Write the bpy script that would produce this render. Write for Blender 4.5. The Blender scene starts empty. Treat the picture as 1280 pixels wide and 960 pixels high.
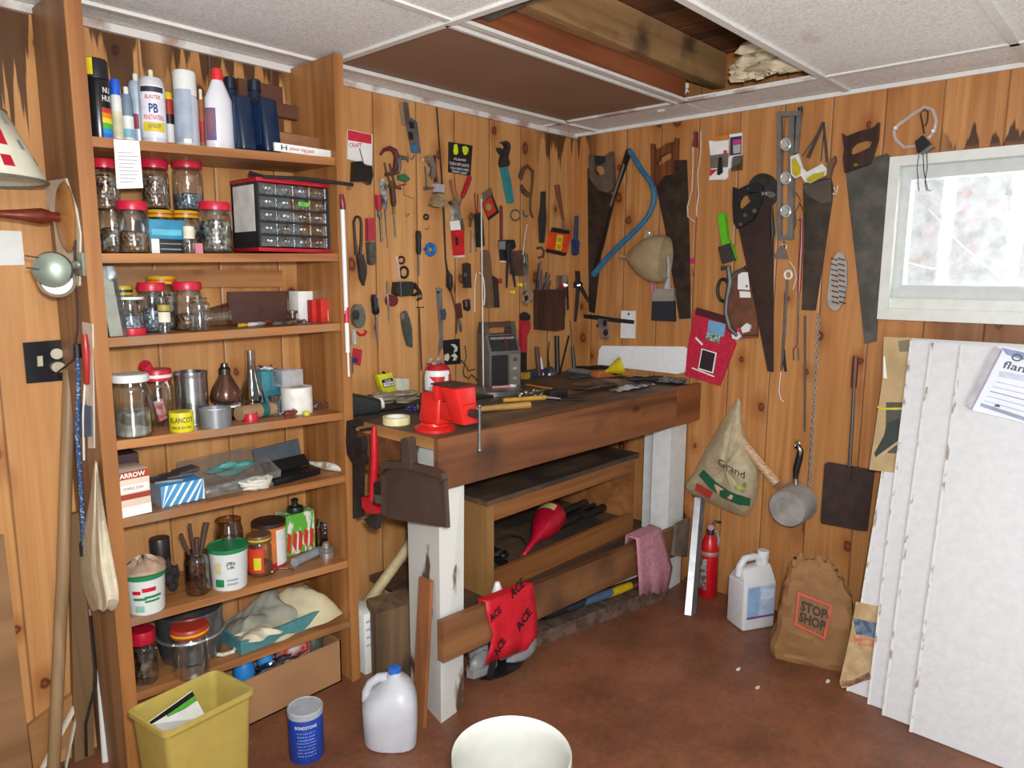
WORLD_E = .42; FLASH_E = 48; FILL_E = 24; DAY_E = 120; WIN_E = 8; EXPO = 0.0; CEIL_FILL_E = 14
import bpy, bmesh, math, random
from mathutils import Vector as V, Matrix
random.seed(7)
PI = math.pi
SC = bpy.context.scene
COL = SC.collection
# ------------------------------------------------------------------ camera
F = 898.7
CAM = V((-2.9088, -2.2669, 1.42))
YAW, PIT, ROL = .8264, .1512, -.005
fw = V((math.sin(YAW)*math.cos(PIT), math.cos(YAW)*math.cos(PIT), -math.sin(PIT)))
rt = fw.cross(V((0, 0, 1))).normalized()
dn = fw.cross(rt)
rt, dn = rt*math.cos(ROL)+dn*math.sin(ROL), dn*math.cos(ROL)-rt*math.sin(ROL)
cd = bpy.data.cameras.new('camera'); cam = bpy.data.objects.new('camera', cd); COL.objects.link(cam)
cd.sensor_width = 36; cd.lens = F/1280*36; cd.clip_start = .05
mw = Matrix((rt, -dn, -fw)).transposed().to_4x4(); mw.translation = CAM
cam.matrix_world = mw
SC.camera = cam
ZC = 2.097
KX = (0, 0, 1)
def K(ox=0, oy=0, s=1):
    global KX
    KX = (ox, oy, s)
def ray(px, py): return rt*((px-640)/F)+dn*((py-480)/F)+fw
def hit(px, py, ax, val):
    d = ray(px, py)
    return CAM+d*((val-CAM[ax])/d[ax])
def proj(p):
    q = p-CAM; z = q.dot(fw)
    return 640+F*q.dot(rt)/z, 480+F*q.dot(dn)/z, z
def k2(p): return KX[0]+p[0]/KX[2], KX[1]+p[1]/KX[2]
def A(p, off=0): return hit(*k2(p), 1, -off)
def B(p, off=0): return hit(*k2(p), 0, -off)
WN = {'A': V((0, -1, 0)), 'B': V((-1, 0, 0))}
def wp(w, p, off): return A(p, off) if w == 'A' else B(p, off)
# ------------------------------------------------------------------ materials
def lin(c): return c/12.92 if c <= .04045 else ((c+.055)/1.055)**2.4
def rgb(h): return tuple(lin(int(h[i:i+2], 16)/255) for i in (0, 2, 4))+(1,)
MC = {}
def newmat(n):
    m = bpy.data.materials.new(n); m.use_nodes = True
    nt = m.node_tree
    for x in list(nt.nodes): nt.nodes.remove(x)
    out = nt.nodes.new('ShaderNodeOutputMaterial')
    def nd(t, **kw):
        x = nt.nodes.new('ShaderNode'+t)
        for k, v in kw.items():
            if k.startswith('i_'):
                k = k[2:]
                x.inputs[int(k) if k.isdigit() else k.replace('_', ' ')].default_value = v
            else: setattr(x, k, v)
        return x
    return m, nt, nd, nt.links.new, out
def M(h, rough=.5, metal=0., noise=.12, scale=25., bump=0., h2=None, lo=.4, hi=.65, stretch=(1, 1, 1), spec=.5):
    key = (h, rough, metal, noise, scale, bump, h2, lo, hi, stretch)
    if key in MC: return MC[key]
    m, nt, nd, ln, out = newmat('paint_'+h)
    b = nd('BsdfPrincipled', i_Roughness=rough, i_Metallic=metal)
    b.inputs['Specular IOR Level'].default_value = spec
    tc = nd('TexCoord'); mp = nd('Mapping'); mp.inputs['Scale'].default_value = stretch
    n = nd('TexNoise', i_Scale=scale, i_Detail=5.)
    ln(tc.outputs['Object'], mp.inputs[0]); ln(mp.outputs[0], n.inputs['Vector'])
    r = nd('ValToRGB')
    c = rgb(h)
    if h2: a, z = c, rgb(h2)
    else:
        a = tuple(x*(1-noise*1.6) for x in c[:3])+(1,); z = tuple(min(1, x*(1+noise)) for x in c[:3])+(1,)
    r.color_ramp.elements[0].position = lo if h2 else .3; r.color_ramp.elements[0].color = a
    r.color_ramp.elements[1].position = hi if h2 else .7; r.color_ramp.elements[1].color = z
    ln(n.outputs['Fac'], r.inputs[0]); ln(r.outputs[0], b.inputs['Base Color'])
    if bump:
        bp = nd('Bump', i_Strength=bump, i_Distance=.004); ln(n.outputs['Fac'], bp.inputs['Height']); ln(bp.outputs[0], b.inputs['Normal'])
    ln(b.outputs[0], out.inputs[0])
    MC[key] = m
    return m
def glass(h='e8ece8', k=.18, rough=.04):
    key = ('glass', h, k)
    if key in MC: return MC[key]
    m, nt, nd, ln, out = newmat('glass_'+h)
    t = nd('BsdfTransparent'); t.inputs[0].default_value = rgb(h)
    g = nd('BsdfGlossy', i_Roughness=rough); g.inputs[0].default_value = (.9, .92, .92, 1)
    n = nd('TexNoise', i_Scale=14., i_Detail=2.); tc = nd('TexCoord'); ln(tc.outputs['Object'], n.inputs['Vector'])
    bp = nd('Bump', i_Strength=.25, i_Distance=.01); ln(n.outputs['Fac'], bp.inputs['Height']); ln(bp.outputs[0], g.inputs['Normal'])
    lw = nd('LayerWeight', i_Blend=.35); mm = nd('MapRange'); mm.inputs[3].default_value = k*.5; mm.inputs[4].default_value = min(1, k*3.5)
    ln(lw.outputs['Facing'], mm.inputs[0])
    mx = nd('MixShader'); ln(mm.outputs[0], mx.inputs[0]); ln(t.outputs[0], mx.inputs[1]); ln(g.outputs[0], mx.inputs[2])
    ln(mx.outputs[0], out.inputs[0]); MC[key] = m
    return m
def haze(h, alpha, rough=.5, bump=.4):
    key = ('haze', h, alpha, bump)
    if key in MC: return MC[key]
    m, nt, nd, ln, out = newmat('cloudy_'+h)
    t = nd('BsdfTransparent'); b = nd('BsdfPrincipled', i_Roughness=rough); b.inputs['Base Color'].default_value = rgb(h)
    n = nd('TexNoise', i_Scale=22., i_Detail=4.); tc = nd('TexCoord'); ln(tc.outputs['Object'], n.inputs['Vector'])
    mr = nd('MapRange'); mr.inputs[1].default_value = .3; mr.inputs[2].default_value = .7
    va = .15 if bump > .06 else .04; mr.inputs[3].default_value = max(0, alpha-va); mr.inputs[4].default_value = min(1, alpha+va); ln(n.outputs['Fac'], mr.inputs[0])
    bp = nd('Bump', i_Strength=bump, i_Distance=.01); ln(n.outputs['Fac'], bp.inputs['Height']); ln(bp.outputs[0], b.inputs['Normal'])
    mx = nd('MixShader'); ln(mr.outputs[0], mx.inputs[0]); ln(t.outputs[0], mx.inputs[1]); ln(b.outputs[0], mx.inputs[2])
    ln(mx.outputs[0], out.inputs[0]); MC[key] = m
    return m
def speck(cols, scale=120., rough=.35, metal=.3, name='mixed_bits'):
    """little bits of several colours (screws in a jar, gravel)"""
    key = ('speck', tuple(cols), scale, rough, metal)
    if key in MC: return MC[key]
    m, nt, nd, ln, out = newmat(name)
    b = nd('BsdfPrincipled', i_Roughness=rough, i_Metallic=metal)
    tc = nd('TexCoord'); v = nd('TexVoronoi', i_Scale=scale); ln(tc.outputs['Object'], v.inputs['Vector'])
    sp = nd('SeparateColor'); ln(v.outputs['Color'], sp.inputs[0])
    r = nd('ValToRGB'); r.color_ramp.interpolation = 'CONSTANT'
    el = r.color_ramp.elements
    while len(el) < len(cols): el.new(.5)
    for i, c in enumerate(cols):
        el[i].position = i/len(cols); el[i].color = rgb(c)
    ln(sp.outputs[0], r.inputs[0])
    mu = nd('MixRGB', blend_type='MULTIPLY'); mu.inputs[0].default_value = .8
    mr = nd('MapRange'); mr.inputs[2].default_value = .5/scale*40*.02+.4; mr.inputs[3].default_value = 1; mr.inputs[4].default_value = .35
    ln(v.outputs['Distance'], mr.inputs[0]); ln(r.outputs[0], mu.inputs[1]); ln(mr.outputs[0], mu.inputs[2])
    ln(mu.outputs[0], b.inputs['Base Color'])
    bp = nd('Bump', i_Strength=.8, i_Distance=.004); ln(v.outputs['Distance'], bp.inputs['Height']); ln(bp.outputs[0], b.inputs['Normal'])
    ln(b.outputs[0], out.inputs[0]); MC[key] = m
    return m
def wood(c1, c2, axis=0, sc=1., knots=True, rough=.5, dirt=None, dirt_lo=.5, dirt_hi=.7, cut=.84):
    key = ('wood', c1, c2, axis, sc, knots, dirt, dirt_lo, dirt_hi)
    if key in MC: return MC[key]
    m, nt, nd, ln, out = newmat('timber_'+c1)
    b = nd('BsdfPrincipled', i_Roughness=rough); tc = nd('TexCoord'); mp = nd('Mapping')
    s = [22*sc]*3; s[axis] = 1.3*sc
    mp.inputs['Scale'].default_value = s; ln(tc.outputs['Object'], mp.inputs[0])
    n = nd('TexNoise', i_Scale=1., i_Detail=6., i_Distortion=.8); ln(mp.outputs[0], n.inputs['Vector'])
    r = nd('ValToRGB'); r.color_ramp.elements[0].position = .32; r.color_ramp.elements[1].position = .68
    r.color_ramp.elements[0].color = rgb(c2); r.color_ramp.elements[1].color = rgb(c1)
    ln(n.outputs['Fac'], r.inputs[0]); last = r.outputs[0]
    if knots:
        mp2 = nd('Mapping'); s2 = [6.5]*3; s2[axis] = 3.2; mp2.inputs['Scale'].default_value = s2; ln(tc.outputs['Object'], mp2.inputs[0])
        vo = nd('TexVoronoi', i_Scale=1.); ln(mp2.outputs[0], vo.inputs['Vector'])
        kr = nd('ValToRGB'); e = kr.color_ramp.elements
        e[0].position = .03; e[0].color = (.25, .12, .06, 1); e[1].position = .13; e[1].color = (1, 1, 1, 1)
        ln(vo.outputs['Distance'], kr.inputs[0])
        mu = nd('MixRGB', blend_type='MULTIPLY')
        sp = nd('SeparateColor'); ln(vo.outputs['Color'], sp.inputs[0])
        gt = nd('Math', operation='GREATER_THAN'); gt.inputs[1].default_value = .5; ln(sp.outputs[0], gt.inputs[0])
        ln(gt.outputs[0], mu.inputs[0]); ln(last, mu.inputs[1]); ln(kr.outputs[0], mu.inputs[2]); last = mu.outputs[0]
    if dirt:
        n2 = nd('TexNoise', i_Scale=5., i_Detail=7.); ln(tc.outputs['Object'], n2.inputs['Vector'])
        mr = nd('MapRange'); mr.inputs[1].default_value = dirt_lo; mr.inputs[2].default_value = dirt_hi; ln(n2.outputs['Fac'], mr.inputs[0])
        mx = nd('MixRGB'); mx.inputs[2].default_value = rgb(dirt); ln(mr.outputs[0], mx.inputs[0]); ln(last, mx.inputs[1]); last = mx.outputs[0]
    ln(last, b.inputs['Base Color'])
    bp = nd('Bump', i_Strength=.15, i_Distance=.003); ln(n.outputs['Fac'], bp.inputs['Height']); ln(bp.outputs[0], b.inputs['Normal'])
    ln(b.outputs[0], out.inputs[0]); MC[key] = m
    return m
def boards(u_axis, c1, c2, c3, bw, seed, stain, sill=()):
    """vertical tongue-and-groove knotty pine boards; u runs along the wall"""
    m, nt, nd, ln, out = newmat('knotty_pine_boards')
    b = nd('BsdfPrincipled', i_Roughness=.42); b.inputs['Specular IOR Level'].default_value = .35
    tc = nd('TexCoord'); s = nd('SeparateXYZ'); ln(tc.outputs['Object'], s.inputs[0])
    u, z = s.outputs[u_axis], s.outputs[2]
    def mth(op, a, c=None, clamp=False):
        x = nd('Math', operation=op); x.use_clamp = clamp
        for i, q in enumerate((a, c)):
            if q is None: continue
            if isinstance(q, (int, float)): x.inputs[i].default_value = q
            else: ln(q, x.inputs[i])
        return x.outputs[0]
    def comb(x, y, w):
        c = nd('CombineXYZ')
        for i, q in enumerate((x, y, w)):
            if isinstance(q, (int, float)): c.inputs[i].default_value = q
            else: ln(q, c.inputs[i])
        return c.outputs[0]
    def mrange(v, a, bb, c, d):
        x = nd('MapRange'); ln(v, x.inputs[0])
        for i, q in enumerate((a, bb, c, d)): x.inputs[i+1].default_value = q
        return x.outputs[0]
    def mixc(fac, a, bb, mode='MIX'):
        x = nd('MixRGB', blend_type=mode)
        for i, q in enumerate((fac, a, bb)):
            if isinstance(q, (int, float)): x.inputs[i].default_value = q
            elif isinstance(q, tuple): x.inputs[i].default_value = q
            else: ln(q, x.inputs[i])
        return x.outputs[0]
    ub = mth('DIVIDE', mth('ADD', u, 10.+seed*.01), bw)
    idx = mth('FLOOR', ub); fr = mth('FRACT', ub)
    wn = nd('TexWhiteNoise', noise_dimensions='1D'); ln(mth('ADD', idx, seed), wn.inputs['W'])
    rnd = wn.outputs['Value']
    sh = mth('MULTIPLY', rnd, 37.)
    n = nd('TexNoise', i_Scale=1., i_Detail=7., i_Distortion=1.2, i_Roughness=.6); ln(comb(mth('MULTIPLY', u, 16.), mth('ADD', mth('MULTIPLY', z, .8), sh), rnd), n.inputs['Vector'])
    n2 = nd('TexNoise', i_Scale=1., i_Detail=3., i_Distortion=.6); ln(comb(mth('MULTIPLY', u, 70.), mth('ADD', mth('MULTIPLY', z, 1.6), sh), 3.), n2.inputs['Vector'])
    r = nd('ValToRGB'); e = r.color_ramp.elements
    e[0].position = .3; e[0].color = rgb(c2); e[1].position = .62; e[1].color = rgb(c1)
    ln(n.outputs['Fac'], r.inputs[0])
    col = mixc(mrange(n2.outputs['Fac'], .35, .7, 0, .38), r.outputs[0], rgb(c2))
    col = mixc(mrange(rnd, 0, 1, 0, .6), col, mixc(.55, col, rgb(c3)))
    # knots
    vo = nd('TexVoronoi', voronoi_dimensions='2D', i_Scale=1.)
    wob = nd('TexNoise', i_Scale=20., i_Detail=2.); ln(tc.outputs['Object'], wob.inputs['Vector'])
    ln(comb(mth('ADD', mth('MULTIPLY', u, 4.6), mth('MULTIPLY', wob.outputs['Fac'], .12)), mth('ADD', mth('MULTIPLY', z, 3.4), sh), 0.), vo.inputs['Vector'])
    sp = nd('SeparateColor'); ln(vo.outputs['Color'], sp.inputs[0])
    on = mth('GREATER_THAN', sp.outputs[0], .34)
    size = mrange(sp.outputs[1], 0, 1, .9, 2.3)
    dd = mth('DIVIDE', vo.outputs['Distance'], size)
    halo = mth('MULTIPLY', mrange(dd, .05, .19, .55, 0), on)
    col = mixc(halo, col, rgb('8a4a1e'))
    core = mth('MULTIPLY', mrange(dd, .030, .052, .95, 0), on)
    col = mixc(core, col, mixc(mrange(dd, .0, .034, 0, 1), rgb('9a5230'), rgb('3a1a10')))
    # water stains running down from the ceiling
    sn = nd('TexNoise', i_Scale=1., i_Detail=4.); ln(comb(mth('MULTIPLY', u, 26.), mth('MULTIPLY', z, .35), 5.), sn.inputs['Vector'])
    big = nd('TexNoise', i_Scale=1., i_Detail=1.); ln(comb(mth('MULTIPLY', u, 2.3), 0., seed), big.inputs['Vector'])
    dist = mth('SUBTRACT', ZC, z)
    mask = 0
    for (u0, u1, depth) in stain:
        w = mth('MULTIPLY', mrange(u, u0-.05, u0+.05, 0, 1), mrange(u, u1-.05, u1+.05, 1, 0))
        ln_ = mth('MULTIPLY', mrange(sn.outputs['Fac'], .36, .7, .0, 1), depth)
        mk = mth('MULTIPLY', mrange(mth('SUBTRACT', dist, ln_), -.03, .0, .85, 0), w)
        mask = mk if mask == 0 else mth('MAXIMUM', mask, mk)
    for (u0, u1, zz) in sill:   # damp marks creeping up from a window head
        w = mth('MULTIPLY', mrange(u, u0-.05, u0+.05, 0, 1), mrange(u, u1-.05, u1+.05, 1, 0))
        hh = mth('SUBTRACT', mth('SUBTRACT', z, zz), mth('MULTIPLY', mrange(sn.outputs['Fac'], .42, .72, 0, 1), .12))
        up = mth('MULTIPLY', mrange(hh, -.012, .0, .9, 0), mrange(z, zz, zz+.02, .5, 1))
        mask = mth('MAXIMUM', mask, mth('MULTIPLY', up, w))
    if mask != 0: col = mixc(mask, col, rgb('2b150d'))
    # grooves between boards
    gr = mth('MINIMUM', fr, mth('SUBTRACT', 1., fr))
    gm = mrange(gr, .006, .02, .55, 0)
    col = mixc(gm, col, rgb('4a2812'))
    ln(col, b.inputs['Base Color'])
    hgt = mth('ADD', mrange(gr, .0, .03, 0, 1), mth('MULTIPLY', n2.outputs['Fac'], .06))
    bp = nd('Bump', i_Strength=.5, i_Distance=.006); ln(hgt, bp.inputs['Height']); ln(bp.outputs[0], b.inputs['Normal'])
    ln(b.outputs[0], out.inputs[0])
    return m
# ------------------------------------------------------------------ mesh building
ORG = {}
class MB:
    def __init__(s): s.v = []; s.f = []
    def add(s, vs, fs):
        o = len(s.v); s.v += [V(x) for x in vs]; s.f += [[i+o for i in f] for f in fs]; return s
    def hexa(s, p):
        return s.add(p, [(0, 3, 2, 1), (4, 5, 6, 7), (0, 1, 5, 4), (1, 2, 6, 5), (2, 3, 7, 6), (3, 0, 4, 7)])
    def box(s, x0, x1, y0, y1, z0, z1):
        return s.hexa([(x0, y0, z0), (x1, y0, z0), (x1, y1, z0), (x0, y1, z0), (x0, y0, z1), (x1, y0, z1), (x1, y1, z1), (x0, y1, z1)])
    def obox(s, c, a, b, d):
        c, a, b, d = V(c), V(a), V(b), V(d)
        return s.hexa([c-a-b-d, c+a-b-d, c+a+b-d, c-a+b-d, c-a-b+d, c+a-b+d, c+a+b+d, c-a+b+d])
    def prism(s, pts, d):
        n = len(pts); d = V(d); pts = [V(p) for p in pts]
        return s.add(pts+[p+d for p in pts], [list(range(n))[::-1], list(range(n, 2*n))]+[(i, (i+1) % n, n+(i+1) % n, n+i) for i in range(n)])
    def holed(s, pts, holes, d):
        d = V(d); bm = bmesh.new(); loops = []; ed = []
        for lp in [pts]+holes:
            vs = [bm.verts.new(p) for p in lp]; loops.append(vs)
            ed += [bm.edges.new((vs[i-1], vs[i])) for i in range(len(vs))]
        bmesh.ops.triangle_fill(bm, edges=ed, use_beauty=True, use_dissolve=False)
        bm.verts.index_update(); al = [v.co.copy() for v in bm.verts]; n = len(al)
        fs = [[v.index for v in f.verts] for f in bm.faces]; out = [f[::-1] for f in fs]+[[i+n for i in f] for f in fs]
        for vs in loops:
            for i in range(len(vs)): a, b = vs[i-1].index, vs[i].index; out.append([a, b, b+n, a+n])
        bm.free(); return s.add(al+[p+d for p in al], out)
    def tube(s, pts, r, n=8, closed=False, cap=True):
        pts = [V(p) for p in pts]; m = len(pts)
        if not isinstance(r, (list, tuple)): r = [r]*m
        vs = []; prev = None
        for i, p in enumerate(pts):
            if closed: t = pts[(i+1) % m]-pts[i-1]
            else: t = pts[min(i+1, m-1)]-pts[max(i-1, 0)]
            if t.length < 1e-9: t = V((0, 0, 1))
            t.normalize()
            if prev is None:
                a = V((0, 0, 1)) if abs(t.z) < .9 else V((1, 0, 0))
                x = t.cross(a).normalized()
            else:
                x = prev-t*prev.dot(t)
                x = x.normalized() if x.length > 1e-6 else t.orthogonal().normalized()
            prev = x; y = t.cross(x)
            for j in range(n):
                an = 2*PI*j/n; vs.append(p+(x*math.cos(an)+y*math.sin(an))*r[i])
        fs = []
        for i in range(m if closed else m-1):
            for j in range(n):
                a, b = i*n+j, i*n+(j+1) % n; c = ((i+1) % m)*n
                fs.append((a, b, c+(j+1) % n, c+j))
        if not closed and cap: fs += [list(range(n))[::-1], list(range((m-1)*n, m*n))]
        return s.add(vs, fs)
    def lathe(s, o, prof, n=24, ax=None, sq=None, cap=True, a0=0.):
        """prof: (radius, height) pairs; ax: axis; sq: (sx, sy) squash"""
        o = V(o); z = V(ax).normalized() if ax else V((0, 0, 1))
        x = V((1, 0, 0)) if abs(z.z) > .9 else V((0, 0, 1)).cross(z).normalized()
        y = z.cross(x); sx, sy = sq or (1, 1)
        vs = []; fs = []
        for (r, h) in prof:
            for j in range(n):
                an = 2*PI*j/n+a0; vs.append(o+z*h+x*(math.cos(an)*r*sx)+y*(math.sin(an)*r*sy))
        for i in range(len(prof)-1):
            for j in range(n): fs.append((i*n+j, i*n+(j+1) % n, (i+1)*n+(j+1) % n, (i+1)*n+j))
        if cap:
            if prof[0][0] > 1e-5: fs.append(list(range(n))[::-1])
            if prof[-1][0] > 1e-5: fs.append(list(range((len(prof)-1)*n, len(prof)*n)))
        return s.add(vs, fs)
    def ball(s, c, r, n=12, jit=0.):
        if not isinstance(r, (tuple, list)): r = (r, r, r)
        vs = []; fs = []; m = max(4, n//2)
        for i in range(m+1):
            th = PI*i/m
            for j in range(n):
                k = 1+random.uniform(-jit, jit)
                vs.append(V(c)+V((math.sin(th)*math.cos(2*PI*j/n)*r[0], math.sin(th)*math.sin(2*PI*j/n)*r[1], math.cos(th)*r[2]))*k)
        for i in range(m):
            for j in range(n): fs.append((i*n+j, (i+1)*n+j, (i+1)*n+(j+1) % n, i*n+(j+1) % n))
        return s.add(vs, fs)
    def grid(s, rows):
        w = len(rows[0]); vs = [p for r in rows for p in r]
        return s.add(vs, [(i*w+j, i*w+j+1, (i+1)*w+j+1, (i+1)*w+j) for i in range(len(rows)-1) for j in range(w-1)])
    def build(s, name, mat, parent=None, bevel=0., sharp=38, solid=0., sub=0, org=None, seg=2):
        if org is None:
            if parent is not None: org = ORG[parent.name]
            else:
                lo = [min(v[i] for v in s.v) for i in range(3)]; hi = [max(v[i] for v in s.v) for i in range(3)]
                org = V(((lo[0]+hi[0])/2, (lo[1]+hi[1])/2, lo[2]))
        me = bpy.data.meshes.new(name); bm = bmesh.new()
        vs = [bm.verts.new(v-org) for v in s.v]
        for f in s.f:
            try: bm.faces.new([vs[i] for i in f])
            except ValueError: pass
        bmesh.ops.remove_doubles(bm, verts=bm.verts, dist=1e-6)
        bmesh.ops.recalc_face_normals(bm, faces=bm.faces)
        if bevel: bmesh.ops.bevel(bm, geom=[e for e in bm.edges if len(e.link_faces) == 2 and e.calc_face_angle(0) > .6], offset=bevel, segments=seg, affect='EDGES', profile=.5)
        bm.to_mesh(me); bm.free()
        me.polygons.foreach_set('use_smooth', [True]*len(me.polygons))
        me.set_sharp_from_angle(angle=math.radians(sharp))
        me.materials.append(mat)
        o = bpy.data.objects.new(name, me); COL.objects.link(o)
        if parent is not None: o.parent = parent
        else: o.location = org
        ORG[o.name] = org
        if solid:
            md = o.modifiers.new('thickness', 'SOLIDIFY'); md.thickness = solid; md.offset = 0
        if sub:
            md = o.modifiers.new('smooth', 'SUBSURF'); md.levels = md.render_levels = sub
        return o
def tag(o, label=None, cat=None, group=None, kind=None):
    if label: o['label'] = label
    if cat: o['category'] = cat
    if group: o['group'] = group
    if kind: o['kind'] = kind
    return o
def thing(name, label, cat, loc, group=None):
    o = bpy.data.objects.new(name, None); COL.objects.link(o); o.location = V(loc); o.empty_display_size = .03
    ORG[o.name] = V(loc)
    return tag(o, label, cat, group)
def one(mb, name, mat, label, cat, group=None, **kw): return tag(mb.build(name, mat, None, **kw), label, cat, group)
def struct(mb, name, mat, label=None, **kw): return tag(mb.build(name, mat, None, org=V((0, 0, 0)), **kw), label, None, None, 'structure')
# ------------------------------------------------------------------ lettering
TXT = {}; BOLD = {'STOP': .035, 'SHOP': .035, 'ACE': .035, 'PB': .03, 'ARROW': .03, 'TITAN': .03}
def glyphs(t):
    if t in TXT: return TXT[t]
    cu = bpy.data.curves.new('t', 'FONT'); cu.body = t; cu.resolution_u = 2; cu.align_x = 'LEFT'; cu.offset = BOLD.get(t, .012)
    o = bpy.data.objects.new('t', cu); COL.objects.link(o)
    dg = bpy.context.evaluated_depsgraph_get(); dg.update()
    me = bpy.data.meshes.new_from_object(o.evaluated_get(dg))
    vs = [v.co.copy() for v in me.vertices]; fs = [list(p.vertices) for p in me.polygons]
    bpy.data.objects.remove(o); bpy.data.curves.remove(cu); bpy.data.meshes.remove(me)
    x0, x1 = min(v.x for v in vs), max(v.x for v in vs); y0, y1 = min(v.y for v in vs), max(v.y for v in vs)
    TXT[t] = ([((v.x-x0)/(x1-x0), (v.y-y0)/max(1e-6, y1-y0)) for v in vs], fs)
    return TXT[t]
def flat_text(mb, t, o, x, y):
    """t in the parallelogram from corner o along x and y"""
    vs, fs = glyphs(t); o, x, y = V(o), V(x), V(y)
    return mb.add([o+x*a+y*b for a, b in vs], fs)
def cyl_text(mb, t, c, r, a_mid, half, z0, z1):
    vs, fs = glyphs(t); c = V(c)
    return mb.add([V((c.x+r*math.cos(a_mid+(2*a-1)*half), c.y+r*math.sin(a_mid+(2*a-1)*half), z0+(z1-z0)*b)) for a, b in vs], fs)
def cyl_patch(mb, c, r, a_mid, half, z0, z1, n=8):
    c = V(c)
    return mb.grid([[V((c.x+r*math.cos(a_mid+(2*i/n-1)*half), c.y+r*math.sin(a_mid+(2*i/n-1)*half), z)) for i in range(n+1)] for z in (z0, z1)])
def face_angle(c): return math.atan2(CAM.y-c[1], CAM.x-c[0])
# ------------------------------------------------------------------ things on the walls
def pxr(r, w, p, off):
    return r/KX[2]*proj(wp(w, p, off))[2]/F
def shape(mb, w, sh):
    k = sh[0]; n = WN[w]
    if k == 'P':
        _, pts, off, th = sh
        if off <= .006: th += off+.0003; off = -.0003
        mb.prism([wp(w, p, off) for p in pts], n*th)
    elif k == 'H':
        _, pts, holes, off, th = sh
        if off <= .006: th += off+.0003; off = -.0003
        mb.holed([wp(w, p, off) for p in pts], [[wp(w, p, off) for p in q] for q in holes], n*th)
    elif k == 'T':
        pts, r, off = sh[1:4]; closed = len(sh) > 4; off = -.0003 if off <= .006 else off
        rr = r if isinstance(r, (list, tuple)) else [r]*len(pts)
        rr = [pxr(q, w, p, off) for q, p in zip(rr, pts)]; m = max(rr)
        mb.tube([wp(w, p, off+m) for p in pts], rr, 8, closed)
    elif k == 'D':
        _, c, rx, ry, off, th = sh
        if off <= .006: th += off+.0003; off = -.0003
        mb.prism([wp(w, (c[0]+rx*math.cos(i*PI/10), c[1]+ry*math.sin(i*PI/10)), off) for i in range(20)], n*th)
    elif k == 'R':
        _, c, rx, ry, r, off = sh; off = -.0003 if off <= .006 else off; r = pxr(r, w, c, off)
        mb.tube([wp(w, (c[0]+rx*math.cos(i*PI/12), c[1]+ry*math.sin(i*PI/12)), off+r) for i in range(24)], r, 8, True)
    elif k == 'X':   # lettering: text, start, end of base line, height
        _, t, p0, p1, h, off = sh
        a, b = wp(w, p0, off), wp(w, p1, off); u = wp(w, (p0[0], p0[1]-h), off)-a
        flat_text(mb, t, a, b-a, u)
def witem(w, name, label, cat, parts, group=None):
    if len(parts) == 1:
        mb = MB()
        for sh in parts[0][2]: shape(mb, w, sh)
        return one(mb, name, parts[0][1], label, cat, group)
    first = parts[0][2][0][1]
    p = first[0] if isinstance(first, list) else first
    o = thing(name, label, cat, wp(w, p, .003), group)
    made = {}
    for q in parts:
        mb = MB()
        for sh in q[2]: shape(mb, w, sh)
        par = made[q[3]] if len(q) > 3 else o
        made[q[0]] = mb.build(q[0], q[1], par)
    return o
# ------------------------------------------------------------------ things standing on planes
XL, XR = -2.266, -1.559
SZL = {1: 1.75, 2: 1.467, 3: 1.254, 4: .984, 5: .771, 6: .49, 7: .27}
SZR = {1: 1.782, 2: 1.484, 3: 1.26, 4: .963, 5: .748, 6: .445, 7: .225}
def pz(k, x):
    if k == 'bench': return .9351
    if k == 'floor': return .0
    if isinstance(k, float): return k
    return SZR[k]+(SZL[k]-SZR[k])*(x-XR)/(XL-XR)
def at_y(k, px, y, dz=0):
    """point on plane k, seen in column px, at depth y"""
    py = 600.
    for _ in range(5):
        p = hit(px, py, 1, y); z = pz(k, p.x)+dz
        py = proj(V((p.x, y, z)))[1]
    return V((p.x, y, z))
def foot(k, px, py):
    z = pz(k, -1.9)
    for _ in range(5):
        p = hit(px, py, 2, z); z = pz(k, p.x)
    return p
def stand(k, pl, pr, pt, pb=None, d=None):
    """centre on plane, radius, height of an upright round thing seen between columns pl..pr (at half its height) with its top at pt"""
    mid = (pl+pr)/2; px = mid
    for _ in range(3):
        if d is not None:
            c = at_y(k, px, -d); dep = proj(c)[2]
            r = (pr-pl)/2*dep/F/math.sqrt(1+((mid-640)/F)**2)
        else:
            f = foot(k, px, pb); dep = proj(f)[2]
            r = (pr-pl)/2*dep/F/math.sqrt(1+((mid-640)/F)**2)
            aw = V((f.x-CAM.x, f.y-CAM.y, 0)).normalized(); c = f+aw*r; c.z = pz(k, c.x)
        dd = ray(mid, pt); t = (V((c.x, c.y, 0))-V((CAM.x, CAM.y, 0))).length/V((dd.x, dd.y, 0)).length
        h = (CAM+dd*t).z-c.z
        px += mid-proj(c+V((0, 0, h/2)))[0]
    return c, r, h
# ================================================================== the room
PINE = ('d8984e', 'b06a2c', '9c5a24')
wallA = boards(0, 'cf9a62', 'b07a46', '9c6636', .205, 3, [(-2.5, -2.2, .62), (-2.26, -1.98, .36), (-1.98, -1.55, .17), (-.26, .02, .22)])
wallB = boards(1, 'c08a54', '9c6434', 'a56c3a', .185, 11, [(-.12, .02, .25)], [(-2.3, -1.62, 1.843)])
mb = MB(); mb.box(-3.4, .12, 0, .12, 0, 2.62); struct(mb, 'wall_back', wallA)
WY0, WY1, WZ0, WZ1 = -2.19, -1.46, 1.275, 1.832
mb = MB()
mb.box(0, .12, WY1, 0, 0, 2.62); mb.box(0, .12, -3., WY0, 0, 2.62); mb.box(0, .12, WY0, WY1, 0, WZ0); mb.box(0, .12, WY0, WY1, WZ1, 2.62)
struct(mb, 'wall_right', wallB)
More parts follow.
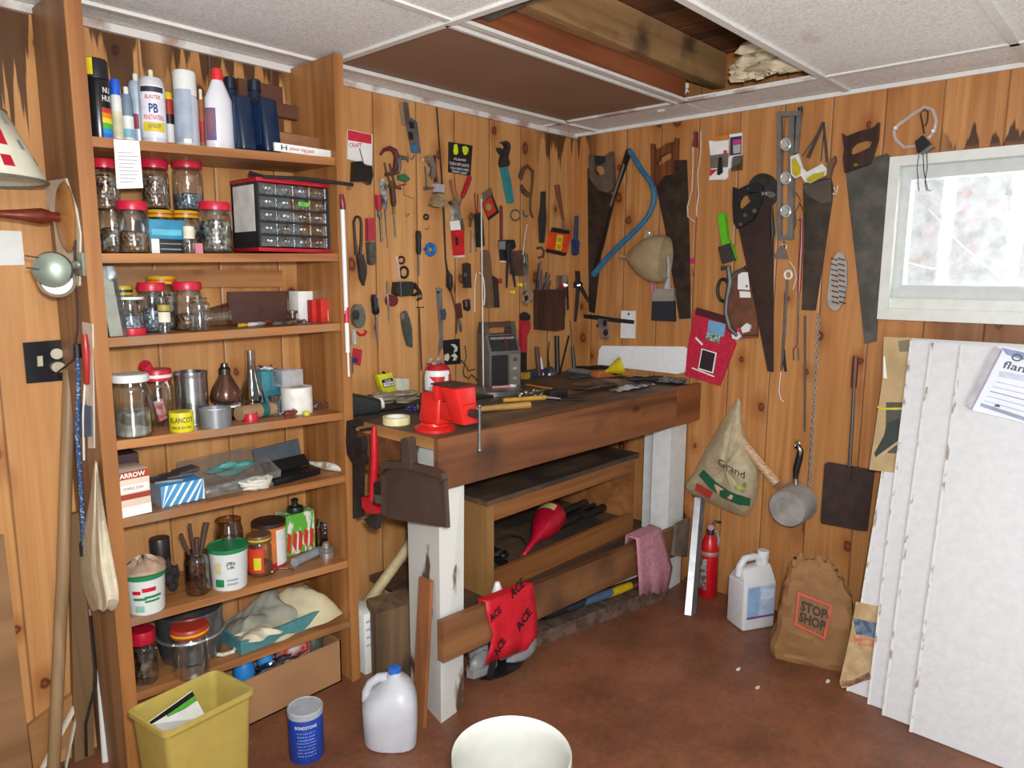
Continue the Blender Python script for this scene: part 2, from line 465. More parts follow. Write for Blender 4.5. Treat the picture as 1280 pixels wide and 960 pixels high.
# painted concrete floor
m, nt, nd, ln, out = newmat('painted_concrete')
b = nd('BsdfPrincipled', i_Roughness=.45); tc = nd('TexCoord')
n1 = nd('TexNoise', i_Scale=3.2, i_Detail=8., i_Roughness=.65); n2 = nd('TexNoise', i_Scale=60., i_Detail=4.); vo = nd('TexVoronoi', i_Scale=9.)
for x in (n1, n2, vo): ln(tc.outputs['Object'], x.inputs['Vector'])
r = nd('ValToRGB'); e = r.color_ramp.elements; e[0].position = .3; e[0].color = rgb('5a3725'); e[1].position = .72; e[1].color = rgb('905b40')
ln(n1.outputs['Fac'], r.inputs[0])
mx = nd('MixRGB', blend_type='OVERLAY'); mx.inputs[0].default_value = .5; ln(r.outputs[0], mx.inputs[1]); ln(n2.outputs['Color'], mx.inputs[2])
mr = nd('MapRange'); mr.inputs[1].default_value = .012; mr.inputs[2].default_value = .03; mr.inputs[3].default_value = .8; mr.inputs[4].default_value = 0; ln(vo.outputs['Distance'], mr.inputs[0])
mx2 = nd('MixRGB'); mx2.inputs[2].default_value = rgb('b49a86'); ln(mr.outputs[0], mx2.inputs[0]); ln(mx.outputs[0], mx2.inputs[1])
ln(mx2.outputs[0], b.inputs['Base Color'])
bp = nd('Bump', i_Strength=.2, i_Distance=.004); ln(n2.outputs['Fac'], bp.inputs['Height']); ln(bp.outputs[0], b.inputs['Normal']); ln(b.outputs[0], out.inputs[0])
FLOORM = m
mb = MB(); mb.box(-3.4, .12, -3., .12, -.06, 0); struct(mb, 'floor', FLOORM)
# suspended ceiling: white tiles, one brown hardboard panel, one open bay
m, nt, nd, ln, out = newmat('ceiling_tile')
b = nd('BsdfPrincipled', i_Roughness=.8); tc = nd('TexCoord')
n1 = nd('TexNoise', i_Scale=140., i_Detail=3.); n2 = nd('TexNoise', i_Scale=2.6, i_Detail=5.)
for x in (n1, n2): ln(tc.outputs['Object'], x.inputs['Vector'])
r = nd('ValToRGB'); e = r.color_ramp.elements; e[0].position = .3; e[0].color = rgb('d2d0cb'); e[1].position = .6; e[1].color = rgb('f0efec'); ln(n1.outputs['Fac'], r.inputs[0])
r2 = nd('ValToRGB'); e = r2.color_ramp.elements; e[0].position = .66; e[0].color = (1, 1, 1, 1); e[1].position = .74; e[1].color = rgb('b08a66'); ln(n2.outputs['Fac'], r2.inputs[0])
mx = nd('MixRGB', blend_type='MULTIPLY'); mx.inputs[0].default_value = .6; ln(r.outputs[0], mx.inputs[1]); ln(r2.outputs[0], mx.inputs[2])
ln(mx.outputs[0], b.inputs['Base Color']); bp = nd('Bump', i_Strength=.35, i_Distance=.004); ln(n1.outputs['Fac'], bp.inputs['Height']); ln(bp.outputs[0], b.inputs['Normal']); ln(b.outputs[0], out.inputs[0])
TILE = m
GX = (-3.4, -2.71, -1.49, -.25, 0.); GY = (-3., -1.83, -1.28, -.73, -.135, 0.)
mb = MB()
for i in range(4):
    for j in range(5):
        if i == 2 and j in (2, 3): continue
        lift = .006
        mb.box(GX[i]+.004, GX[i+1]-.004, GY[j]+.004, GY[j+1]-.004, ZC+lift, ZC+.02)
struct(mb, 'ceiling', TILE)
BROWNP = M('8e6c55', .6, noise=.06, scale=4)
mb = MB(); mb.box(-1.49, -.25, -.70, -.135, ZC+.012, ZC+.02)
struct(mb, 'ceiling_panel', BROWNP)
TBAR = M('d8d6cf', .45, noise=.05); RUST = M('a58a7c', .6, h2='d6d2cb', scale=9, lo=.38, hi=.5)
bars = [(-1.49, -.25, -.760, -.734, TBAR), (-1.49, -.25, -.712, -.70, TBAR), (-3.4, -1.49, -.742, -.718, TBAR), (-3.4, 0, -1.292, -1.268, TBAR), (-3.4, 0, -1.842, -1.818, TBAR),
        (-3.4, 0, -.145, -.125, TBAR), (-.262, -.238, -1.28, 0, RUST), (-1.502, -1.478, -1.28, 0, TBAR), (-.262, -.238, -3., -1.28, TBAR), (-1.502, -1.478, -3., -1.28, TBAR), (-2.722, -2.698, -3., 0, TBAR)]
for i, (x0, x1, y0, y1, mt) in enumerate(bars):
    mb = MB(); mb.box(x0, x1, y0, y1, ZC-(.003 if i % 2 else .0), ZC+.010)
    struct(mb, 'trim_%d' % (i+1), mt)
mb = MB(); mb.box(-3.4, 0, -.016, 0, ZC-.018, ZC+.004); struct(mb, 'trim_20', RUST)
mb = MB(); mb.box(-.016, 0, -3., -.016, ZC-.012, ZC+.004); struct(mb, 'trim_21', TBAR)
# rough lumber above the open bay
LUM = wood('b08a5a', '7a5632', 0, .8, True, .7, dirt='4a3424', dirt_lo=.55, dirt_hi=.75)
DARKL = wood('7a4a26', '3d2414', 1, .7, False, .7)
mb = MB(); mb.box(-1.45, -.225, -.728, -.69, ZC+.008, ZC+.125)
one(mb, 'ceiling_joist', wood('9c5a34', '6e361c', 0, .6, False, .6), 'reddish brown board on edge just inside the open ceiling bay', 'joist')
mb = MB(); mb.box(-1.9, -.01, -.79, -.735, ZC+.092, ZC+.225)
one(mb, 'ceiling_joist', LUM, 'pale rough hewn beam above the reddish board in the open ceiling bay', 'joist')
mb = MB(); mb.hexa([(-1.60, -1.35, ZC+.03), (-1.47, -1.35, ZC+.03), (-1.36, -.745, ZC+.03), (-1.49, -.745, ZC+.03), (-1.60, -1.35, ZC+.048), (-1.47, -1.35, ZC+.048), (-1.36, -.745, ZC+.048), (-1.49, -.745, ZC+.048)])
one(mb, 'ceiling_joist', M('5d544a', .8, noise=.3, scale=12), 'dark grey weathered beam across the near end of the open ceiling bay', 'joist')
mb = MB()
for i in range(14): mb.box(-2.2+i*.18, -2.03+i*.18, -3., .0, 2.325, 2.345+.006*(i % 2))
struct(mb, 'ceiling_deck', DARKL)
def lumps(mb, c, r, n, jit=.25):
    for i in range(n):
        mb.ball([c[k]+random.uniform(-1, 1)*r[k] for k in range(3)], [random.uniform(.35, .7)*max(.012, r[k]) for k in range(3)], 10, jit)
mb = MB(); lumps(mb, (-.32, -1.08, ZC+.085), (.05, .11, .04), 26)
one(mb, 'insulation_wad', M('d9c9a8', .9, noise=.2, scale=18, bump=.8), 'crumpled pale insulation stuffed at the wall end of the open ceiling bay', 'insulation')
mb = MB(); lumps(mb, (-.19, -.64, ZC+.052), (.03, .05, .035), 12)
one(mb, 'insulation_wad', M('c9c6bf', .9, noise=.2, scale=18, bump=.8), 'small grey white insulation wad beside the end of the reddish board', 'insulation')
# window
WHITE = M('d6d8d0', .4, noise=.04); WHITE2 = M('c3c7c4', .45, noise=.05)
mb = MB()
X0, X1 = -.022, .12
def wbox(mb, y0, y1, z0, z1, x0, x1): mb.box(x0, x1, y0, y1, z0, z1)
wf = MB(); wbox(wf, WY1-.022, WY1+.012, WZ0-.012, WZ1+.012, -.02, .1); wbox(wf, WY0-.012, WY0+.022, WZ0-.012, WZ1+.012, -.02, .1)
wbox(wf, WY0+.022, WY1-.022, WZ1-.022, WZ1+.012, -.02, .1); wbox(wf, WY0+.022, WY1-.022, WZ0-.012, WZ0+.03, -.022, .1)
win = struct(wf, 'window_1', WHITE)
wf = MB(); wbox(wf, WY1-.052, WY1-.022, WZ0+.03, WZ1-.022, .025, .08); wbox(wf, WY0+.022, WY0+.052, WZ0+.03, WZ1-.022, .025, .08)
wbox(wf, WY0+.052, WY1-.052, WZ1-.066, WZ1-.022, .025, .08); wbox(wf, WY0+.052, WY1-.052, WZ0+.066, WZ0+.114, .02, .08)
wf.build('window_sash', WHITE2, win, org=V((0, 0, 0)))
wf = MB(); wbox(wf, WY0+.022, WY1-.022, WZ0+.03, WZ0+.066, -.006, .08); wf.build('window_sill', WHITE, win, org=V((0, 0, 0)))
wf = MB(); wbox(wf, WY0+.045, WY1-.045, WZ0+.1, WZ1-.06, .05, .054)
wf.build('window_pane', haze('e9ecef', .34, .3), win, org=V((0, 0, 0)))
# outdoors: a leafy bank and pale trunks in bright daylight
m, nt, nd, ln, out = newmat('leafy_bank')
b = nd('BsdfPrincipled', i_Roughness=.9); tc = nd('TexCoord'); v1 = nd('TexVoronoi', i_Scale=16.); n1 = nd('TexNoise', i_Scale=7., i_Detail=6.)
for x in (v1, n1): ln(tc.outputs['Object'], x.inputs['Vector'])
r = nd('ValToRGB'); e = r.color_ramp.elements; e[0].position = .35; e[0].color = rgb('98a08e'); e[1].position = .62; e[1].color = rgb('dcdad2'); ln(n1.outputs['Fac'], r.inputs[0])
sp = nd('SeparateColor'); ln(v1.outputs['Color'], sp.inputs[0]); r2 = nd('ValToRGB'); e = r2.color_ramp.elements; e[0].position = .86; e[0].color = (0, 0, 0, 1); e[1].position = .9; e[1].color = (1, 1, 1, 1); ln(sp.outputs[0], r2.inputs[0])
mx = nd('MixRGB'); mx.inputs[2].default_value = rgb('d9ab98'); ln(r2.outputs[0], mx.inputs[0]); ln(r.outputs[0], mx.inputs[1]); ln(mx.outputs[0], b.inputs['Base Color']); ln(b.outputs[0], out.inputs[0])
mb = MB(); mb.grid([[V((3.4+1.2*t+.12*math.sin(y*3+t*5), y, -.2+4.6*t)) for y in [-6+i*.3 for i in range(36)]] for t in [j/10 for j in range(11)]])
struct(mb, 'hillside', m)
BARK = M('f2f4f6', .8, h2='c9c8c4', scale=10, lo=.6, hi=.7)
for (y, x, r0, lab) in ((-1.18, 2.2, .045, 'pale tree trunk outside, the one nearest the left window edge'), (-1.50, 2.5, .05, 'pale tree trunk outside near the right edge of the picture')):
    mb = MB(); mb.tube([(x, y, 0), (x+.03, y+.02, 1.2), (x-.02, y, 3.5)], [r0, r0*.95, r0*.8], 10)
    if y > -1.3: mb.tube([(x, y, 1.45), (x+.02, y+.2, 1.5), (x, y+.5, 1.62)], [.008, .007, .004], 6)
    else: mb.tube([(x, y, 1.35), (x, y+.3, 1.62), (x, y+.5, 1.85)], [.01, .007, .004], 6)
    one(mb, 'tree_trunk', BARK, lab, 'tree', 'trees outside the window')
mb = MB(); mb.box(-.0+.12, 6, -8, 6, -.25, -.2); struct(mb, 'ground_outside', M('8a8468', .9))
# panelling change at lower left, wall strips
mb = MB(); mb.prism([A((-40, 668), .002), A((4, 668), .002), A((40, 965), .002), A((40, 1100), .002), A((-200, 1100), .002)], (0, -.006, 0))
struct(mb, 'trim_22', wood('9c7650', '7c5836', 0, .35, False))
mb = MB(); mb.prism([A((33, 905), .002), A((95, 860), .002), A((100, 915), .002), A((40, 960), .002)], (0, -.018, 0))
struct(mb, 'baseboard_back', wood('a87a4c', '85592f', 0, .6, False))
# ================================================================== light
w = bpy.data.worlds.new('world'); SC.world = w; w.use_nodes = True
w.node_tree.nodes['Background'].inputs[0].default_value = (.93, .95, 1, 1); w.node_tree.nodes['Background'].inputs[1].default_value = WORLD_E
def area(name, loc, to, size, e, col=(1, 1, 1)):
    l = bpy.data.lights.new(name, 'AREA'); l.energy = e; l.size = size; l.shape = 'DISK'; l.color = col
    o = bpy.data.objects.new(name, l); COL.objects.link(o); o.location = loc
    o.rotation_euler = (V(to)-V(loc)).to_track_quat('-Z', 'Y').to_euler(); return o
area('flash', CAM+rt*.05-dn*.09-fw*.02, CAM+fw*2+rt*.2, .09, FLASH_E, (.98, .99, 1))
area('ambient_fill', (-3.0, -2.9, 1.98), (-1.2, -.6, .6), .9, FILL_E, (.97, .98, 1))  # unseen soft fill added behind the camera for ambient light
area('ceiling_fill', (-3.0, -2.8, .75), (-1.5, -1.2, 2.1), .8, CEIL_FILL_E, (.97, .98, 1))  # unseen upward fill added to brighten the ceiling
area('daylight', (.75, -1.85, 3.4), (3.6, -1.85, 1.4), 1.6, DAY_E, (.97, .98, 1))
area('window_light', (.2, -1.83, 1.62), (-1.2, -1.5, .9), .55, WIN_E, (.95, .97, 1))
SC.view_settings.view_transform = 'Standard'; SC.view_settings.look = 'None'; SC.view_settings.exposure = EXPO
SC.cycles.max_bounces = 8; SC.cycles.transparent_max_bounces = 24; SC.cycles.caustics_reflective = False; SC.cycles.caustics_refractive = False
SC.cycles.use_denoising = True
# ================================================================== shelving unit
SHW = wood('b27a48', '83522c', 0, .7, True, .45, dirt='8c7a66', dirt_lo=.52, dirt_hi=.8)
UPW = wood('b27a46', '875428', 2, .7, True, .45)
UPL = wood('99704a', '704c2e', 2, .6, True, .5)
K()
sh = thing('shelving_unit', 'tall orange pine shelving unit with seven boards against back wall', 'shelves', (-1.9, -.13, 0))
mb = MB(); mb.box(XL-.031, XL, -.264, -.006, 0, 2.092); mb.build('side_panel', UPL, sh)
mb = MB(); mb.box(XR, XR+.028, -.264, -.006, 0, 2.092); mb.build('side_panel', UPW, sh)
for x0, x1 in ((XL-.033, XL+.004), (XR-.004, XR+.030)):
    mb = MB(); mb.box(x0, x1, -.272, -.2645, 0, 2.092); mb.build('face_strip', UPW, sh)
for k in range(1, 8):
    a, b_ = SZL[k], SZR[k]; t = .024
    mb = MB(); mb.hexa([(XL, -.262, a-t), (XR, -.262, b_-t), (XR, -.008, b_-t), (XL, -.008, a-t), (XL, -.262, a), (XR, -.262, b_), (XR, -.008, b_), (XL, -.008, a)])
    mb.build('shelf', SHW, sh)
mb = MB(); mb.box(XL+.002, XR-.07, -.03, -.008, 1.375, 1.43); mb.build('back_rail', SHW, sh)
# ================================================================== workbench
DIRTY = wood('7a5f48', '483729', 0, .6, False, .6, dirt='3c342d', dirt_lo=.42, dirt_hi=.62)
APR = wood('8a5733', '5c351d', 0, .6, True, .5, dirt='40281a', dirt_lo=.5, dirt_hi=.75)
PALE = wood('b98a55', '8f6234', 1, .6, True, .5)
WPAINT = M('cfcfc8', .5, h2='5d4634', scale=9, lo=.565, hi=.62, stretch=(1, 1, .4))
wb = thing('workbench', 'wooden workbench with dirty dark top and white painted legs', 'workbench', (-.73, -.4, 0))
mb = MB(); mb.hexa([(-1.518, -.676, .90), (-.006, -.712, .90), (-.006, -.006, .90), (-1.52, -.006, .90), (-1.518, -.676, .935), (-.006, -.712, .935), (-.006, -.006, .935), (-1.52, -.006, .935)])
mb.build('tabletop', DIRTY, wb)
mb = MB(); mb.hexa([(-1.526, -.676, .90), (-1.5185, -.676, .90), (-1.5205, -.275, .90), (-1.528, -.275, .90), (-1.526, -.676, .934), (-1.5185, -.676, .934), (-1.5205, -.275, .934), (-1.528, -.275, .934)])
mb.build('edge_strip', PALE, wb)
mb = MB(); mb.hexa([(-1.526, -.697, .775), (-.20, -.732, .778), (-.20, -.713, .778), (-1.526, -.677, .775), (-1.526, -.697, .935), (-.20, -.732, .942), (-.20, -.713, .942), (-1.526, -.677, .935)])
mb.build('apron', APR, wb)
mb = MB(); mb.hexa([(-.198, -.736, .778), (-.006, -.74, .78), (-.006, -.716, .78), (-.198, -.712, .778), (-.198, -.736, .943), (-.006, -.74, .945), (-.006, -.716, .945), (-.198, -.712, .943)])
mb.build('apron', wood('8c5230', '64371d', 0, .5, True, .5), wb)
mb = MB(); mb.box(-1.518, -1.49, -.44, -.28, .77, .90); mb.box(-1.518, -1.497, -.56, -.45, .80, .9); mb.build('side_rail', APR, wb)
mb = MB(); mb.hexa([(-1.508, -.676, 0), (-1.40, -.664, 0), (-1.36, -.47, 0), (-1.455, -.463, 0), (-1.508, -.676, .899), (-1.40, -.676, .899), (-1.36, -.47, .899), (-1.465, -.47, .899)])
mb.build('leg', WPAINT, wb)
mb = MB(); mb.box(-.165, -.075, -.69, -.60, 0, .90); mb.box(-.075, -.03, -.69, -.50, 0.0, .90); mb.build('leg', M('d5d6d3', .5, noise=.05), wb)
mb = MB(); mb.hexa([(-1.535, -.722, .237), (-.03, -.722, .165), (-.03, -.694, .165), (-1.535, -.694, .237), (-1.535, -.722, .369), (-.03, -.722, .298), (-.03, -.694, .298), (-1.535, -.694, .369)])
mb.build('lower_rail', wood('8c5f3a', '5f3b20', 0, .6, True, .5, dirt='4a3222', dirt_lo=.5, dirt_hi=.75), wb)
mb = MB(); mb.box(-1.30, -.006, -.69, -.02, .215, .237); mb.build('lower_shelf', wood('6e4c36', '3e2b20', 0, .6, False, .7, dirt='2f2a28'), wb)
mb = MB(); mb.prism([(-.185, -.738, .19), (-.06, -.738, .15), (-.05, -.738, .33), (-.165, -.738, .33)], (0, .014, 0)); mb.build('cleat', M('6f6353', .8, noise=.25, scale=14), wb)
# old open cabinet standing on the lower shelf
CABW = wood('a06a3a', '74431f', 0, .5, True, .55); CABL = wood('9c7444', '7a552c', 2, .6, True, .55)
cb = thing('open_cabinet', 'old wooden open-fronted cabinet under the workbench', 'cabinet', (-.63, -.3, .238))
mb = MB(); mb.box(-1.135, -.14, -.515, -.05, .592, .612); mb.build('top', DIRTY, cb)
mb = MB(); mb.box(-1.125, -1.10, -.50, -.06, .238, .592); mb.box(-1.1, -1.085, -.50, -.48, .238, .592); mb.build('side_panel', CABL, cb)
mb = MB(); mb.box(-.175, -.15, -.50, -.06, .238, .592); mb.build('side_panel', CABW, cb)
mb = MB(); mb.box(-1.085, -.175, -.502, -.48, .525, .592); mb.build('rail', CABW, cb)
mb = MB(); mb.box(-1.085, -.175, -.502, -.48, .238, .325); mb.build('rail', CABW, cb)
mb = MB(); mb.box(-1.10, -.175, -.48, -.07, .29, .30); mb.build('shelf', DIRTY, cb)
mb = MB(); mb.box(-1.10, -.175, -.07, -.06, .238, .592); mb.build('back_panel', wood('7e4e2c', '5a3218', 0, .4, False), cb)
# ================================================================== foam insulation sheets against the right-hand wall
FOAME = M('d6d5d0', .8, h2='948b7c', scale=60, lo=.53, hi=.64, stretch=(1, 1, .3))
# ================================================================== things on the shelves
K()
STEEL = M('9a9894', .3, .9, noise=.2); ALU = M('b9b9b8', .35, .8, noise=.1); BLK = M('1b1a1c', .45); BLKG = M('17171a', .25)
RED = M('b4102a', .35); PLW = M('d9d9d4', .45, noise=.04); CREAM = M('ddd6bf', .6); PAPER = M('e2e2dc', .8, noise=.04)
GL = glass()
NUTS = speck(['b4b1a8', '7c766c', 'd8d4ca', '564e44', '9a7a58'], 90, name='mixed_hardware')
NAILS = speck(['c09a74', '8e6a4c', 'b0aaa0', '5c4634', 'd4b08c'], 110, name='rusty_nails')
BLUEB = speck(['a9b4c4', '8692ac', 'c8d0d8', '6d7486'], 130, name='grey_blue_bits')
def jar(sp, label, lid=None, cont=None, fill=.6, lidh=.017, name='glass_jar', cat='jar', group=None, neck=.86, lidr=None, tint='f3f5f2', z0=None, sq=None, taper=1., under=False, lid2=None):
    c, r, h = sp
    c = V(c)
    if z0 is not None: h += c.z-z0; c.z = z0
    o = thing(name, label, cat, c, group)
    hb = h-(lidh if lid else 0)
    lr = lidr or r*.98
    b = MB()
    pr = [(r*.9*taper, 0), (r*taper, .006), (r, hb*.78), (r*.97, hb*.84), (r*neck, hb*.91), (r*neck, hb)]
    b.lathe(c, pr, 24, sq=sq, cap=False); b.lathe(c, [(0, .001), (r*.9*taper, 0)], 24, sq=sq, cap=False)
    if not lid: b.tube([c+V((r*neck*math.cos(i*PI/10), r*neck*math.sin(i*PI/10), hb)) for i in range(20)], .0022, 6, True)
    b.build('glass', glass(tint), o)
    if lid:
        m = MB(); m.lathe(c, [(lr*.99, hb-.006), (lr, hb-.004), (lr, hb+lidh*.75), (lr*.94, hb+lidh), (0, hb+lidh)], 28, sq=sq); l = m.build('lid', lid, o)
        if lid2:
            m = MB(); m.lathe(c, [(lr*1.01, hb+lidh*.1), (lr*1.015, hb+lidh*.45)], 28, cap=False); m.build('lid_band', lid2, l)
    if cont:
        m = MB(); top = hb*fill
        m.lathe(c, [(r*.86*taper, .004), (r*.95*taper, .009), (r*.94, min(top, hb*.78)), (r*.5, top+.006), (0, top+.003)], 20, sq=sq)
        m.build('contents', cont, o)
    return o
def can(sp, label, body, prof=None, name='spray_can', cat='can', cap=None, caph=.0, capr=.9, group=None, cname='cap', dome=True, z0=None):
    c, r, h = sp; c = V(c)
    if z0 is not None: h += c.z-z0; c.z = z0
    o = thing(name, label, cat, c, group)
    hb = h-caph; m = MB()
    m.lathe(c, prof(r, hb) if prof else ([(r*.96, 0), (r, .003), (r, hb-.014), (r*.94, hb-.008), (r*.8, hb), (0, hb)] if dome else [(r*.97, 0), (r, .002), (r, hb-.002), (r*.97, hb), (0, hb)]), 28)
    m.build('body', body, o)
    if cap:
        m = MB(); m.lathe(c, [(r*capr, hb-.004), (r*capr, hb+caph*.9), (r*capr*.9, hb+caph), (0, hb+caph)], 24); m.build(cname, cap, o)
    return o
def wrap(o, c, r, z0, z1, mat, half=1.4, name='printed_label', off=.0006, am=None):
    m = MB(); a = face_angle(c) if am is None else am
    cyl_patch(m, c, r+off, a, half, c[2]+z0, c[2]+z1, 14); return m.build(name, mat, o)
def ctext(o, c, r, s, z0, z1, mat, half=.6, da=0, off=.0014):
    m = MB(); cyl_text(m, s, c, r+off, face_angle(c)+da, half, c[2]+z0, c[2]+z1); return m.build('lettering', mat, o)
def bx(k, pl, pr, pt, d, depth, z0=None, h=None):
    a = at_y(k, pl, -d); b = at_y(k, pr, -d)
    z = min(a.z, b.z) if z0 is None else z0
    if k in range(1, 8) and z0 is None: z = max(a.z, b.z)
    zt = hit((pl+pr)/2, pt, 1, -d).z if h is None else z+h
    return min(a.x, b.x), max(a.x, b.x), -d, -d+depth, z, zt
def ftext(mb, s, q, u0, u1, v0, v1, e=.0012):
    """text on the front (-y) face of box q, in fractions"""
    x0, x1, y0, y1, z0, z1 = q
    flat_text(mb, s, (x0+(x1-x0)*u0, y0-e, z0+(z1-z0)*v0), ((x1-x0)*(u1-u0), 0, 0), (0, 0, (z1-z0)*(v1-v0)))
def fpatch(q, u0, u1, v0, v1, e=.0006):
    x0, x1, y0, y1, z0, z1 = q
    return MB().box(x0+(x1-x0)*u0, x0+(x1-x0)*u1, y0-e, y0, z0+(z1-z0)*v0, z0+(z1-z0)*v1)
# ---- top shelf
sp = stand(1, 105, 139, 75, d=.19); c, r, h = sp
o = can(sp, 'black spray paint can with half yellow cap and rainbow label on top shelf', BLKG, cap=BLK, caph=.045, capr=.95)
m = MB(); cyl_patch(m, c, r*.96, face_angle(c)-.95, .75, c.z+h-.042, c.z+h-.002, 10); m.build('cap_stripe', M('d9c51f', .4), o)
for i, cc in enumerate(['c0392b', 'e08a1f', 'e6d02a', '4fae3a', '2b8fbf', '2a6fd0']):
    m = MB(); cyl_patch(m, c, r+.0006, face_angle(c)+.75, .5, c.z+h*(.40-.062*(i+1)), c.z+h*(.40-.062*i), 6); m.build('rainbow_band', M(cc, .4), o)
ctext(o, c, r, 'NU', h*.58, h*.65, PAPER, .3, .72); ctext(o, c, r, 'HUE', h*.48, h*.55, PAPER, .38, .72)
sp = stand(1, 139, 153, 100, d=.17); c, r, h = sp
o = can(sp, 'slim white aerosol can with bright blue cap on top shelf', PLW, cap=M('1f58c8', .4), caph=.035)
wrap(o, c, r, h*.1, h*.5, M('cfc7a0', .5), 1.0)
sp = stand(1, 152, 167, 109, d=.15); c, r, h = sp
o = can(sp, 'small grey bottle with white nozzle and pale blue label on top shelf', M('6e7f90', .5), cap=PLW, caph=.02, capr=.45, name='small_bottle', cat='bottle')
wrap(o, c, r, 0.01, h*.5, PLW, 1.3); wrap(o, c, r, 0.02, h*.28, M('7fb6c8', .5), 1.0, 'label_stripe', .0012)
sp = stand(1, 162, 182, 93, d=.12); c, r, h = sp
o = can(sp, 'pale blue spray can with white nozzle behind the penetrating oil can', M('aebccb', .4, .2), cap=PLW, caph=.02, capr=.35)
wrap(o, c, r, h*.25, h*.45, M('8a3344', .5), .5, 'diamond_mark', am=face_angle(c)-.4)
sp = stand(1, 175, 207, 88, d=.17); c, r, h = sp
o = can(sp, 'penetrating oil spray can with white red and yellow label on top shelf', M('c9cbd2', .4), cap=M('d8cfa8', .5), caph=.022, capr=.2, cname='nozzle')
wrap(o, c, r, h*.10, h*.78, M('dddde2', .5), 1.5)
for s, z0, z1, mt, hf in (('BLASTER', .60, .65, RED, .6), ('PB', .42, .54, M('1c2a7a', .5), .35), ('PENETRATING', .33, .395, M('c01f24', .5), .8), ('CATALYST', .225, .275, M('3a3a50', .5), .5)): ctext(o, c, r, s, h*z0, h*z1, mt, hf, .05)
wrap(o, c, r, h*.18, h*.30, M('d8c32c', .5), .9, 'yellow_band', .001); wrap(o, c, r, h*.69, h*.76, M('2b2f3c', .5), 1., 'dark_band', .001)
sp = stand(1, 206, 218, 116, d=.13); c, r, h = sp
o = can(sp, 'thin red and black tube with yellow cap between the spray cans', M('a9322a', .5), cap=M('d2b42a', .5), caph=.015, name='small_tube', cat='tube')
wrap(o, c, r, .02, h*.45, PLW, 1.0); wrap(o, c, r, h*.45, h*.62, BLK, 1.2, 'dark_band')
sp = stand(1, 217, 248, 90, d=.17); c, r, h = sp
o = can(sp, 'plain white spray can with tall white cap, centre of top shelf', M('b8bcc6', .4), cap=PLW, caph=.062, capr=.96)
wrap(o, c, r, h*.08, h*.75, M('9aa3b2', .5), .8, am=face_angle(c)-.3); wrap(o, c, r, h*.06, h*.12, PAPER, .3, 'bar_code', .0012)
sp = stand(1, 247, 258, 112, d=.12); c, r, h = sp
o = can(sp, 'small amber and red bottle tucked behind the white cleaner bottle', M('9a5a30', .5), cap=CREAM, caph=.03, capr=.4, name='small_bottle', cat='bottle')
wrap(o, c, r, .03, h*.5, M('a8251f', .5), 1.2)
# white cleaner bottle with red cap: oval shoulders
sp = stand(1, 254, 293, 85, d=.17); c, r, h = sp
o = thing('cleaner_bottle', 'white plastic cleaner bottle with red cap and blue red label', 'bottle', c)
m = MB(); m.lathe(c, [(r*.9, 0), (r, .006), (r*.98, h*.38), (r*.93, h*.62), (r*.55, h*.78), (r*.36, h*.86), (0, h*.86)], 28, sq=(1, .72)); m.build('body', M('d6d6da', .35, noise=.03), o)
m = MB(); m.lathe(c, [(r*.4, h*.85), (r*.4, h*.9), (r*.34, h*.98), (r*.14, h), (0, h)], 20); m.build('cap', M('d02a2e', .4), o)
m = MB(); m.grid([[V((c.x-r*math.cos(t)*1.006, c.y-r*.72*1.03*math.sin(t), z)) for t in (.05, .35, .7, 1.0)] for z in (c.z+h*.12, c.z+h*.5)]); m.build('label_patch', M('59507e', .5, h2='8a5a62', scale=40), o)
# two dark blue oil bottles, edge on
OILB = M('13253f', .3, noise=.15)
for i, (pl, pr, pt) in enumerate(((279, 312, 97), (309, 343, 100))):
    c, r, h = stand(1, pl, pr, pt, d=.155); w = r*.95
    o = thing('oil_bottle', ('dark blue motor oil bottle next to the white cleaner bottle', 'dark blue motor oil bottle beside the brown stepped tray')[i], 'bottle', c, 'dark blue oil bottles')
    m = MB(); m.hexa([(c.x-w*.75, c.y-.075, c.z), (c.x+w*.75, c.y-.075, c.z), (c.x+w*.75, c.y+.075, c.z), (c.x-w*.75, c.y+.075, c.z), (c.x-w*.8, c.y-.055, c.z+h*.74), (c.x+w*.75, c.y-.055, c.z+h*.74), (c.x+w*.75, c.y+.07, c.z+h*.78), (c.x-w*.8, c.y+.07, c.z+h*.78)])
    m.build('body', OILB, o, bevel=.014, seg=3)
    m = MB(); m.lathe((c.x-w*.3, c.y+.01, c.z), [(w*.62, h*.70), (w*.42, h*.84), (w*.40, h*.86)], 16); m.build('neck', OILB, o)
    m = MB(); m.lathe((c.x-w*.3, c.y+.01, c.z), [(w*.5, h*.85), (w*.5, h*.985), (w*.4, h), (0, h)], 16); m.build('cap', M('10192b', .35), o)
    m = MB(); m.box(c.x-w*.83, c.x-w*.79, c.y-.05, c.y+.05, c.z+h*.12, c.z+h*.62); m.build('side_panel', M('203a60', .35), o)
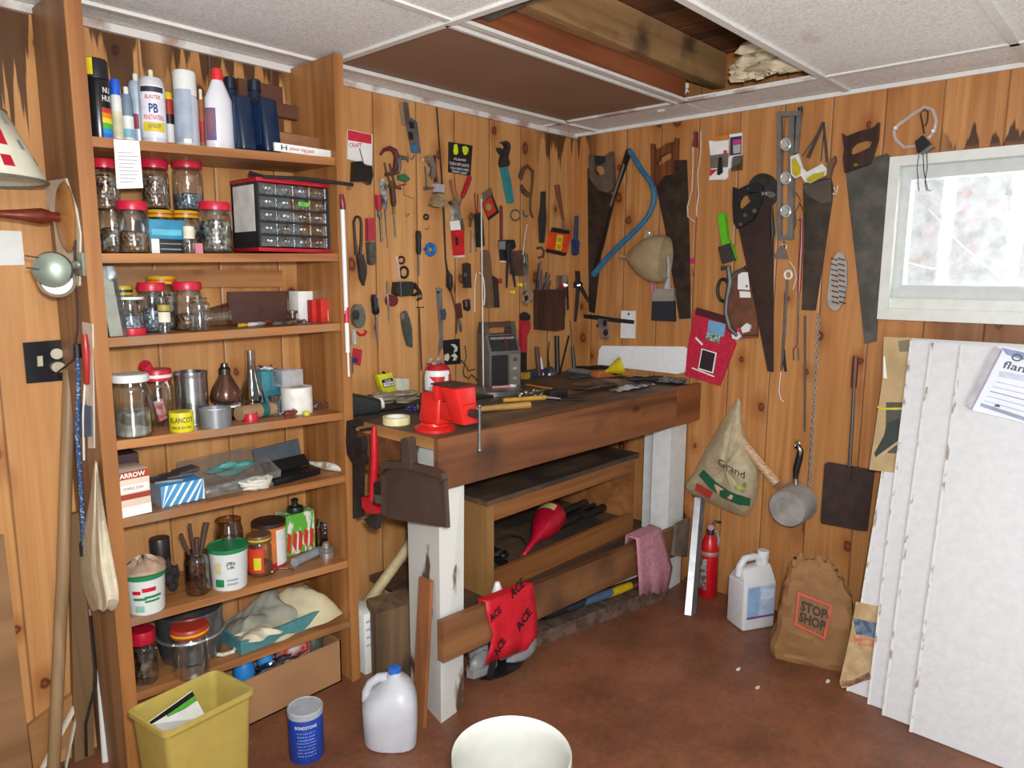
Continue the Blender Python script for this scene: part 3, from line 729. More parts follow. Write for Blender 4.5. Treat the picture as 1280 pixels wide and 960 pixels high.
# brown stepped tray, cardboard, white box, hanging tag
q1 = bx(1, 303, 357, 104, .07, .05)
BRN = M('5d3a2a', .5, noise=.1)
o = thing('stepped_tray', 'brown stepped metal tray standing behind the blue oil bottles', 'tray', (q1[0], q1[2], q1[4]))
m = MB(); m.box(*q1[:5], q1[5]); m.build('back_plate', BRN, o)
for i, (pr, pt, pb_) in enumerate(((375, 130, 147), (372, 165, 178))):
    q = bx(1, 340, pr, pt, .09, .02); zb = hit(357, pb_, 1, -.09).z
    m = MB(); m.box(q[0], q[1], q[2], q[3], max(zb, q[4]), q[5]); m.build('step', BRN, o)
q = bx(1, 352, 409, 168, .19, .13); zz = q[4]
q2 = bx(1, 344, 415, 183, .235, .17)
one(MB().box(q[0]+.005, q[1], q[2]+.02, q[3], q2[5], q[5]), 'cardboard_box', M('8a5c3c', .8), 'flat brown cardboard box lying on the white printed box, top shelf', 'box', bevel=.001)
o = thing('flat_box', 'flat white box with red printing at right end of top shelf', 'box', (q2[0], q2[2], q2[4]))
MB().box(*q2).build('carton', PAPER, o, bevel=.001)
m = MB(); ftext(m, 'H', q2, .10, .2, .2, .8); m.build('lettering', BLK, o)
m = MB(); ftext(m, 'piston ring pack', q2, .25, .68, .2, .75); m.build('lettering', M('b8202a', .5), o)
p0 = V((at_y(1, 160, -.275).x, -.275, 0)); a = [hit(x, y, 1, -.276) for x, y in ((142, 174), (174, 176), (179, 235), (146, 236))]
o = thing('paper_tag', 'white paper note hanging from the front edge of the top shelf', 'note', a[0])
MB().prism(a, (0, .0012, 0)).build('sheet', PAPER, o)
m = MB()
for i in range(9):
    y = 190+i*4.6; m.add([hit(147+i*.4, y, 1, -.2765), hit(166+(i*7) % 9, y+.6, 1, -.2765), hit(166+(i*7) % 9, y+1.6, 1, -.2765), hit(147+i*.4, y+1., 1, -.2765)], [(0, 1, 2, 3)])
m.build('writing_lines', M('9d9da2', .8), o)
m = MB(); m.tube([hit(154, 178, 1, -.279), hit(154, 178, 1, -.2615)], .002, 8); m.build('pin', STEEL, o)
# ---- second shelf
RL = M('bf1f38', .35, noise=.06)
Z2 = 1.476
def st2(pl, pr, pt, d, pb=317): return stand(2, pl, pr, pt, d=d)
wide = st2(122, 160, 263, .17)
jar(wide, 'wide clear jar of screws without lid at left end of second shelf', None, NUTS, .55)
jar(st2(146, 187, 252, .215), 'red lidded clear jar of nails in front, left end of second shelf', RL, NAILS, .45)
yl = M('c9a51e', .4); o1 = st2(184, 218, 263, .075); o2 = st2(216, 251, 264, .075)
jar(o1, 'jar with orange and yellow lid behind the blue carton, left of a pair', yl, M('4f8f9c', .6), .8, lid2=M('c8401e', .4), lidh=.015)
jar(o2, 'jar with orange and yellow lid behind the blue carton, right of a pair', yl, NUTS, .7, lid2=M('c8401e', .4), lidh=.015)
for (pl, pr, pt, lab, ct, base) in ((116, 152, 200, 'red lidded jar of rusty screws stacked highest at left, second shelf', NAILS, wide), (177, 214, 201, 'red lidded clear jar stacked behind the hanging paper note', NAILS, o1), (217, 256, 201, 'red lidded jar with grey blue bits stacked in second shelf centre', BLUEB, o2)):
    d = .075 if base is not wide else .14
    c, r, h = stand(2, pl, pr, pt, d=d)
    jar((c, r, h), lab, RL, ct, .75 if ct is not BLUEB else .35, z0=base[0].z+base[2]+.001, group='red lidded jars stacked on other jars')
c0, r0, h0 = wide
q = bx(2, 190, 229, 299, .20, .10)
o = thing('small_carton', 'black and white small carton low on the second shelf', 'box', (q[0], q[2], q[4])); MB().box(*q).build('carton', M('22242a', .5), o, bevel=.001); fpatch(q, 0, .25, 0, 1).build('white_end', PAPER, o); fpatch(q, .28, .95, .25, .35).build('pale_stripe', M('8a8a90', .5), o); fpatch(q, .28, .95, .65, .72).build('pale_stripe', M('8a8a90', .5), o)
q2 = bx(2, 187, 233, 275, .19, .08); q2 = (*q2[:4], q[5]+.0006, q2[5])
o = thing('small_carton', 'bright blue carton stacked on the black and white one', 'box', (q2[0], q2[2], q2[4])); MB().box(*q2).build('carton', M('3386a8', .5), o, bevel=.001); fpatch(q2, .1, .9, .2, .5).build('label_patch', M('5fb4c8', .5), o)
jar(st2(229, 244, 283, .225), 'tiny clear jar with cream lid in front of the cartons', CREAM, None, lidh=.028, name='small_jar')
q = bx(2, 244, 254, 304, .225, .03); one(MB().box(*q), 'small_carton', M('c87a86', .5), 'tiny pink carton beside the round glass jar', 'box')
c, r, h = st2(249, 291, 253, .20)
jar((c, r, h), 'red lidded bulging glass jar beside the red topped drawer organizer', RL, NUTS, .7, neck=.9)
# drawer organizer
d = .235; a = at_y(2, 325, -d); b = at_y(2, 413, -d); zt = hit(370, 226, 1, -d).z; z0 = max(a.z, b.z)+.001
dep = .16; x0, x1 = a.x, b.x
o = thing('drawer_organizer', 'black parts organizer with red top and clear small drawers', 'organizer', ((x0+x1)/2, -d+dep/2, z0))
fr = MB(); fr.box(x0, x0+.006, -d, -d+dep, z0+.012, zt-.012); fr.box(x1-.01, x1, -d, -d+dep, z0+.012, zt-.012); fr.box(x0, x1, -d+dep-.006, -d+dep, z0+.012, zt-.012)
H = (zt-z0-.024)/5
for i in range(1, 5): fr.box(x0+.006, x1-.01, -d, -d+dep-.006, z0+.012+i*H-.0025, z0+.012+i*H+.0025)
fr.build('frame', M('26272b', .4), o)
for za, zb in ((z0, z0+.012), (zt-.012, zt)): MB().box(x0-.003, x1+.003, -d-.003, -d+dep+.002, za, zb).build('end_cap', M('a8182a', .35), o, bevel=.002)
W = (x1-x0-.016)/4
for i in range(5):
    for j in range(4):
        xx = x0+.006+j*W; zz = z0+.012+i*H
        m = MB(); m.box(xx+.001, xx+W-.001, -d+.001, -d+.004, zz+.004, zz+H-.004); m.box(xx+W*.4, xx+W*.6, -d-.004, -d+.001, zz+H*.45, zz+H*.6)
        dr = m.build('drawer', glass('eef0ee', .25), o)
        m = MB(); m.box(xx+.003, xx+W-.003, -d+.012, -d+dep-.02, zz+.004, zz+H*random.uniform(.5, .75)); m.build('contents', random.choice([NUTS, NUTS, BLUEB, NAILS]), dr)
m = MB(); m.box(x0+W*2+.02, x0+W*3, -d-.0012, -d, z0+.012+3*H+.014, z0+.012+3*H+.026); m.build('green_sticker', M('5fc03a', .5), o)
m = MB(); m.box(x0-.001, x0, -d+.02, -d+dep-.012, z0+.06, zt-.02); m.build('paper_note', M('d5d4cc', .8), o)
m = MB(); p = [hit(312, 216, 1, -.20), hit(330, 221, 1, -.24), hit(380, 223, 1, -.262), hit(441, 231, 1, -.278)]
m.tube(p, [.006, .0055, .005, .006], 8); one(m, 'iron_rod', M('2c2a28', .5, .3), 'black iron rod lying across top of the drawer organizer', 'rod')
m = MB(); q = list(bx(2, 415, 424, 283, .16, .002)); q[0] = XR-.020; m.hexa([(q[0], -.20, q[4]), (q[0]+.002, -.20, q[4]), (q[0]+.014, -.08, q[4]), (q[0]+.012, -.08, q[4]), (q[0], -.20, q[5]-.01), (q[0]+.002, -.20, q[5]-.01), (q[0]+.008, -.08, q[5]), (q[0]+.006, -.08, q[5])])
one(m, 'white_card', PAPER, 'white card standing on edge right of the drawer organizer', 'card')
# ---- third shelf
CLP = glass('e6e8e6', .22, .15)
a, b, c_, d_ = [hit(*p, 1, -y) for p, y in (((127, 360), .24), ((141, 359), .24), ((152, 421), .25), ((139, 424), .25))]
o = thing('stirrer_pack', 'clear plastic pack of white stick stirrers leaning at shelf end', 'pack', at_y(3, 145, -.24))
zb = pz(3, -2.24)+.002
m = MB()
for i in range(4):
    xb = -2.260+.009*i; m.hexa([(xb+.012, -.245+.004*i, zb), (xb+.020, -.245+.004*i, zb), (xb+.020, -.238+.004*i, zb), (xb+.012, -.238+.004*i, zb), (xb, -.225, zb+.165-.008*i), (xb+.008, -.225, zb+.165-.008*i), (xb+.008, -.215, zb+.165-.008*i), (xb, -.215, zb+.165-.008*i)])
m.build('sticks', CREAM, o)
m = MB(); m.hexa([(-2.252, -.252, zb), (-2.205, -.252, zb), (-2.205, -.20, zb), (-2.252, -.20, zb), (-2.263, -.235, zb+.18), (-2.222, -.235, zb+.18), (-2.222, -.18, zb+.18), (-2.263, -.18, zb+.18)]); m.build('wrapper', glass('dfe3e3', .3, .2), o)
def st3(pl, pr, pt, d=None, pb=None): return stand(3, pl, pr, pt, pb=pb, d=d)
c, r, h = st3(145, 182, 371, .205)
o = jar((c, r, h), 'upside down clear jar standing on red lid with white rim', None, None); MB().lathe(c, [(r*1.0, 0), (r*1.02, .003), (r*1.02, .018), (r*.9, .02)], 26).build('lid', RL, o); MB().lathe(c, [(r*.9, h-.008), (r*.98, h-.006), (r*.98, h), (0, h)], 24).build('rim', PLW, o); MB().lathe(c, [(r*.9, .02), (r*.9, .05), (0, .055)], 20).build('contents', BLUEB, o)
jar(st3(142, 168, 357, .14), 'small jar with black and yellow lid behind the upside down jar', M('b8a024', .4), NUTS, .5, lid2=BLK, lidh=.02)
jar(st3(184, 223, 345, .09), 'yellow lidded jar at the back between two red lidded jars', M('c9a51e', .4), NUTS, .7, lid2=M('c8501e', .4))
jar(st3(172, 209, 353, .16), 'red lidded tall jar of steel bits, left one on third shelf', RL, BLUEB, .5)
jar(st3(216, 254, 352, .16), 'red lidded tall jar, right one on third shelf', RL, NAILS, .35)
c, r, h = st3(197, 214, 381, .235); o = jar((c, r, h), 'little clear jar with yellowish lid and cream label, third shelf', M('a08a3a', .5), None, lidh=.01, name='small_jar'); wrap(o, c, r, h*.4, h*.75, CREAM, 1.0)
jar(st3(236, 263, 373, .23), 'small empty round glass jar without lid on third shelf', None, None, name='small_jar', neck=.75)
c = at_y(3, 272, -.17); c.z += .036
m = MB(); ax = V((.8, -.45, .15)).normalized(); m.lathe(c-ax*.04, [(.02, 0), (.026, .004), (.036, .075), (.038, .078)], 24, ax=ax, cap=False); m.lathe(c-ax*.04, [(0, .0), (.02, 0)], 24, ax=ax, cap=False); one(m, 'plastic_cup', glass('e6e6e2', .3), 'clear plastic cup lying on its side before the brown plate', 'cup')
q = bx(3, 287, 360, 364, .09, .006); m = MB(); m.box(*q); o = thing('metal_plate', 'dark brown steel plate standing at back of third shelf', 'plate', (q[0], q[2], q[4])); m.build('plate', M('4a2c22', .5), o); m = MB(); m.box(q[0], q[1], q[2]-.05, q[2], q[4], q[4]+.003); m.build('flange', M('4a2c22', .5), o); MB().tube([((q[0]+q[1])/2-.01, q[2]-.004, q[4]+.03), ((q[0]+q[1])/2+.012, q[2]-.02, q[4]+.045), ((q[0]+q[1])/2+.002, q[2]-.02, q[4]+.06)], .002, 6).build('wire_clip', STEEL, o)
for i, (pl, pr, cc, lab) in enumerate(((299, 309, 'c9a632', 'small yellow plastic plug lying on third shelf'), (311, 322, 'd2d4d6', 'small white tube lying on third shelf'), (320, 330, '9aa0a4', 'small grey tube lying on third shelf'), (331, 341, 'b23a3a', 'small red plug lying on third shelf'))):
    p = at_y(3, pl, -.2+.012*i); p2 = at_y(3, pr, -.19+.012*i); p.z += .007; p2.z += .007; m = MB(); m.tube([p, p.lerp(p2, .5), p2], [.006, .0065, .004], 8); one(m, 'small_tube', M(cc, .4), lab, 'tube')
c = at_y(3, 366, -.13); m = MB(); m.lathe(c, [(.012, 0), (.03, .004), (.032, .009), (.02, .013), (.011, .016), (.011, .03), (.017, .032), (.017, .04), (0, .042)], 20); one(m, 'valve_knob', M('6f5a58', .35, .6), 'round metal fitting with pinkish top on third shelf', 'fitting')
m = MB(); c = at_y(3, 352, -.2); m.lathe(c, [(.03, 0), (.036, .004), (.03, .012), (0, .016)], 16, sq=(1.6, .8)); one(m, 'plastic_packet', glass('cfd3cf', .35, .2), 'crumpled clear packet of small parts before the metal fitting', 'packet')
c = at_y(3, 380, -.215); m = MB(); m.lathe(c, [(.007, 0), (.011, .004), (.009, .012), (.004, .016), (0, .017)], 12); one(m, 'glass_stopper', glass('c8d0d8', .4), 'tiny clear glass stopper near the white boxes', 'stopper')
q = bx(3, 374, 404, 364, .10, .06); one(MB().box(*q), 'white_box', PAPER, 'white upright carton behind the small red boxes', 'box', bevel=.001)
for i, (pl, pr, pt, d, lab) in enumerate(((391, 405, 375, .16, 'small red carton, left of two on third shelf'), (402, 420, 374, .19, 'small red carton with white label, right of two on third shelf'))):
    q = bx(3, pl, pr, pt, d, .03); o = thing('red_carton', lab, 'box', (q[0], q[2], q[4]), 'small red cartons'); MB().box(*q).build('carton', M('c0281f', .5), o, bevel=.001)
    fpatch(q, *((.45, .95, .05, .5) if i else (.35, .8, .1, .55))).build('label_patch', PAPER, o)
# ---- fourth shelf
K()
def st(k, pl, pr, pt, pb=None, d=None): return stand(k, pl, pr, pt, pb, d)
jar(st(4, 139, 190, 467, 549), 'large clear jar of washers with flat white lid, fourth shelf', PLW, speck(['b9b2a8', 'cfcac2', '8a7a6c', '6f8a80'], 30, .4, .1, 'washers'), .45, lidh=.014)
o = jar(st(4, 177, 218, 461, 534), 'clear jar with red lid over white spotted ring, fourth shelf', RL, None, lidh=.026, lid2=PLW)
c = st(4, 177, 218, 461, 534)[0]; m = MB(); m.obox((c.x, c.y-.01, c.z+.045), (.012, 0, .004), (0, .004, 0), (-.006, 0, .03)); m.build('red_packet', M('b8454a', .5, h2='d8d4cf', scale=50), o)
c, r, h = st(4, 177, 194, 452, d=.15); c, r2, h2 = st(4, 180, 212, 461, 534); zt = c.z+h2
m = MB(); ax = V((-.55, -.5, .75)).normalized(); m.lathe((c.x-.028, c.y-.02, zt+.004), [(.016, 0), (.017, .018), (.015, .022), (0, .022)], 20, ax=ax); one(m, 'bottle_cap', M('c02838', .3), 'red plastic cap tipped on its side on top of the red lidded jar', 'cap')
c, r, h = st(4, 219, 261, 464, d=.13)
m = MB(); pr = [(r, 0)]
for i in range(22): pr.append((r*(1 if i % 2 else .975), h*(i+1)/24))
pr += [(r*1.02, h-.002), (r*1.02, h), (r*.97, h), (r*.95, h*.5), (0, h*.5)]
m.lathe(c, pr, 28); one(m, 'tin_can', M('a9a8a4', .25, .95), 'open ribbed silver tin can at back of fourth shelf', 'can')
c, r, h = st(4, 211, 243, 514, 541); YEL = M('d3c71c', .45)
o = can((c, r, h), 'small yellow can with black lettering at front of fourth shelf', YEL, name='yellow_can', dome=False)
ctext(o, c, r, "BLANCO'S", h*.5, h*.78, BLK, .95); ctext(o, c, r, 'MADE IN USA', h*.2, h*.32, BLK, .8)
c, r, h = st(4, 248, 290, 510, 536)
o = thing('round_tin', 'round silver grey tin with open white top, fourth shelf', 'tin', c); m = MB(); m.lathe(c, [(r, 0), (r, h), (r*.94, h), (r*.92, h*.3), (0, h*.3)], 30); m.build('body', M('8f9296', .35, .5), o); MB().lathe(c, [(r*.9, h*.3+.002), (r*.9, h*.86), (r*.5, h*.86), (r*.5, h*.5), (0, h*.5)], 28).build('white_roll', PLW, o)
c, r, h = st(4, 266, 301, 505, d=.14)
jb = jar((c, r*.9, h), 'dark low jar with white rim under the reflector bulb', None, M('2a2320', .5), .9, neck=.95, tint='b0aca8', name='small_jar'); MB().lathe(c, [(r*.9, h-.008), (r*1.05, h-.006), (r*1.05, h), (0, h)], 24).build('rim', PLW, jb)
zt = c.z+h+.001; k = at_y(4, 283, -.14); c2, r2, h2 = st(4, 263, 303, 453, d=.14); top = c2.z+h2
o = thing('reflector_bulb', 'brown tinted reflector bulb standing face down on dark jar', 'bulb', (c.x, c.y, zt)); hh = top-zt
m = MB(); m.lathe((c.x, c.y, zt), [(0, 0), (r2*.6, .002), (r2*.95, hh*.10), (r2, hh*.2), (r2*.85, hh*.38), (r2*.5, hh*.62), (r2*.36, hh*.72)], 28); m.build('glass', M('6b4a3a', .2, .6, noise=.3), o)
m = MB(); m.lathe((c.x, c.y, zt), [(r2*.36, hh*.70), (r2*.37, hh*.86), (r2*.25, hh*.90), (r2*.22, hh*.98), (0, hh)], 20); m.build('screw_base', M('5c554e', .3, .9), o)
c, r, h = st(4, 298, 331, 438, d=.11)
m = MB(); m.lathe(c, [(r*.62, 0), (r*.95, h*.12), (r, h*.22), (r*.85, h*.38), (r*.5, h*.6), (r*.36, h*.8), (r*.4, h)], 26, cap=False); one(m, 'lamp_chimney', glass('dcd4c4', .3), 'clear glass oil lamp chimney standing at back of fourth shelf', 'lamp glass')
a = at_y(4, 299, -.20); b = at_y(4, 341, -.17); a.z += .024; b.z += .024
m = MB(); m.tube([a, b], [.0235, .0235], 16); o = thing('paper_roll', 'brown paper roll with teal band in front of the lamp chimney', 'roll', at_y(4, 320, -.19)); m.build('roll', M('9a7a58', .7), o); m = MB(); m.tube([a.lerp(b, .58), a.lerp(b, .78)], .0243, 16); m.build('band', M('1f5c58', .6), o)
for pl, pr, pt, pb, lab in ((303, 323, 516, 528, 'red plastic bottle cap lying at front of fourth shelf'), (320, 333, 512, 522, 'smaller red cap half behind the front red cap')):
    c, r, h = st(4, pl, pr, pt, pb); m = MB(); m.lathe(c, [(r, 0), (r, h*.9), (r*.92, h), (r*.8, h*.8), (0, h*.8)], 20); one(m, 'bottle_cap', M('b81c2c', .35), lab, 'cap', 'red caps on the fourth shelf')
c, r, h = st(4, 336, 353, 494, 521); m = MB(); m.lathe(c, [(r*.9, 0), (r, .004), (r*.6, .012), (r*.5, h*.6), (r*.9, h*.85), (r*1.05, h), (0, h)], 20); one(m, 'metal_stand', STEEL, 'small waisted metal stand beside the paper roll', 'stand')
q = bx(4, 329, 356, 463, .10, .07); o = thing('teal_box', 'teal blue carton with torn paper top at back of fourth shelf', 'box', (q[0], q[2], q[4])); MB().box(*q).build('carton', M('3a7f8c', .5, h2='2a6470', scale=40), o, bevel=.001); m = MB(); m.grid([[V((q[0]+.01+(q[1]-q[0]-.02)*i/4, q[2]+.02+.02*j, q[5]+.006+.008*math.sin(i*2+j*3))) for i in range(5)] for j in range(3)]); m.build('paper_scrap', PAPER, o, solid=.001)
c, r, h = st(4, 351, 391, 483, d=.16)
o = thing('tape_roll', 'thick roll of white tape on the fourth shelf', 'tape', c); m = MB(); m.lathe(c, [(r*.45, 0), (r, 0), (r, h), (r*.45, h), (r*.45, 0)], 28, cap=False); m.build('tape', M('dcd9d0', .6), o); m = MB(); m.lathe(c, [(r*.40, 0), (r*.45, 0), (r*.45, h), (r*.40, h), (r*.40, 0)], 20, cap=False); m.build('core', M('a9825a', .7), o)
z1 = c.z+h+.0006
q = bx(4, 354, 381, 462, .16, .06, z0=z1); q = (*q[:5], hit(368, 462, 1, -.16).z); m = MB(); m.box(*q); one(m, 'plastic_case', haze('c8ccd0', .45, .3), 'frosted clear plastic case sitting on the white tape roll', 'case', bevel=.003)
q = bx(4, 354, 376, 501, .235, .03); o = thing('red_wrapper', 'red and clear candy-like wrapper packet at shelf front', 'packet', (q[0], q[2], q[4])); m = MB(); m.ball(((q[0]+q[1])/2, q[2]+.015, q[4]+.011), (.03, .014, .011), 12, .12); m.build('film', glass('d8d4d0', .35, .2), o); m = MB(); m.obox(((q[0]+q[1])/2, q[2]+.012, q[4]+.011), (.018, 0, .005), (0, .006, 0), (-.002, 0, .007)); m.build('strip', M('b8283c', .4), o)
c = at_y(4, 383, -.23); m = MB(); m.lathe(c, [(.011, 0), (.012, .004), (.011, .012), (0, .013)], 14); one(m, 'small_plug', M('c9c030', .4), 'tiny yellow plastic plug at front of fourth shelf', 'plug')
c = at_y(4, 396, -.17); m = MB(); lumps(m, (c.x, c.y, c.z+.02), (.022, .02, .012), 6, .3); one(m, 'plastic_wad', glass('d4d4d0', .35, .25), 'crumpled clear plastic wad at right end of fourth shelf', 'plastic')
m = MB(); a = at_y(4, 398, -.2); b = at_y(4, 425, -.14)
for i in range(5):
    t = i/5; p = a.lerp(b, t); m.tube([p+V((0, 0, .006)), p+V((.02, .012, .02+.004*i)), p+V((.045, .02, .012))], [.003, .003, .0015], 6)
one(m, 'twig_bundle', M('5a3a2a', .8), 'dried brown twisted root at right end of fourth shelf', 'twig')
# ---- fifth shelf
q = bx(5, 147, 190, 588, .255, .10)
o = thing('staple_box', 'tan and white staple box with dark red bands and white lettering', 'box', (q[0], q[2], q[4])); MB().box(*q).build('carton', M('d9c3ac', .6, noise=.05), o, bevel=.001)
BRR = M('9c3a24', .5); fpatch(q, 0, 1, .83, 1).build('red_band', BRR, o); fpatch(q, 0, 1, .38, .5).build('red_band', BRR, o); fpatch(q, 0, 1, 0, .22).build('white_band', PAPER, o); fpatch(q, .05, .95, .53, .7).build('white_band', PAPER, o)
m = MB(); ftext(m, 'ARROW', q, .14, .88, .86, .97); m.build('lettering', PAPER, o); m = MB(); ftext(m, 'STAPLE GUN', q, .22, .8, .59, .65); m.build('lettering', BRR, o)
q2 = bx(5, 150, 186, 574, .17, .09); one(MB().box(q2[0], q2[1]-.01, -.148, -.06, q2[4], q2[5]+.012), 'dark_box', M('40272a', .6), 'dark maroon box standing behind the staple box', 'box')
q = bx(5, 203, 256, 603, .23, .13)
o = thing('striped_box', 'blue carton with white diagonal stripes full of small hardware', 'box', (q[0], q[2], q[4])); MB().box(*q).build('carton', M('3f8fc2', .5, noise=.05), o, bevel=.001)
m = MB(); x0, x1, y0, y1, z0, z1 = q
for i in range(7):
    u = -.25+i*.2
    pts = [(u, 0), (u+.07, 0), (u+.42, 1), (u+.35, 1)]
    cl = []
    for (a, b) in pts: cl.append((min(1, max(0, a)), b))
    m.add([(x0+(x1-x0)*a, y0-.0008, z0+(z1-z0)*b) for a, b in cl], [(0, 1, 2, 3)])
m.build('white_stripes', PAPER, o); m = MB(); m.box(x0-.001, x0, y0, y1, z0, z1); m.build('grey_end', M('8d98a4', .6), o)
zt = z1
for i, lab in enumerate(('grey steel hinge lying on the blue striped carton', 'steel bracket lying on the blue striped carton', 'long thin steel strap lying on the blue striped carton')):
    m = MB(); cx_ = x0+.03+.035*i; m.obox((cx_, y0+.05+.01*i, zt+.005+.006*i), (.035, .012*(i-1), .0), (-.004, .02, .002), (0, 0, .003)); one(m, ('hinge', 'bracket', 'strap')[i], M('77777a', .35, .7, noise=.3), lab, 'hardware')
# clear blister tray with teal things, black case, rope
q = bx(5, 246, 346, 556, .12, .10); o = thing('blister_tray', 'wide clear plastic tray of teal and grey hardware on fifth shelf', 'tray', ((q[0]+q[1])/2, -.1, q[4]))
xa, xb = at_y(5, 244, -.2).x, at_y(5, 345, -.2).x; zb = pz(5, xa)
m = MB(); m.hexa([(xa, -.225, zb+.001), (xb, -.225, zb-.006), (xb, -.06, zb-.006), (xa, -.06, zb+.001), (xa+.01, -.215, zb+.03), (xb+.02, -.2, zb+.03), (xb+.02, -.03, zb+.085), (xa+.02, -.03, zb+.075)]); m.build('clear_cover', haze('9a9488', .32, .25, .1), o)
m = MB(); lumps(m, ((xa+xb)/2+.02, -.11, zb+.045), (.06, .02, .016), 10, .1); m.build('teal_parts', M('4a9490', .5), o)
m = MB(); lumps(m, ((xa+xb)/2-.03, -.17, zb+.012), (.06, .03, .008), 14, .2); m.build('steel_parts', M('9a9a9c', .35, .4, noise=.3), o)
m = MB(); c = at_y(5, 320, -.215)
for i in range(9):
    rr = .011+.0036*i; zz = c.z+.006+.009*(i % 3)
    m.tube([c+V((rr*1.25*math.cos(a)+.002*math.sin(3*a+i), rr*.75*math.sin(a), zz-c.z+.004*math.sin(a*2+i))) for a in [j*PI/9 for j in range(18)]], .0052, 6, True)
one(m, 'rope_coil', M('d6d3c6', .8, noise=.15, scale=200), 'small coil of white rope lying at front of fifth shelf', 'rope')
xa, xb = at_y(5, 337, -.20).x, at_y(5, 396, -.19).x; zb = pz(5, (xa+xb)/2)+.006
o = thing('black_case', 'open black plastic case with tilted grey lid on fifth shelf', 'case', ((xa+xb)/2, -.16, zb-.006))
m = MB(); m.hexa([(xa, -.235, zb-.004), (xb, -.215, zb-.004), (xb, -.10, zb-.004), (xa, -.12, zb-.004), (xa, -.235, zb+.018), (xb, -.215, zb+.018), (xb, -.10, zb+.018), (xa, -.12, zb+.018)]); m.build('base', BLKG, o, bevel=.003)
m = MB(); m.hexa([(xa+.005, -.17, zb+.02), (xb-.005, -.155, zb+.02), (xb-.005, -.12, zb+.045), (xa+.005, -.135, zb+.045), (xa+.005, -.172, zb+.026), (xb-.005, -.157, zb+.026), (xb-.005, -.122, zb+.052), (xa+.005, -.137, zb+.052)]); m.build('inner_tray', BLK, o)
m = MB(); m.hexa([(xa, -.125, zb+.018), (xb, -.105, zb+.018), (xb, -.100, zb+.018), (xa, -.120, zb+.018), (xa+.004, -.095, zb+.09), (xb+.004, -.075, zb+.095), (xb+.004, -.07, zb+.095), (xa+.004, -.09, zb+.09)]); m.build('lid', M('4c545c', .4), o)
m = MB(); a = at_y(5, 388, -.10); b = at_y(5, 430, -.235); m.tube([a+V((0, 0, .018)), a.lerp(b, .3)+V((0, 0, .016)), a.lerp(b, .5)+V((0, 0, .016)), b+V((0, 0, .013))], [.005, .012, .014, .012], 12); o = thing('caulk_tube', 'squeezed white tube lying at right end of fifth shelf', 'tube', a); m.build('tube', M('d0cdc0', .5, h2='8a7a5a', scale=40, lo=.55), o); m = MB(); m.tube([a+V((-.015, .012, .02)), a+V((0, 0, .018))], [.003, .006], 8); m.build('nozzle', PLW, o)
# ---- sixth shelf
GRN = M('1f7a4a', .4)
def bucket(k, pl, pr, pt, pb, label, band, lid=None):
    c, r, h = stand(k, pl, pr, pt, pb); o = thing('plastic_tub', label, 'tub', c)
    m = MB(); m.lathe(c, [(r*.86, 0), (r*.88, .003), (r*.98, h*.86), (r, h*.88), (r, h*.96)]+([(r*.95, h*.96), (r*.9, h*.5), (0, h*.5)] if not lid else [(0, h*.96)]), 30); m.build('body', M('d8dbd6', .4, noise=.03), o)
    if lid: m = MB(); m.lathe(c, [(r*1.01, h*.9), (r*1.03, h*.91), (r*1.03, h), (r*.98, h), (r*.96, h*.975), (0, h*.975)], 30); m.build('lid', lid, o)
    else: m = MB(); m.lathe(c, [(r*1.01, h*.88), (r*1.03, h*.89), (r*1.03, h), (r*.96, h), (r*.95, h*.88)], 30, cap=False); m.build('rim', band, o)
    return o, c, r, h
o, c, r, h = bucket(6, 156, 209, 712, 770, 'white joint compound tub with green rim at left of sixth shelf', GRN)
a0 = face_angle(c)
def slab(o, c, r, h, da, half, u0, u1, mat, name, off=.0015):
    m = MB(); k = lambda u: r*(.88+.10*u/.86)
    cyl_patch(m, c, k((u0+u1)/2)+off, a0+da, half, c[2]+h*u0, c[2]+h*u1, 6); m.build(name, mat, o)
slab(o, c, r, h, -.5, .22, .55, .64, RED, 'red_mark'); slab(o, c, r, h, .15, .35, .60, .70, RED, 'red_mark'); slab(o, c, r, h, -.35, .35, .40, .46, GRN, 'green_mark'); slab(o, c, r, h, .35, .45, .43, .49, GRN, 'green_mark'); slab(o, c, r, h, .3, .4, .33, .38, GRN, 'green_mark'); slab(o, c, r, h, -.4, .25, .10, .26, M('7fae9a', .6), 'green_mark')
m = MB(); cc = c+V((0, 0, h+.012)); rows = []
for i in range(7):
    rr = r*(1.15-.19*i); rows.append([cc+V((rr*math.cos(j*PI/9)*(1+.12*math.sin(j*2*PI/9*2+i)), rr*math.sin(j*PI/9), (.034*math.sin(i/6*PI/2))*(1+.25*math.sin(j*2*PI/9*3+i*.8))-.008)) for j in range(19)])
m.grid(rows); one(m, 'plastic_bag', M('a58a72', .5, noise=.2, scale=30, bump=.5), 'crumpled tan plastic bag lying on the green rimmed tub', 'bag', solid=.002)
c, r, h = st(6, 188, 214, 672, d=.07); can((c, r, h), 'dark metal can standing behind the tan plastic bag', M('4a4642', .35, .6), name='metal_can', dome=False)
m = MB(); c = at_y(6, 215, -.12); lumps(m, (c.x, c.y, c.z+.045), (.02, .03, .035), 9, .2); one(m, 'dark_rag', M('2c2624', .9, bump=.5), 'black rag bunched between tub and stick jar', 'rag')
c, r, h = st(6, 231, 262, 690, 746)
jar((c, r, h), 'tall glass jar full of brown bits holding dark sticks', None, NAILS, .85, neck=.9, tint='b8a898')
m = 0
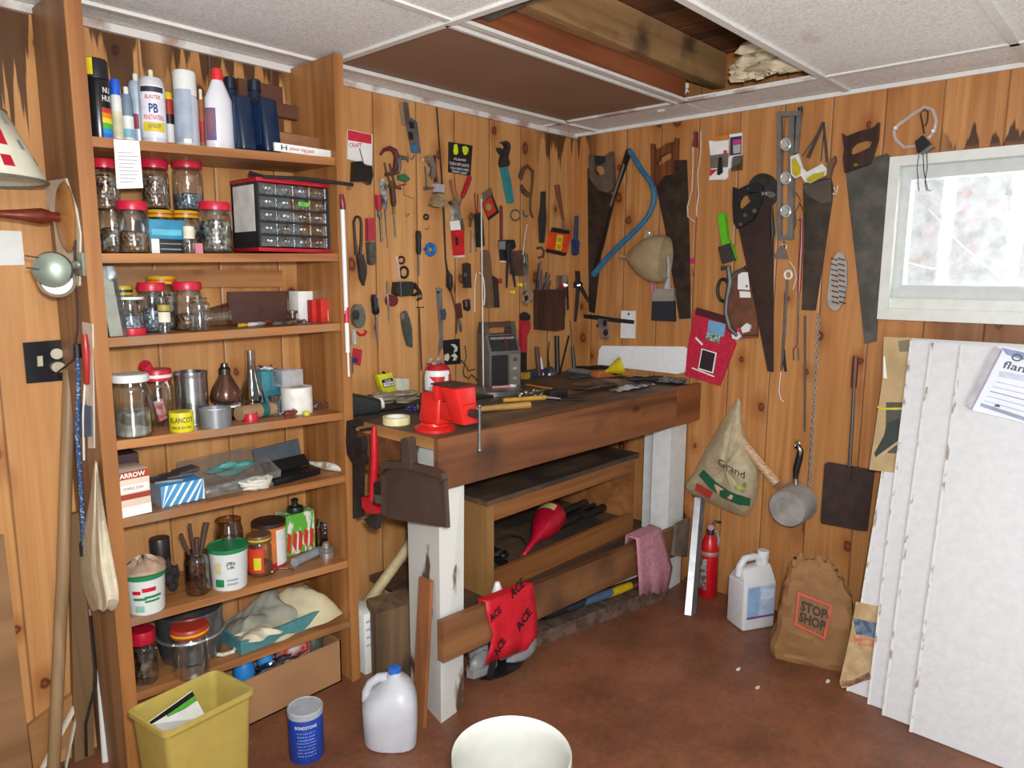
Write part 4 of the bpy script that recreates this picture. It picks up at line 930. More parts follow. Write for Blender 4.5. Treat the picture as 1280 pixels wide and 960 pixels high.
for i, (dx, px, py, w) in enumerate(((-.012, 226, 668, .006), (-.004, 237, 655, .005), (.006, 246, 672, .008), (.012, 258, 653, .009))):
    t_ = hit(px, py, 1, c.y+.01*(i-1)); m = MB(); m.tube([c+V((dx*.3, 0, h*.55)), c.lerp(t_, .6)+V((0, 0, h*.2)), t_], [.004, w*.8, w], 6)
    one(m, 'brown_stick', M('4a342a', .8), ('leftmost dark stick in the jar on sixth shelf', 'second dark stick from left in the jar', 'third dark stick from left in the jar', 'rightmost and thickest dark stick in the jar')[i], 'stick', 'sticks standing in a jar')
jar(st(6, 269, 305, 649, d=.13), 'empty ribbed glass jar behind the green lidded tub', None, None, tint='d8c8b4', neck=.88)
o, c, r, h = bucket(6, 260, 312, 680, 740, 'white plastic tub with green lid and small barcode, sixth shelf', GRN, GRN)
a0 = face_angle(c); slab(o, c, r, h, .1, .22, .55, .72, M('5a5a5c', .6, h2='d8d8d8', scale=120), 'bar_code'); slab(o, c, r, h, -.55, .25, .12, .3, GRN, 'green_mark'); slab(o, c, r, h, -.6, .2, .45, .7, M('c9b98a', .5), 'tan_mark'); slab(o, c, r, h, .15, .3, .25, .3, M('9aa0a6', .5), 'grey_print'); slab(o, c, r, h, .15, .3, .15, .2, M('9aa0a6', .5), 'grey_print')
c, r, h = st(6, 316, 358, 650, d=.12); o = can((c, r, h), 'orange and white can with dark brown lid at back of sixth shelf', M('c76a24', .5), dome=False, cap=M('33221e', .5), caph=.010, capr=1.03, cname='lid', name='cocoa_can')
wrap(o, c, r, h*.05, h*.85, PLW, .45, am=face_angle(c)+.85); wrap(o, c, r, h*.0, h*.12, RED, 1.2, 'red_band')
c, r, h = st(6, 308, 341, 667, 722); o = jar((c, r, h), 'glass jar with yellow rimmed lid and red label, sixth shelf', M('6a4a34', .4), M('7a4a30', .6), .3, lid2=M('c9b01e', .4)); wrap(o, c, r, h*.12, h*.72, M('c23a20', .5), .8, am=face_angle(c)-.5); wrap(o, c, r, h*.2, h*.5, M('c9c81e', .5), .28, 'yellow_patch', .0014, am=face_angle(c)-.2)
q = bx(6, 359, 394, 641, .10, .07); o = thing('striped_carton', 'green red and white striped carton with black knob on top', 'carton', (q[0], q[2], q[4]))
MB().box(*q).build('carton', M('5aa83a', .5, h2='d8dcd0', scale=40, lo=.5, hi=.54, stretch=(1, 1, .3)), o); m = MB()
for i in range(5): u = i*.2; m.add([(q[0]+(q[1]-q[0])*a, q[2]-.001, q[4]+(q[5]-q[4])*b) for a, b in ((u, .1+.15*(i % 2)), (u+.12, .05), (u+.18, .5), (u+.04, .6))], [(0, 1, 2, 3)])
m.build('red_flecks', M('c83a2a', .5), o)
cx_ = (q[0]+q[1])/2; MB().lathe((cx_, q[2]+.03, q[5]), [(.028, 0), (.03, .006), (.026, .018), (.012, .022), (.010, .034), (.013, .044), (0, .05)], 18).build('knob', M('16241f', .4), o)
jar(st(6, 395, 418, 650, d=.11), 'dusty brown glass jar beside the striped carton', None, M('6a5544', .7), .8, tint='a89484', name='small_jar')
a = at_y(6, 368, -.20); b = at_y(6, 400, -.15); a.z += .015; b.z += .015
m = MB(); m.tube([a, b], [.015, .015], 14); one(m, 'grey_tube', M('8f9496', .5), 'short grey plastic tube lying before the striped carton', 'tube')
c, r, h = st(6, 398, 418, 678, 699); m = MB(); m.lathe(c, [(r, 0), (r, h*.3), (r*.93, h*.34), (r, h*.4), (r, h*.62), (r*.5, h*.68), (r*.45, h), (0, h)], 22); one(m, 'aluminium_cap', ALU, 'small stepped aluminium cap at right end of sixth shelf', 'cap')
m = MB(); a = at_y(6, 424, -.12); m.ball((a.x, a.y, a.z+.055), (.014, .025, .055), 12, .12); o = thing('foil_bag', 'red and white foil bag standing against right side panel', 'bag', a); m.build('bag', M('b83a34', .3, h2='c9c4c4', scale=30, lo=.48, hi=.52), o)
m = MB(); a = at_y(6, 340, -.21); m.tube([a+V((0, 0, .004)), a+V((.03, .012, .006)), a+V((.055, -.006, .004)), a+V((.06, -.03, .004))], .0025, 6); m.ball(a+V((0, 0, .008)), .008, 8); one(m, 'wire_hook', M('6a5a4c', .4, .7), 'bent wire hook lying before the orange can', 'hook')
# ---- bottom shelf
c, r, h = st(7, 163, 197, 786, 858); o = jar((c, r, h), 'red lidded jar of brass and steel fittings at left of bottom shelf', M('a8142c', .35), speck(['c9a868', '8f8a80', '4a4038', 'd8d0c0', '3a3430'], 45, .3, .6, 'fittings'), .75, lidh=.03)
c, r, h = st(7, 196, 280, 757, d=.14)
o = thing('steel_pot', 'large grey metal pot behind the jars on bottom shelf', 'pot', c)
m = MB(); m.lathe(c, [(r*.8, 0), (r*.9, .006), (r, h*.5), (r, h*.93), (r*1.03, h*.95), (r*1.03, h), (r*.97, h), (r*.9, h*.1), (0, h*.1)], 32); m.build('body', M('8d8f90', .3, .85), o); m = MB(); m.tube([c+V((r*1.02*math.cos(a), r*1.02*math.sin(a), h*.5)) for a in [i*PI/12 for i in range(24)]], .004, 6, True); m.build('wire_ring', M('c9c9c4', .3, .8), o)
c, r, h = st(7, 215, 262, 780, 851); o = jar((c, r, h), 'empty clear jar with yellow edged red lid on bottom shelf', M('9c3020', .4), None, lid2=M('d1a81e', .4), lidh=.02, lidr=r*1.08)
m = MB(); c = at_y(7, 268, -.16); pts = [c+V((-.03, .0, .05)), c+V((-.02, -.02, .03)), c+V((-.02, -.04, .008)), c+V((.0, -.06, .006)), c+V((.03, -.065, .006)), c+V((.05, -.04, .006)), c+V((.07, -.045, .006))]; m.tube(pts, .006, 8); one(m, 'rope_length', M('cfcabb', .8, noise=.2, scale=160), 'short length of white rope lying beside the metal pot', 'rope')
xa, xb = at_y(7, 292, -.2).x, at_y(7, 400, -.2).x; za, zb = pz(7, xa)+.001, pz(7, xb)+.001
o = thing('teal_tray', 'teal metal tray holding a crumpled dusty cloth, bottom shelf', 'tray', ((xa+xb)/2, -.15, (za+zb)/2))
m = MB(); m.hexa([(xa, -.25, za), (xb, -.22, zb), (xb, -.21, zb), (xa, -.24, za), (xa, -.25, za+.04), (xb, -.22, zb+.05), (xb, -.21, zb+.05), (xa, -.24, za+.04)]); m.hexa([(xa, -.25, za), (xa+.008, -.25, za), (xa+.0, -.05, za), (xa-.008, -.05, za), (xa, -.25, za+.04), (xa+.008, -.25, za+.04), (xa, -.05, za+.05), (xa-.008, -.05, za+.05)]); m.hexa([(xa, -.24, za), (xb, -.21, zb), (xb, -.05, zb), (xa, -.05, za), (xa, -.24, za+.004), (xb, -.21, zb+.004), (xb, -.05, zb+.004), (xa, -.05, za+.004)]); m.build('tray', M('4f8688', .5, noise=.15), o)
def cloth(x0, x1, y0, y1, z0, hgt, seed, nx=26, ny=18):
    rnd = random.Random(seed); ph = [rnd.uniform(0, 6) for _ in range(8)]; rows = []
    for j in range(ny+1):
        v = j/ny; row = []
        for i in range(nx+1):
            u = i/nx; e = math.sin(min(1, 3*min(u, 1-u, v, 1-v)+.03)*PI/2)
            z = hgt*e*(.62+.16*math.sin(u*6+ph[0]+2*v)+.12*math.sin(v*6+ph[1]+3*u)+.07*abs(math.sin(u*11+v*7+ph[2]))+.05*abs(math.sin(u*15-v*12+ph[3])))
            row.append(V((x0+(x1-x0)*u+.008*math.sin(v*9+ph[4]), y0+(y1-y0)*v+.008*math.sin(u*11+ph[5]), z0+max(.002, z))))
        rows.append(row)
    return MB().grid(rows)
one(cloth(xa+.01, xb-.06, -.20, -.05, za+.006, .115, 4), 'cloth_rag', M('8f8d7e', .9, noise=.15, scale=14), 'grey green crumpled cloth piled in the teal tray', 'cloth', sub=1)
one(cloth(xa+.10, XR-.004, -.235, -.06, zb+.006, .115, 9), 'cloth_rag', M('c2b592', .9, noise=.12, scale=14), 'cream crumpled cloth at right end of bottom shelf', 'cloth', sub=1)
one(cloth(xa+.02, xa+.13, -.262, -.18, za+.03, .03, 14), 'cloth_rag', M('c9bfa4', .9, noise=.12, scale=14), 'scrap of cream cloth hanging over teal tray edge', 'cloth', sub=1)
# ---- under the bottom shelf
a, b = foot('floor', 313, 903), foot('floor', 428, 852); zt = .20
CB = M('a57a52', .8, noise=.06, scale=8)
xa, xb, yf = -1.97, -1.585, -.24
o = thing('cardboard_box', 'open cardboard box on floor under the bottom shelf', 'box', ((xa+xb)/2, -.16, 0))
m = MB(); m.box(xa, xb, yf, yf+.005, 0, .155); m.box(xa, xb, -.06, -.055, 0, .155); m.box(xa, xa+.005, yf, -.06, 0, .155); m.box(xb-.005, xb, yf, -.06, 0, .155); m.box(xa, xb, yf, -.06, 0, .005); m.build('carton', CB, o)
def inbox(px, py, y): return hit(px, py, 1, y)
for i, (x, r, h, mt, lab, nm, cat) in enumerate(((-1.905, .034, .19, M('2a7fc4', .4), 'bright blue plastic bottle standing in the cardboard box', 'blue_bottle', 'bottle'), (-1.83, .026, .2, M('2f8fd0', .4), 'blue capped silver can in the cardboard box', 'blue_can', 'can'), (-1.73, .03, .19, M('b83a30', .4, h2='d0cccc', scale=30), 'red and white packet standing in the cardboard box', 'red_packet', 'packet'), (-1.65, .034, .18, M('4a5048', .4), 'dark green glass bottle in the cardboard box', 'dark_bottle', 'bottle'))):
    if nm == 'red_packet': m = MB(); m.box(x-.055, x+.055, -.19, -.15, .006, h); one(m, nm, mt, lab, cat, bevel=.004)
    else: m = MB(); m.lathe((x, -.17, .006), [(r*.95, 0), (r, .004), (r, h*.8), (r*.8, h*.92), (r*.6, h), (0, h)], 18); one(m, nm, mt, lab, cat)
m = MB(); lumps(m, (-1.80, -.20, .14), (.08, .025, .02), 9, .25); one(m, 'plastic_wrap', glass('dadde0', .4, .15), 'crumpled clear plastic in the cardboard box', 'plastic')
# ================================================================== tools hanging on the back wall
IRON = M('2a2624', .55, .35, noise=.25); DKST = M('46433f', .45, .6, noise=.25); RUSTM = M('6b4630', .7, .2, h2='4a3024', scale=30); CHROME = M('b4b4b2', .22, .95, noise=.1)
WOODH = M('8a5a34', .5, noise=.2, stretch=(1, 1, .2)); REDH = M('a01c2a', .35); BLUEH = M('22345c', .4); TEAL = M('2f7d84', .4); STG = M('7d7f80', .35, .7, noise=.2); YELP = M('d8cf3a', .45)
K(420, 120, 6.4)
witem('A', 'blister_card', 'red and white hang card with black rubber part, nearest the shelving unit', 'card', [
    ('card', PAPER, [('P', [(90, 268), (285, 312), (280, 560), (85, 505)], .004, .002)]), ('red_header', M('c8283c', .5), [('P', [(96, 270), (285, 312), (283, 385), (96, 352)], .0062, .0006)]),
    ('lettering', M('c8283c', .5), [('X', 'CRAFT', (105, 410), (205, 412), 34, .0064)]), ('black_part', BLKG, [('P', [(118, 530), (170, 525), (205, 560), (255, 565), (265, 640), (245, 715), (205, 690), (110, 690)], .006, .02)]), ('red_string', M('8a2030', .6), [('T', [(188, 420), (210, 500), (228, 570)], 4, .007)])])
witem('A', 'lever_tool', 'chrome lever tool with blue tag, highest tool on the back wall', 'tool', [
    ('lever', CHROME, [('P', [(500, 62), (520, 52), (545, 60), (558, 180), (545, 240), (522, 228)], .004, .02)]), ('body', STG, [('P', [(545, 190), (575, 178), (625, 215), (655, 460), (600, 455), (560, 260)], .004, .015)]),
    ('black_slot', BLK, [('P', [(578, 195), (622, 215), (626, 260), (590, 260)], .0195, .002), ('P', [(575, 285), (610, 290), (618, 350), (585, 350)], .0195, .002)]), ('blue_tag', M('2c6fa8', .4), [('P', [(592, 400), (640, 392), (652, 455), (605, 445)], .0195, .002)]), ('hook', CHROME, [('T', [(575, 455), (580, 495), (612, 505), (625, 470)], 5, .008)])])
witem('A', 'c_clamp', 'dark red hooked clamp with rusty double screws', 'clamp', [
    ('frame', M('5a1c22', .5, noise=.2), [('T', [(355, 470), (385, 430), (430, 418), (470, 440), (486, 490), (478, 560), (462, 620)], [10, 14, 20, 24, 26, 24, 16], .004)]),
    ('screw', RUSTM, [('T', [(388, 530), (402, 610), (430, 690), (440, 720)], 9, .012), ('T', [(428, 540), (450, 630), (478, 735)], 10, .014)]), ('crossbar', RUSTM, [('T', [(395, 630), (500, 610)], 14, .016), ('T', [(415, 720), (520, 740)], 9, .016)])])
witem('A', 'spring_clamp', 'green and grey clamp hanging against the dark red clamp', 'clamp', [
    ('body', M('5d6a5a', .5, .3), [('T', [(500, 610), (512, 560), (500, 510), (520, 490), (560, 495), (578, 525)], [12, 16, 20, 18, 14, 8], .02)]), ('green_pad', M('2f6b44', .45), [('P', [(488, 640), (535, 622), (580, 665), (550, 690), (490, 668)], .02, .012)]),
    ('red_pin', REDH, [('T', [(490, 720), (560, 704)], 5, .02)]), ('thin_wire', STG, [('T', [(540, 700), (540, 790), (620, 820)], 3, .006)])])
witem('A', 'c_clamp', 'small silver clamp left of the rusty cup brush', 'clamp', [
    ('frame', CHROME, [('P', [(690, 505), (715, 478), (748, 492), (770, 560), (772, 640), (755, 668), (735, 640), (738, 580), (720, 540)], .004, .018)]), ('screw', STG, [('T', [(712, 560), (722, 650), (725, 730)], 8, .01), ('T', [(706, 742), (790, 735)], [16, 6], .006)]), ('tip', M('c8a08a', .4), [('D', (683, 512), 12, 12, .01, .01)])])
witem('A', 'cup_brush', 'rusty cup brush with dark purple handle hanging mouth down', 'brush', [
    ('handle', M('3a2234', .35), [('T', [(790, 478), (780, 540), (790, 620), (800, 690)], [12, 20, 18, 16], .004)]), ('ferrule', M('c2c8cc', .3, .5), [('P', [(768, 705), (838, 712), (834, 778), (776, 770)], .004, .02)]), ('bristles', M('8f7a58', .9, noise=.3, scale=90), [('P', [(770, 785), (832, 788), (858, 885), (795, 898), (732, 880)], .003, .028)])])
witem('A', 'long_rod', 'very long thin black rod with dark grip, from ceiling to outlet', 'rod', [
    ('rod', IRON, [('T', [(803, 58), (820, 300), (843, 600), (862, 958)], [6, 6, 7, 8], .006), ('T', [(862, 958), (876, 1300), (892, 1420)], [8, 7, 10], .006)]), ('grip', IRON, [('T', [(892, 1400), (905, 1440), (908, 1520), (915, 1560)], [10, 26, 28, 10], .004)]), ('tail', M('4a3020', .6), [('T', [(915, 1556), (940, 1640), (968, 1760), (962, 1900)], 7, .006)])])
witem('A', 'warning_sign', 'black sign with two yellow bulb shapes and small white lettering', 'sign', [
    ('plate', BLK, [('P', [(897, 367), (1085, 398), (1068, 642), (895, 610)], .004, .002)]),
    ('yellow_symbol', M('c8d81e', .5), [('P', [(945, 388), (968, 384), (975, 420), (978, 450), (968, 470), (945, 468), (938, 440)], .0064, .0006)]), ('bulb_symbol', M('c8d81e', .5), [('P', [(1010, 405), (1035, 400), (1058, 415), (1060, 438), (1045, 470), (1025, 472), (1012, 440)], .0064, .0006)]),
    ('lettering', M('d8d4d0', .6), [('X', 'PLEASE', (945, 512), (1040, 524), 18, .0066), ('X', 'TURN OFF LIGHTS', (905, 548), (1066, 572), 24, .0066), ('X', 'YOU HAVE HERE', (915, 584), (1062, 604), 20, .0066), ('X', 'NIGHT LIGHT', (930, 610), (1050, 630), 18, .0066)])])
witem('A', 'chisel', 'wood handled chisel under the black sign', 'chisel', [('handle', WOODH, [('T', [(930, 672), (938, 740), (962, 820), (975, 860)], [26, 22, 16, 12], .006)]), ('blade', STG, [('T', [(975, 860), (990, 960), (1000, 1030)], [9, 9, 7], .012)])])
witem('A', 'screwdriver', 'red handled screwdriver slanting under the black sign', 'screwdriver', [('handle', REDH, [('T', [(1070, 645), (1050, 700), (1018, 790), (1008, 812)], [20, 22, 20, 12], .006)]), ('shaft', STG, [('T', [(1008, 812), (985, 880), (975, 950)], 6, .012)])])
K(420, 240, 7.111)
witem('A', 'blister_pack', 'red and clear hanging tube pack with white label', 'pack', [('cap', CHROME, [('P', [(995, 85), (1020, 68), (1062, 80), (1060, 118), (1012, 122)], .02, .02)]), ('clear_tube', glass('dcdcda', .35, .1), [('P', [(1018, 122), (1055, 120), (1072, 250), (1020, 255)], .01, .03)]), ('label', PAPER, [('P', [(1008, 262), (1090, 250), (1105, 335), (1018, 342)], .02, .004)]), ('red_tube', M('c01a22', .35), [('P', [(1020, 342), (1105, 336), (1112, 560), (1040, 566)], .008, .022)]), ('dark_window', BLK, [('P', [(1058, 400), (1085, 398), (1088, 470), (1064, 475)], .0305, .001)]), ('end_cap', M('d8c0c0', .4), [('P', [(1040, 566), (1114, 560), (1116, 580), (1050, 586)], .008, .02)])])
witem('A', 'screwdriver', 'short screwdriver with red handle, left of a close trio', 'screwdriver', [('handle', REDH, [('T', [(372, 28), (376, 80), (382, 165)], [30, 34, 22], .004)]), ('ferrule', STG, [('T', [(382, 165), (386, 200), (392, 240)], [14, 24, 12], .008)]), ('shaft', CHROME, [('T', [(392, 240), (404, 430)], [10, 11], .012), ('T', [(404, 410), (406, 440)], 14, .010)])])
witem('A', 'screwdriver', 'screwdriver with clear and black striped handle, middle of a close trio', 'screwdriver', [('handle', M('3f4a50', .25, h2='b9bcb8', scale=30), [('T', [(412, -115), (420, -40), (432, 60), (436, 150)], [26, 30, 26, 18], .004)]), ('shaft', STG, [('T', [(436, 150), (445, 300), (460, 495)], [10, 6, 4], .012)])])
witem('A', 'screwdriver', 'screwdriver with brown wooden handle, right of a close trio', 'screwdriver', [('handle', M('4a2c1c', .4), [('T', [(490, -100), (502, 0), (510, 100), (512, 130)], [24, 28, 26, 16], .004)]), ('ferrule', M('a08a58', .3, .7), [('T', [(512, 130), (514, 195)], [14, 18], .008)]), ('shaft', CHROME, [('T', [(514, 195), (528, 400)], 8, .012)])])
witem('A', 'tin_snips', 'dark looped handle tin snips with pointed blade', 'snips', [('handle', M('2f2220', .5), [('T', [(180, 560), (168, 420), (158, 270), (172, 226), (192, 218), (214, 230), (224, 280), (224, 430), (212, 560)], [16, 14, 13, 12, 12, 12, 13, 14, 16], .006)]), ('blade', DKST, [('P', [(172, 555), (222, 555), (250, 660), (252, 720), (230, 832), (200, 770), (184, 650)], .005, .012)])])
witem('A', 'file_brush', 'flat tool with red handle over dark grey end', 'brush', [('handle', M('a82a38', .4), [('P', [(255, 236), (314, 230), (320, 430), (258, 438)], .004, .016)]), ('head', M('4c4a42', .7, noise=.3, scale=80), [('P', [(258, 446), (325, 446), (328, 630), (300, 650), (272, 640)], .004, .018)])])
witem('A', 'screwdriver', 'black bulb handled screwdriver beside the blue ring', 'screwdriver', [('handle', BLK, [('T', [(730, 345), (732, 380), (732, 440), (734, 520), (734, 555)], [20, 28, 24, 26, 16], .004)]), ('shaft', CHROME, [('T', [(734, 555), (738, 740)], 8, .012)])])
witem('A', 'tape_ring', 'small blue ring of tape on a nail', 'tape', [('ring', M('2068b0', .4), [('R', (840, 512), 34, 42, 20, .004)]), ('nail', BLK, [('D', (788, 510), 12, 8, .004, .012)])])
witem('A', 'ring_nut', 'small round steel nut hanging above the blue ring', 'nut', [('nut', DKST, [('R', (802, 222), 18, 20, 10, .004)])])
witem('A', 'wall_hook', 'tiny brass cup hook below the steel nut', 'hook', [('hook', M('8f7848', .4, .7), [('T', [(790, 325), (810, 332), (830, 322), (828, 300)], 4, .004)])])
witem('A', 'wall_hook', 'tiny bent wire hook on bare wall between screwdriver trio and sign', 'hook', [('hook', STG, [('T', [(618, 180), (622, 220), (640, 210), (655, 190)], 4, .004)])])
witem('A', 'leather_case', 'black leather case hanging by a pale strap and chain links', 'case', [('strap', M('cfa898', .6), [('P', [(515, 572), (538, 568), (562, 790), (546, 790)], .006, .004)]), ('buckle', IRON, [('R', (580, 606), 28, 30, 9, .004), ('R', (604, 714), 36, 48, 11, .004)]), ('case', M('22251f', .5), [('P', [(498, 800), (640, 795), (640, 915), (540, 928), (488, 900)], .004, .03)]), ('case_wire', CHROME, [('T', [(572, 795), (580, 925)], 4, .034)])])
witem('A', 'plier_hook', 'dark brown linked hook with chrome tips right of leather case', 'hook', [('links', M('35231f', .45, .4), [('R', (660, 840), 26, 30, 14, .012), ('R', (690, 880), 40, 34, 14, .014), ('T', [(700, 810), (750, 900), (755, 945), (720, 960)], [12, 16, 14, 8], .014)]), ('tip', CHROME, [('D', (740, 925), 12, 18, .03, .006)])])
witem('A', 'utility_knife', 'dark grey flat remote shaped knife right of the long rod', 'knife', [('body', M('3a3634', .4, .4), [('P', [(1118, 640), (1145, 628), (1172, 640), (1180, 850), (1126, 852)], .004, .014)]), ('button', STG, [('D', (1148, 735), 12, 18, .018, .004)])])
K(420, 345, 6.4)
witem('A', 'padlock', 'oval grey metal key case hanging low beside shelving unit', 'padlock', [('case', M('6f746a', .4, .5, noise=.2), [('P', [(118, 260), (140, 228), (175, 226), (200, 270), (210, 340), (195, 395), (160, 415), (125, 390), (112, 330)], .004, .02)]), ('boss', DKST, [('D', (158, 310), 26, 40, .024, .004)])])
witem('A', 'red_hook', 'bright red plastic hook below oval grey case', 'hook', [('hook', M('b81e24', .35), [('T', [(168, 450), (190, 472), (225, 470), (245, 445), (225, 434)], [10, 11, 11, 9, 7], .004)])])
witem('A', 'small_bottle', 'little frosted bottle hanging below the red hook', 'bottle', [('bottle', haze('b8b4a4', .75), [('T', [(140, 420), (145, 470), (148, 545)], [10, 24, 26], .004)])])
witem('A', 'hang_card', 'small red and blue hang card low beside the shelving unit', 'card', [('card', M('b02438', .5), [('P', [(135, 575), (205, 590), (188, 718), (120, 700)], .004, .002)]), ('blue_patch', M('2c2e60', .5), [('P', [(132, 655), (165, 650), (178, 690), (130, 692)], .0064, .0006)])])
witem('A', 'key_blade', 'narrow grey blade hanging under the red and blue card', 'blade', [('blade', STG, [('P', [(105, 640), (128, 650), (130, 770), (104, 800)], .004, .003)])])
witem('A', 'screwdriver', 'black oval handled screwdriver low on wall between shelves and vise', 'screwdriver', [('handle', M('1d1a24', .3), [('T', [(308, 148), (308, 180), (312, 240), (318, 290), (320, 308)], [24, 32, 30, 32, 18], .004)]), ('ferrule', CHROME, [('T', [(320, 308), (321, 335)], 12, .010)]), ('shaft', CHROME, [('T', [(321, 335), (328, 460), (335, 550)], [9, 9, 6], .012)])])
witem('A', 'awl', 'thin steel awl on a dark red round knob', 'awl', [('knob', M('5f1620', .4), [('D', (428, 195), 40, 46, .004, .02)]), ('shaft', CHROME, [('T', [(410, 40), (415, 160), (420, 260), (424, 385)], [8, 9, 7, 4], .026)])])
witem('A', 'pruning_knife', 'grey green curved folding knife left of the dark red rod', 'knife', [('body', M('4f5b56', .4, .4, noise=.2), [('P', [(510, 300), (540, 278), (562, 330), (584, 420), (588, 570), (560, 555), (535, 470), (518, 380)], .004, .016)]), ('bolster', CHROME, [('D', (530, 320), 12, 26, .02, .003)])])
witem('A', 'thin_rod', 'thin dark red rod with a nail above vise', 'rod', [('rod', M('5a2a24', .5), [('T', [(665, 258), (674, 480), (684, 755)], [6, 7, 8], .004)]), ('nail', IRON, [('T', [(640, 252), (705, 250)], 4, .004)])])
witem('A', 'steel_strap', 'long flat grey steel strap with a nail hole', 'strap', [('strap', M('8a8680', .4, .6, noise=.15), [('P', [(795, 92), (840, 98), (846, 300), (848, 560), (812, 640), (826, 480), (812, 300)], .004, .003)]), ('nail', BLK, [('D', (815, 130), 9, 10, .007, .004)])])
witem('A', 'blue_tag', 'small dark blue tag beside the grey steel strap', 'tag', [('tag', M('3c4656', .5), [('P', [(832, 270), (868, 262), (880, 300), (870, 350), (838, 352)], .007, .004)])])
witem('A', 'spring_clip', 'small black and chrome clip under the flat dark knife', 'clip', [('clip', BLK, [('P', [(1010, 195), (1048, 185), (1056, 262), (1040, 280), (1018, 268)], .004, .014)]), ('shine', CHROME, [('P', [(1030, 200), (1046, 198), (1050, 245), (1034, 248)], .0185, .002)])])  # chrome patch put on the black clip as its highlight
witem('A', 'gouge', 'brown flat handled gouge with steel shank above outlet', 'gouge', [('handle', M('4f261e', .4), [('P', [(950, 222), (985, 215), (1000, 330), (965, 340)], .008, .012)]), ('shank', STG, [('T', [(985, 335), (998, 420), (1000, 450)], [10, 14, 6], .008)])])
o = witem('A', 'power_outlet', 'black square wall outlet with cream sockets behind the red vise', 'outlet', [('plate', BLK, [('P', [(848, 515), (978, 502), (988, 700), (868, 710)], .003, .006)]), ('socket', M('c9c8b4', .5), [('P', [(915, 545), (945, 545), (968, 570), (965, 600), (940, 612), (950, 580), (935, 565)], .009, .004)]), ('lower_socket', M('c9c8b4', .5), [('P', [(915, 640), (945, 618), (968, 640), (960, 672), (932, 676), (945, 650)], .009, .004)]), ('plug', M('c9c8b4', .5), [('P', [(868, 630), (890, 618), (900, 650), (886, 680), (864, 672)], .009, .008)])])
K(560, 160, 6.4)
witem('A', 'slip_joint_pliers', 'large pliers with teal handles and dark jaws', 'pliers', [('jaws', DKST, [('P', [(405, 118), (440, 106), (468, 130), (470, 170), (460, 205), (452, 240), (468, 285), (455, 312), (410, 318), (398, 280), (412, 220), (385, 185), (380, 160), (402, 172), (430, 178), (445, 155), (430, 130)], .006, .018)]), ('handle', TEAL, [('P', [(410, 318), (430, 315), (470, 460), (482, 605), (466, 600), (440, 480)], .006, .016)]), ('second_handle', TEAL, [('P', [(434, 314), (456, 312), (485, 440), (506, 590), (490, 605), (476, 470)], .008, .018)])])
witem('A', 'c_clamp', 'big rusty brown clamp with long thin screw bar', 'clamp', [('frame', RUSTM, [('T', [(640, 300), (600, 330), (582, 390), (590, 415)], [12, 20, 22, 10], .004), ('T', [(585, 458), (608, 510), (640, 535), (660, 530)], [12, 22, 20, 12], .004)]), ('bar', M('57402e', .6, .3), [('T', [(650, 318), (678, 345), (676, 430), (660, 560), (658, 650), (668, 695), (682, 715)], [10, 13, 10, 9, 9, 10, 8], .01)])])
witem('A', 'target_card', 'small red tilted card with round target in clear bag', 'card', [('bag', glass('d5d8d4', .4, .1), [('P', [(262, 520), (330, 478), (350, 540), (275, 600)], .006, .004)]), ('card', BLK, [('P', [(268, 605), (348, 538), (402, 675), (320, 738)], .004, .003)]), ('red_field', M('b8301e', .5), [('P', [(275, 612), (345, 552), (388, 665), (320, 714)], .0072, .0006)]), ('target', M('8f8a58', .5), [('D', (326, 632), 22, 28, .008, .0006)])])
witem('A', 'wire_cutters', 'dark pliers with thin red and green prongs beside target card', 'pliers', [('prongs', M('7d2a2a', .4), [('T', [(212, 520), (218, 600), (226, 690)], 5, .008), ('T', [(238, 530), (240, 610), (236, 690)], 5, .008)]), ('body', M('16201c', .4), [('P', [(206, 690), (240, 675), (250, 760), (262, 940), (225, 955), (212, 820)], .005, .02)]), ('wires', STG, [('T', [(185, 820), (180, 1000)], 5, .006), ('T', [(205, 840), (225, 990)], 5, .006)])])
witem('A', 'tack_lifter', 'thin grey green tool left of the dark wire pliers', 'tool', [('body', M('4a4a3c', .5, .4), [('T', [(110, 720), (118, 800), (122, 950)], [8, 14, 6], .008), ('T', [(182, 740), (176, 790)], 10, .006)])])
witem('A', 'hose_clamp', 'round steel ring clip between teal pliers and rusty clamp', 'ring', [('ring', STG, [('R', (540, 698), 38, 42, 7, .004)])])
witem('A', 'cup_hook', 'small steel hook holding the wire of the chrome wrench', 'hook', [('hook', STG, [('T', [(600, 655), (605, 690), (625, 712), (640, 700)], [9, 9, 7, 5], .004)])])
witem('A', 'flat_file', 'flat dark grey file with tapered tang', 'file', [('file', M('3f3e3c', .55, .5, noise=.15), [('P', [(738, 510), (768, 508), (766, 620), (774, 720), (756, 918), (726, 920), (718, 740), (735, 620)], .004, .008)])])
K(560, 290, 6.4)
witem('A', 'paint_scraper', 'putty knife with wood handle in an orange and black blade cover', 'scraper', [('handle', M('6b3a24', .5), [('T', [(872, -375), (885, -290), (905, -190), (922, -95)], [22, 20, 13, 10], .006)]), ('ferrule', STG, [('T', [(922, -95), (930, -15)], 8, .01)]), ('cover', M('d8481e', .45), [('P', [(812, 0), (968, 22), (935, 172), (780, 135)], .005, .008)]), ('black_band', BLK, [('P', [(828, -35), (955, -12), (952, 20), (815, 0)], .005, .01)]), ('black_tip', BLK, [('P', [(782, 135), (935, 170), (918, 192), (782, 162)], .005, .01)]), ('yellow_patch', M('dcc42a', .5), [('P', [(872, 20), (920, 28), (908, 148), (858, 138)], .0132, .0006)]), ('lettering', M('40341c', .5), [('X', 'SAFE', (880, 78), (908, 82), 34, .0142), ('X', 'EDGE', (872, 130), (902, 136), 34, .0142)])])
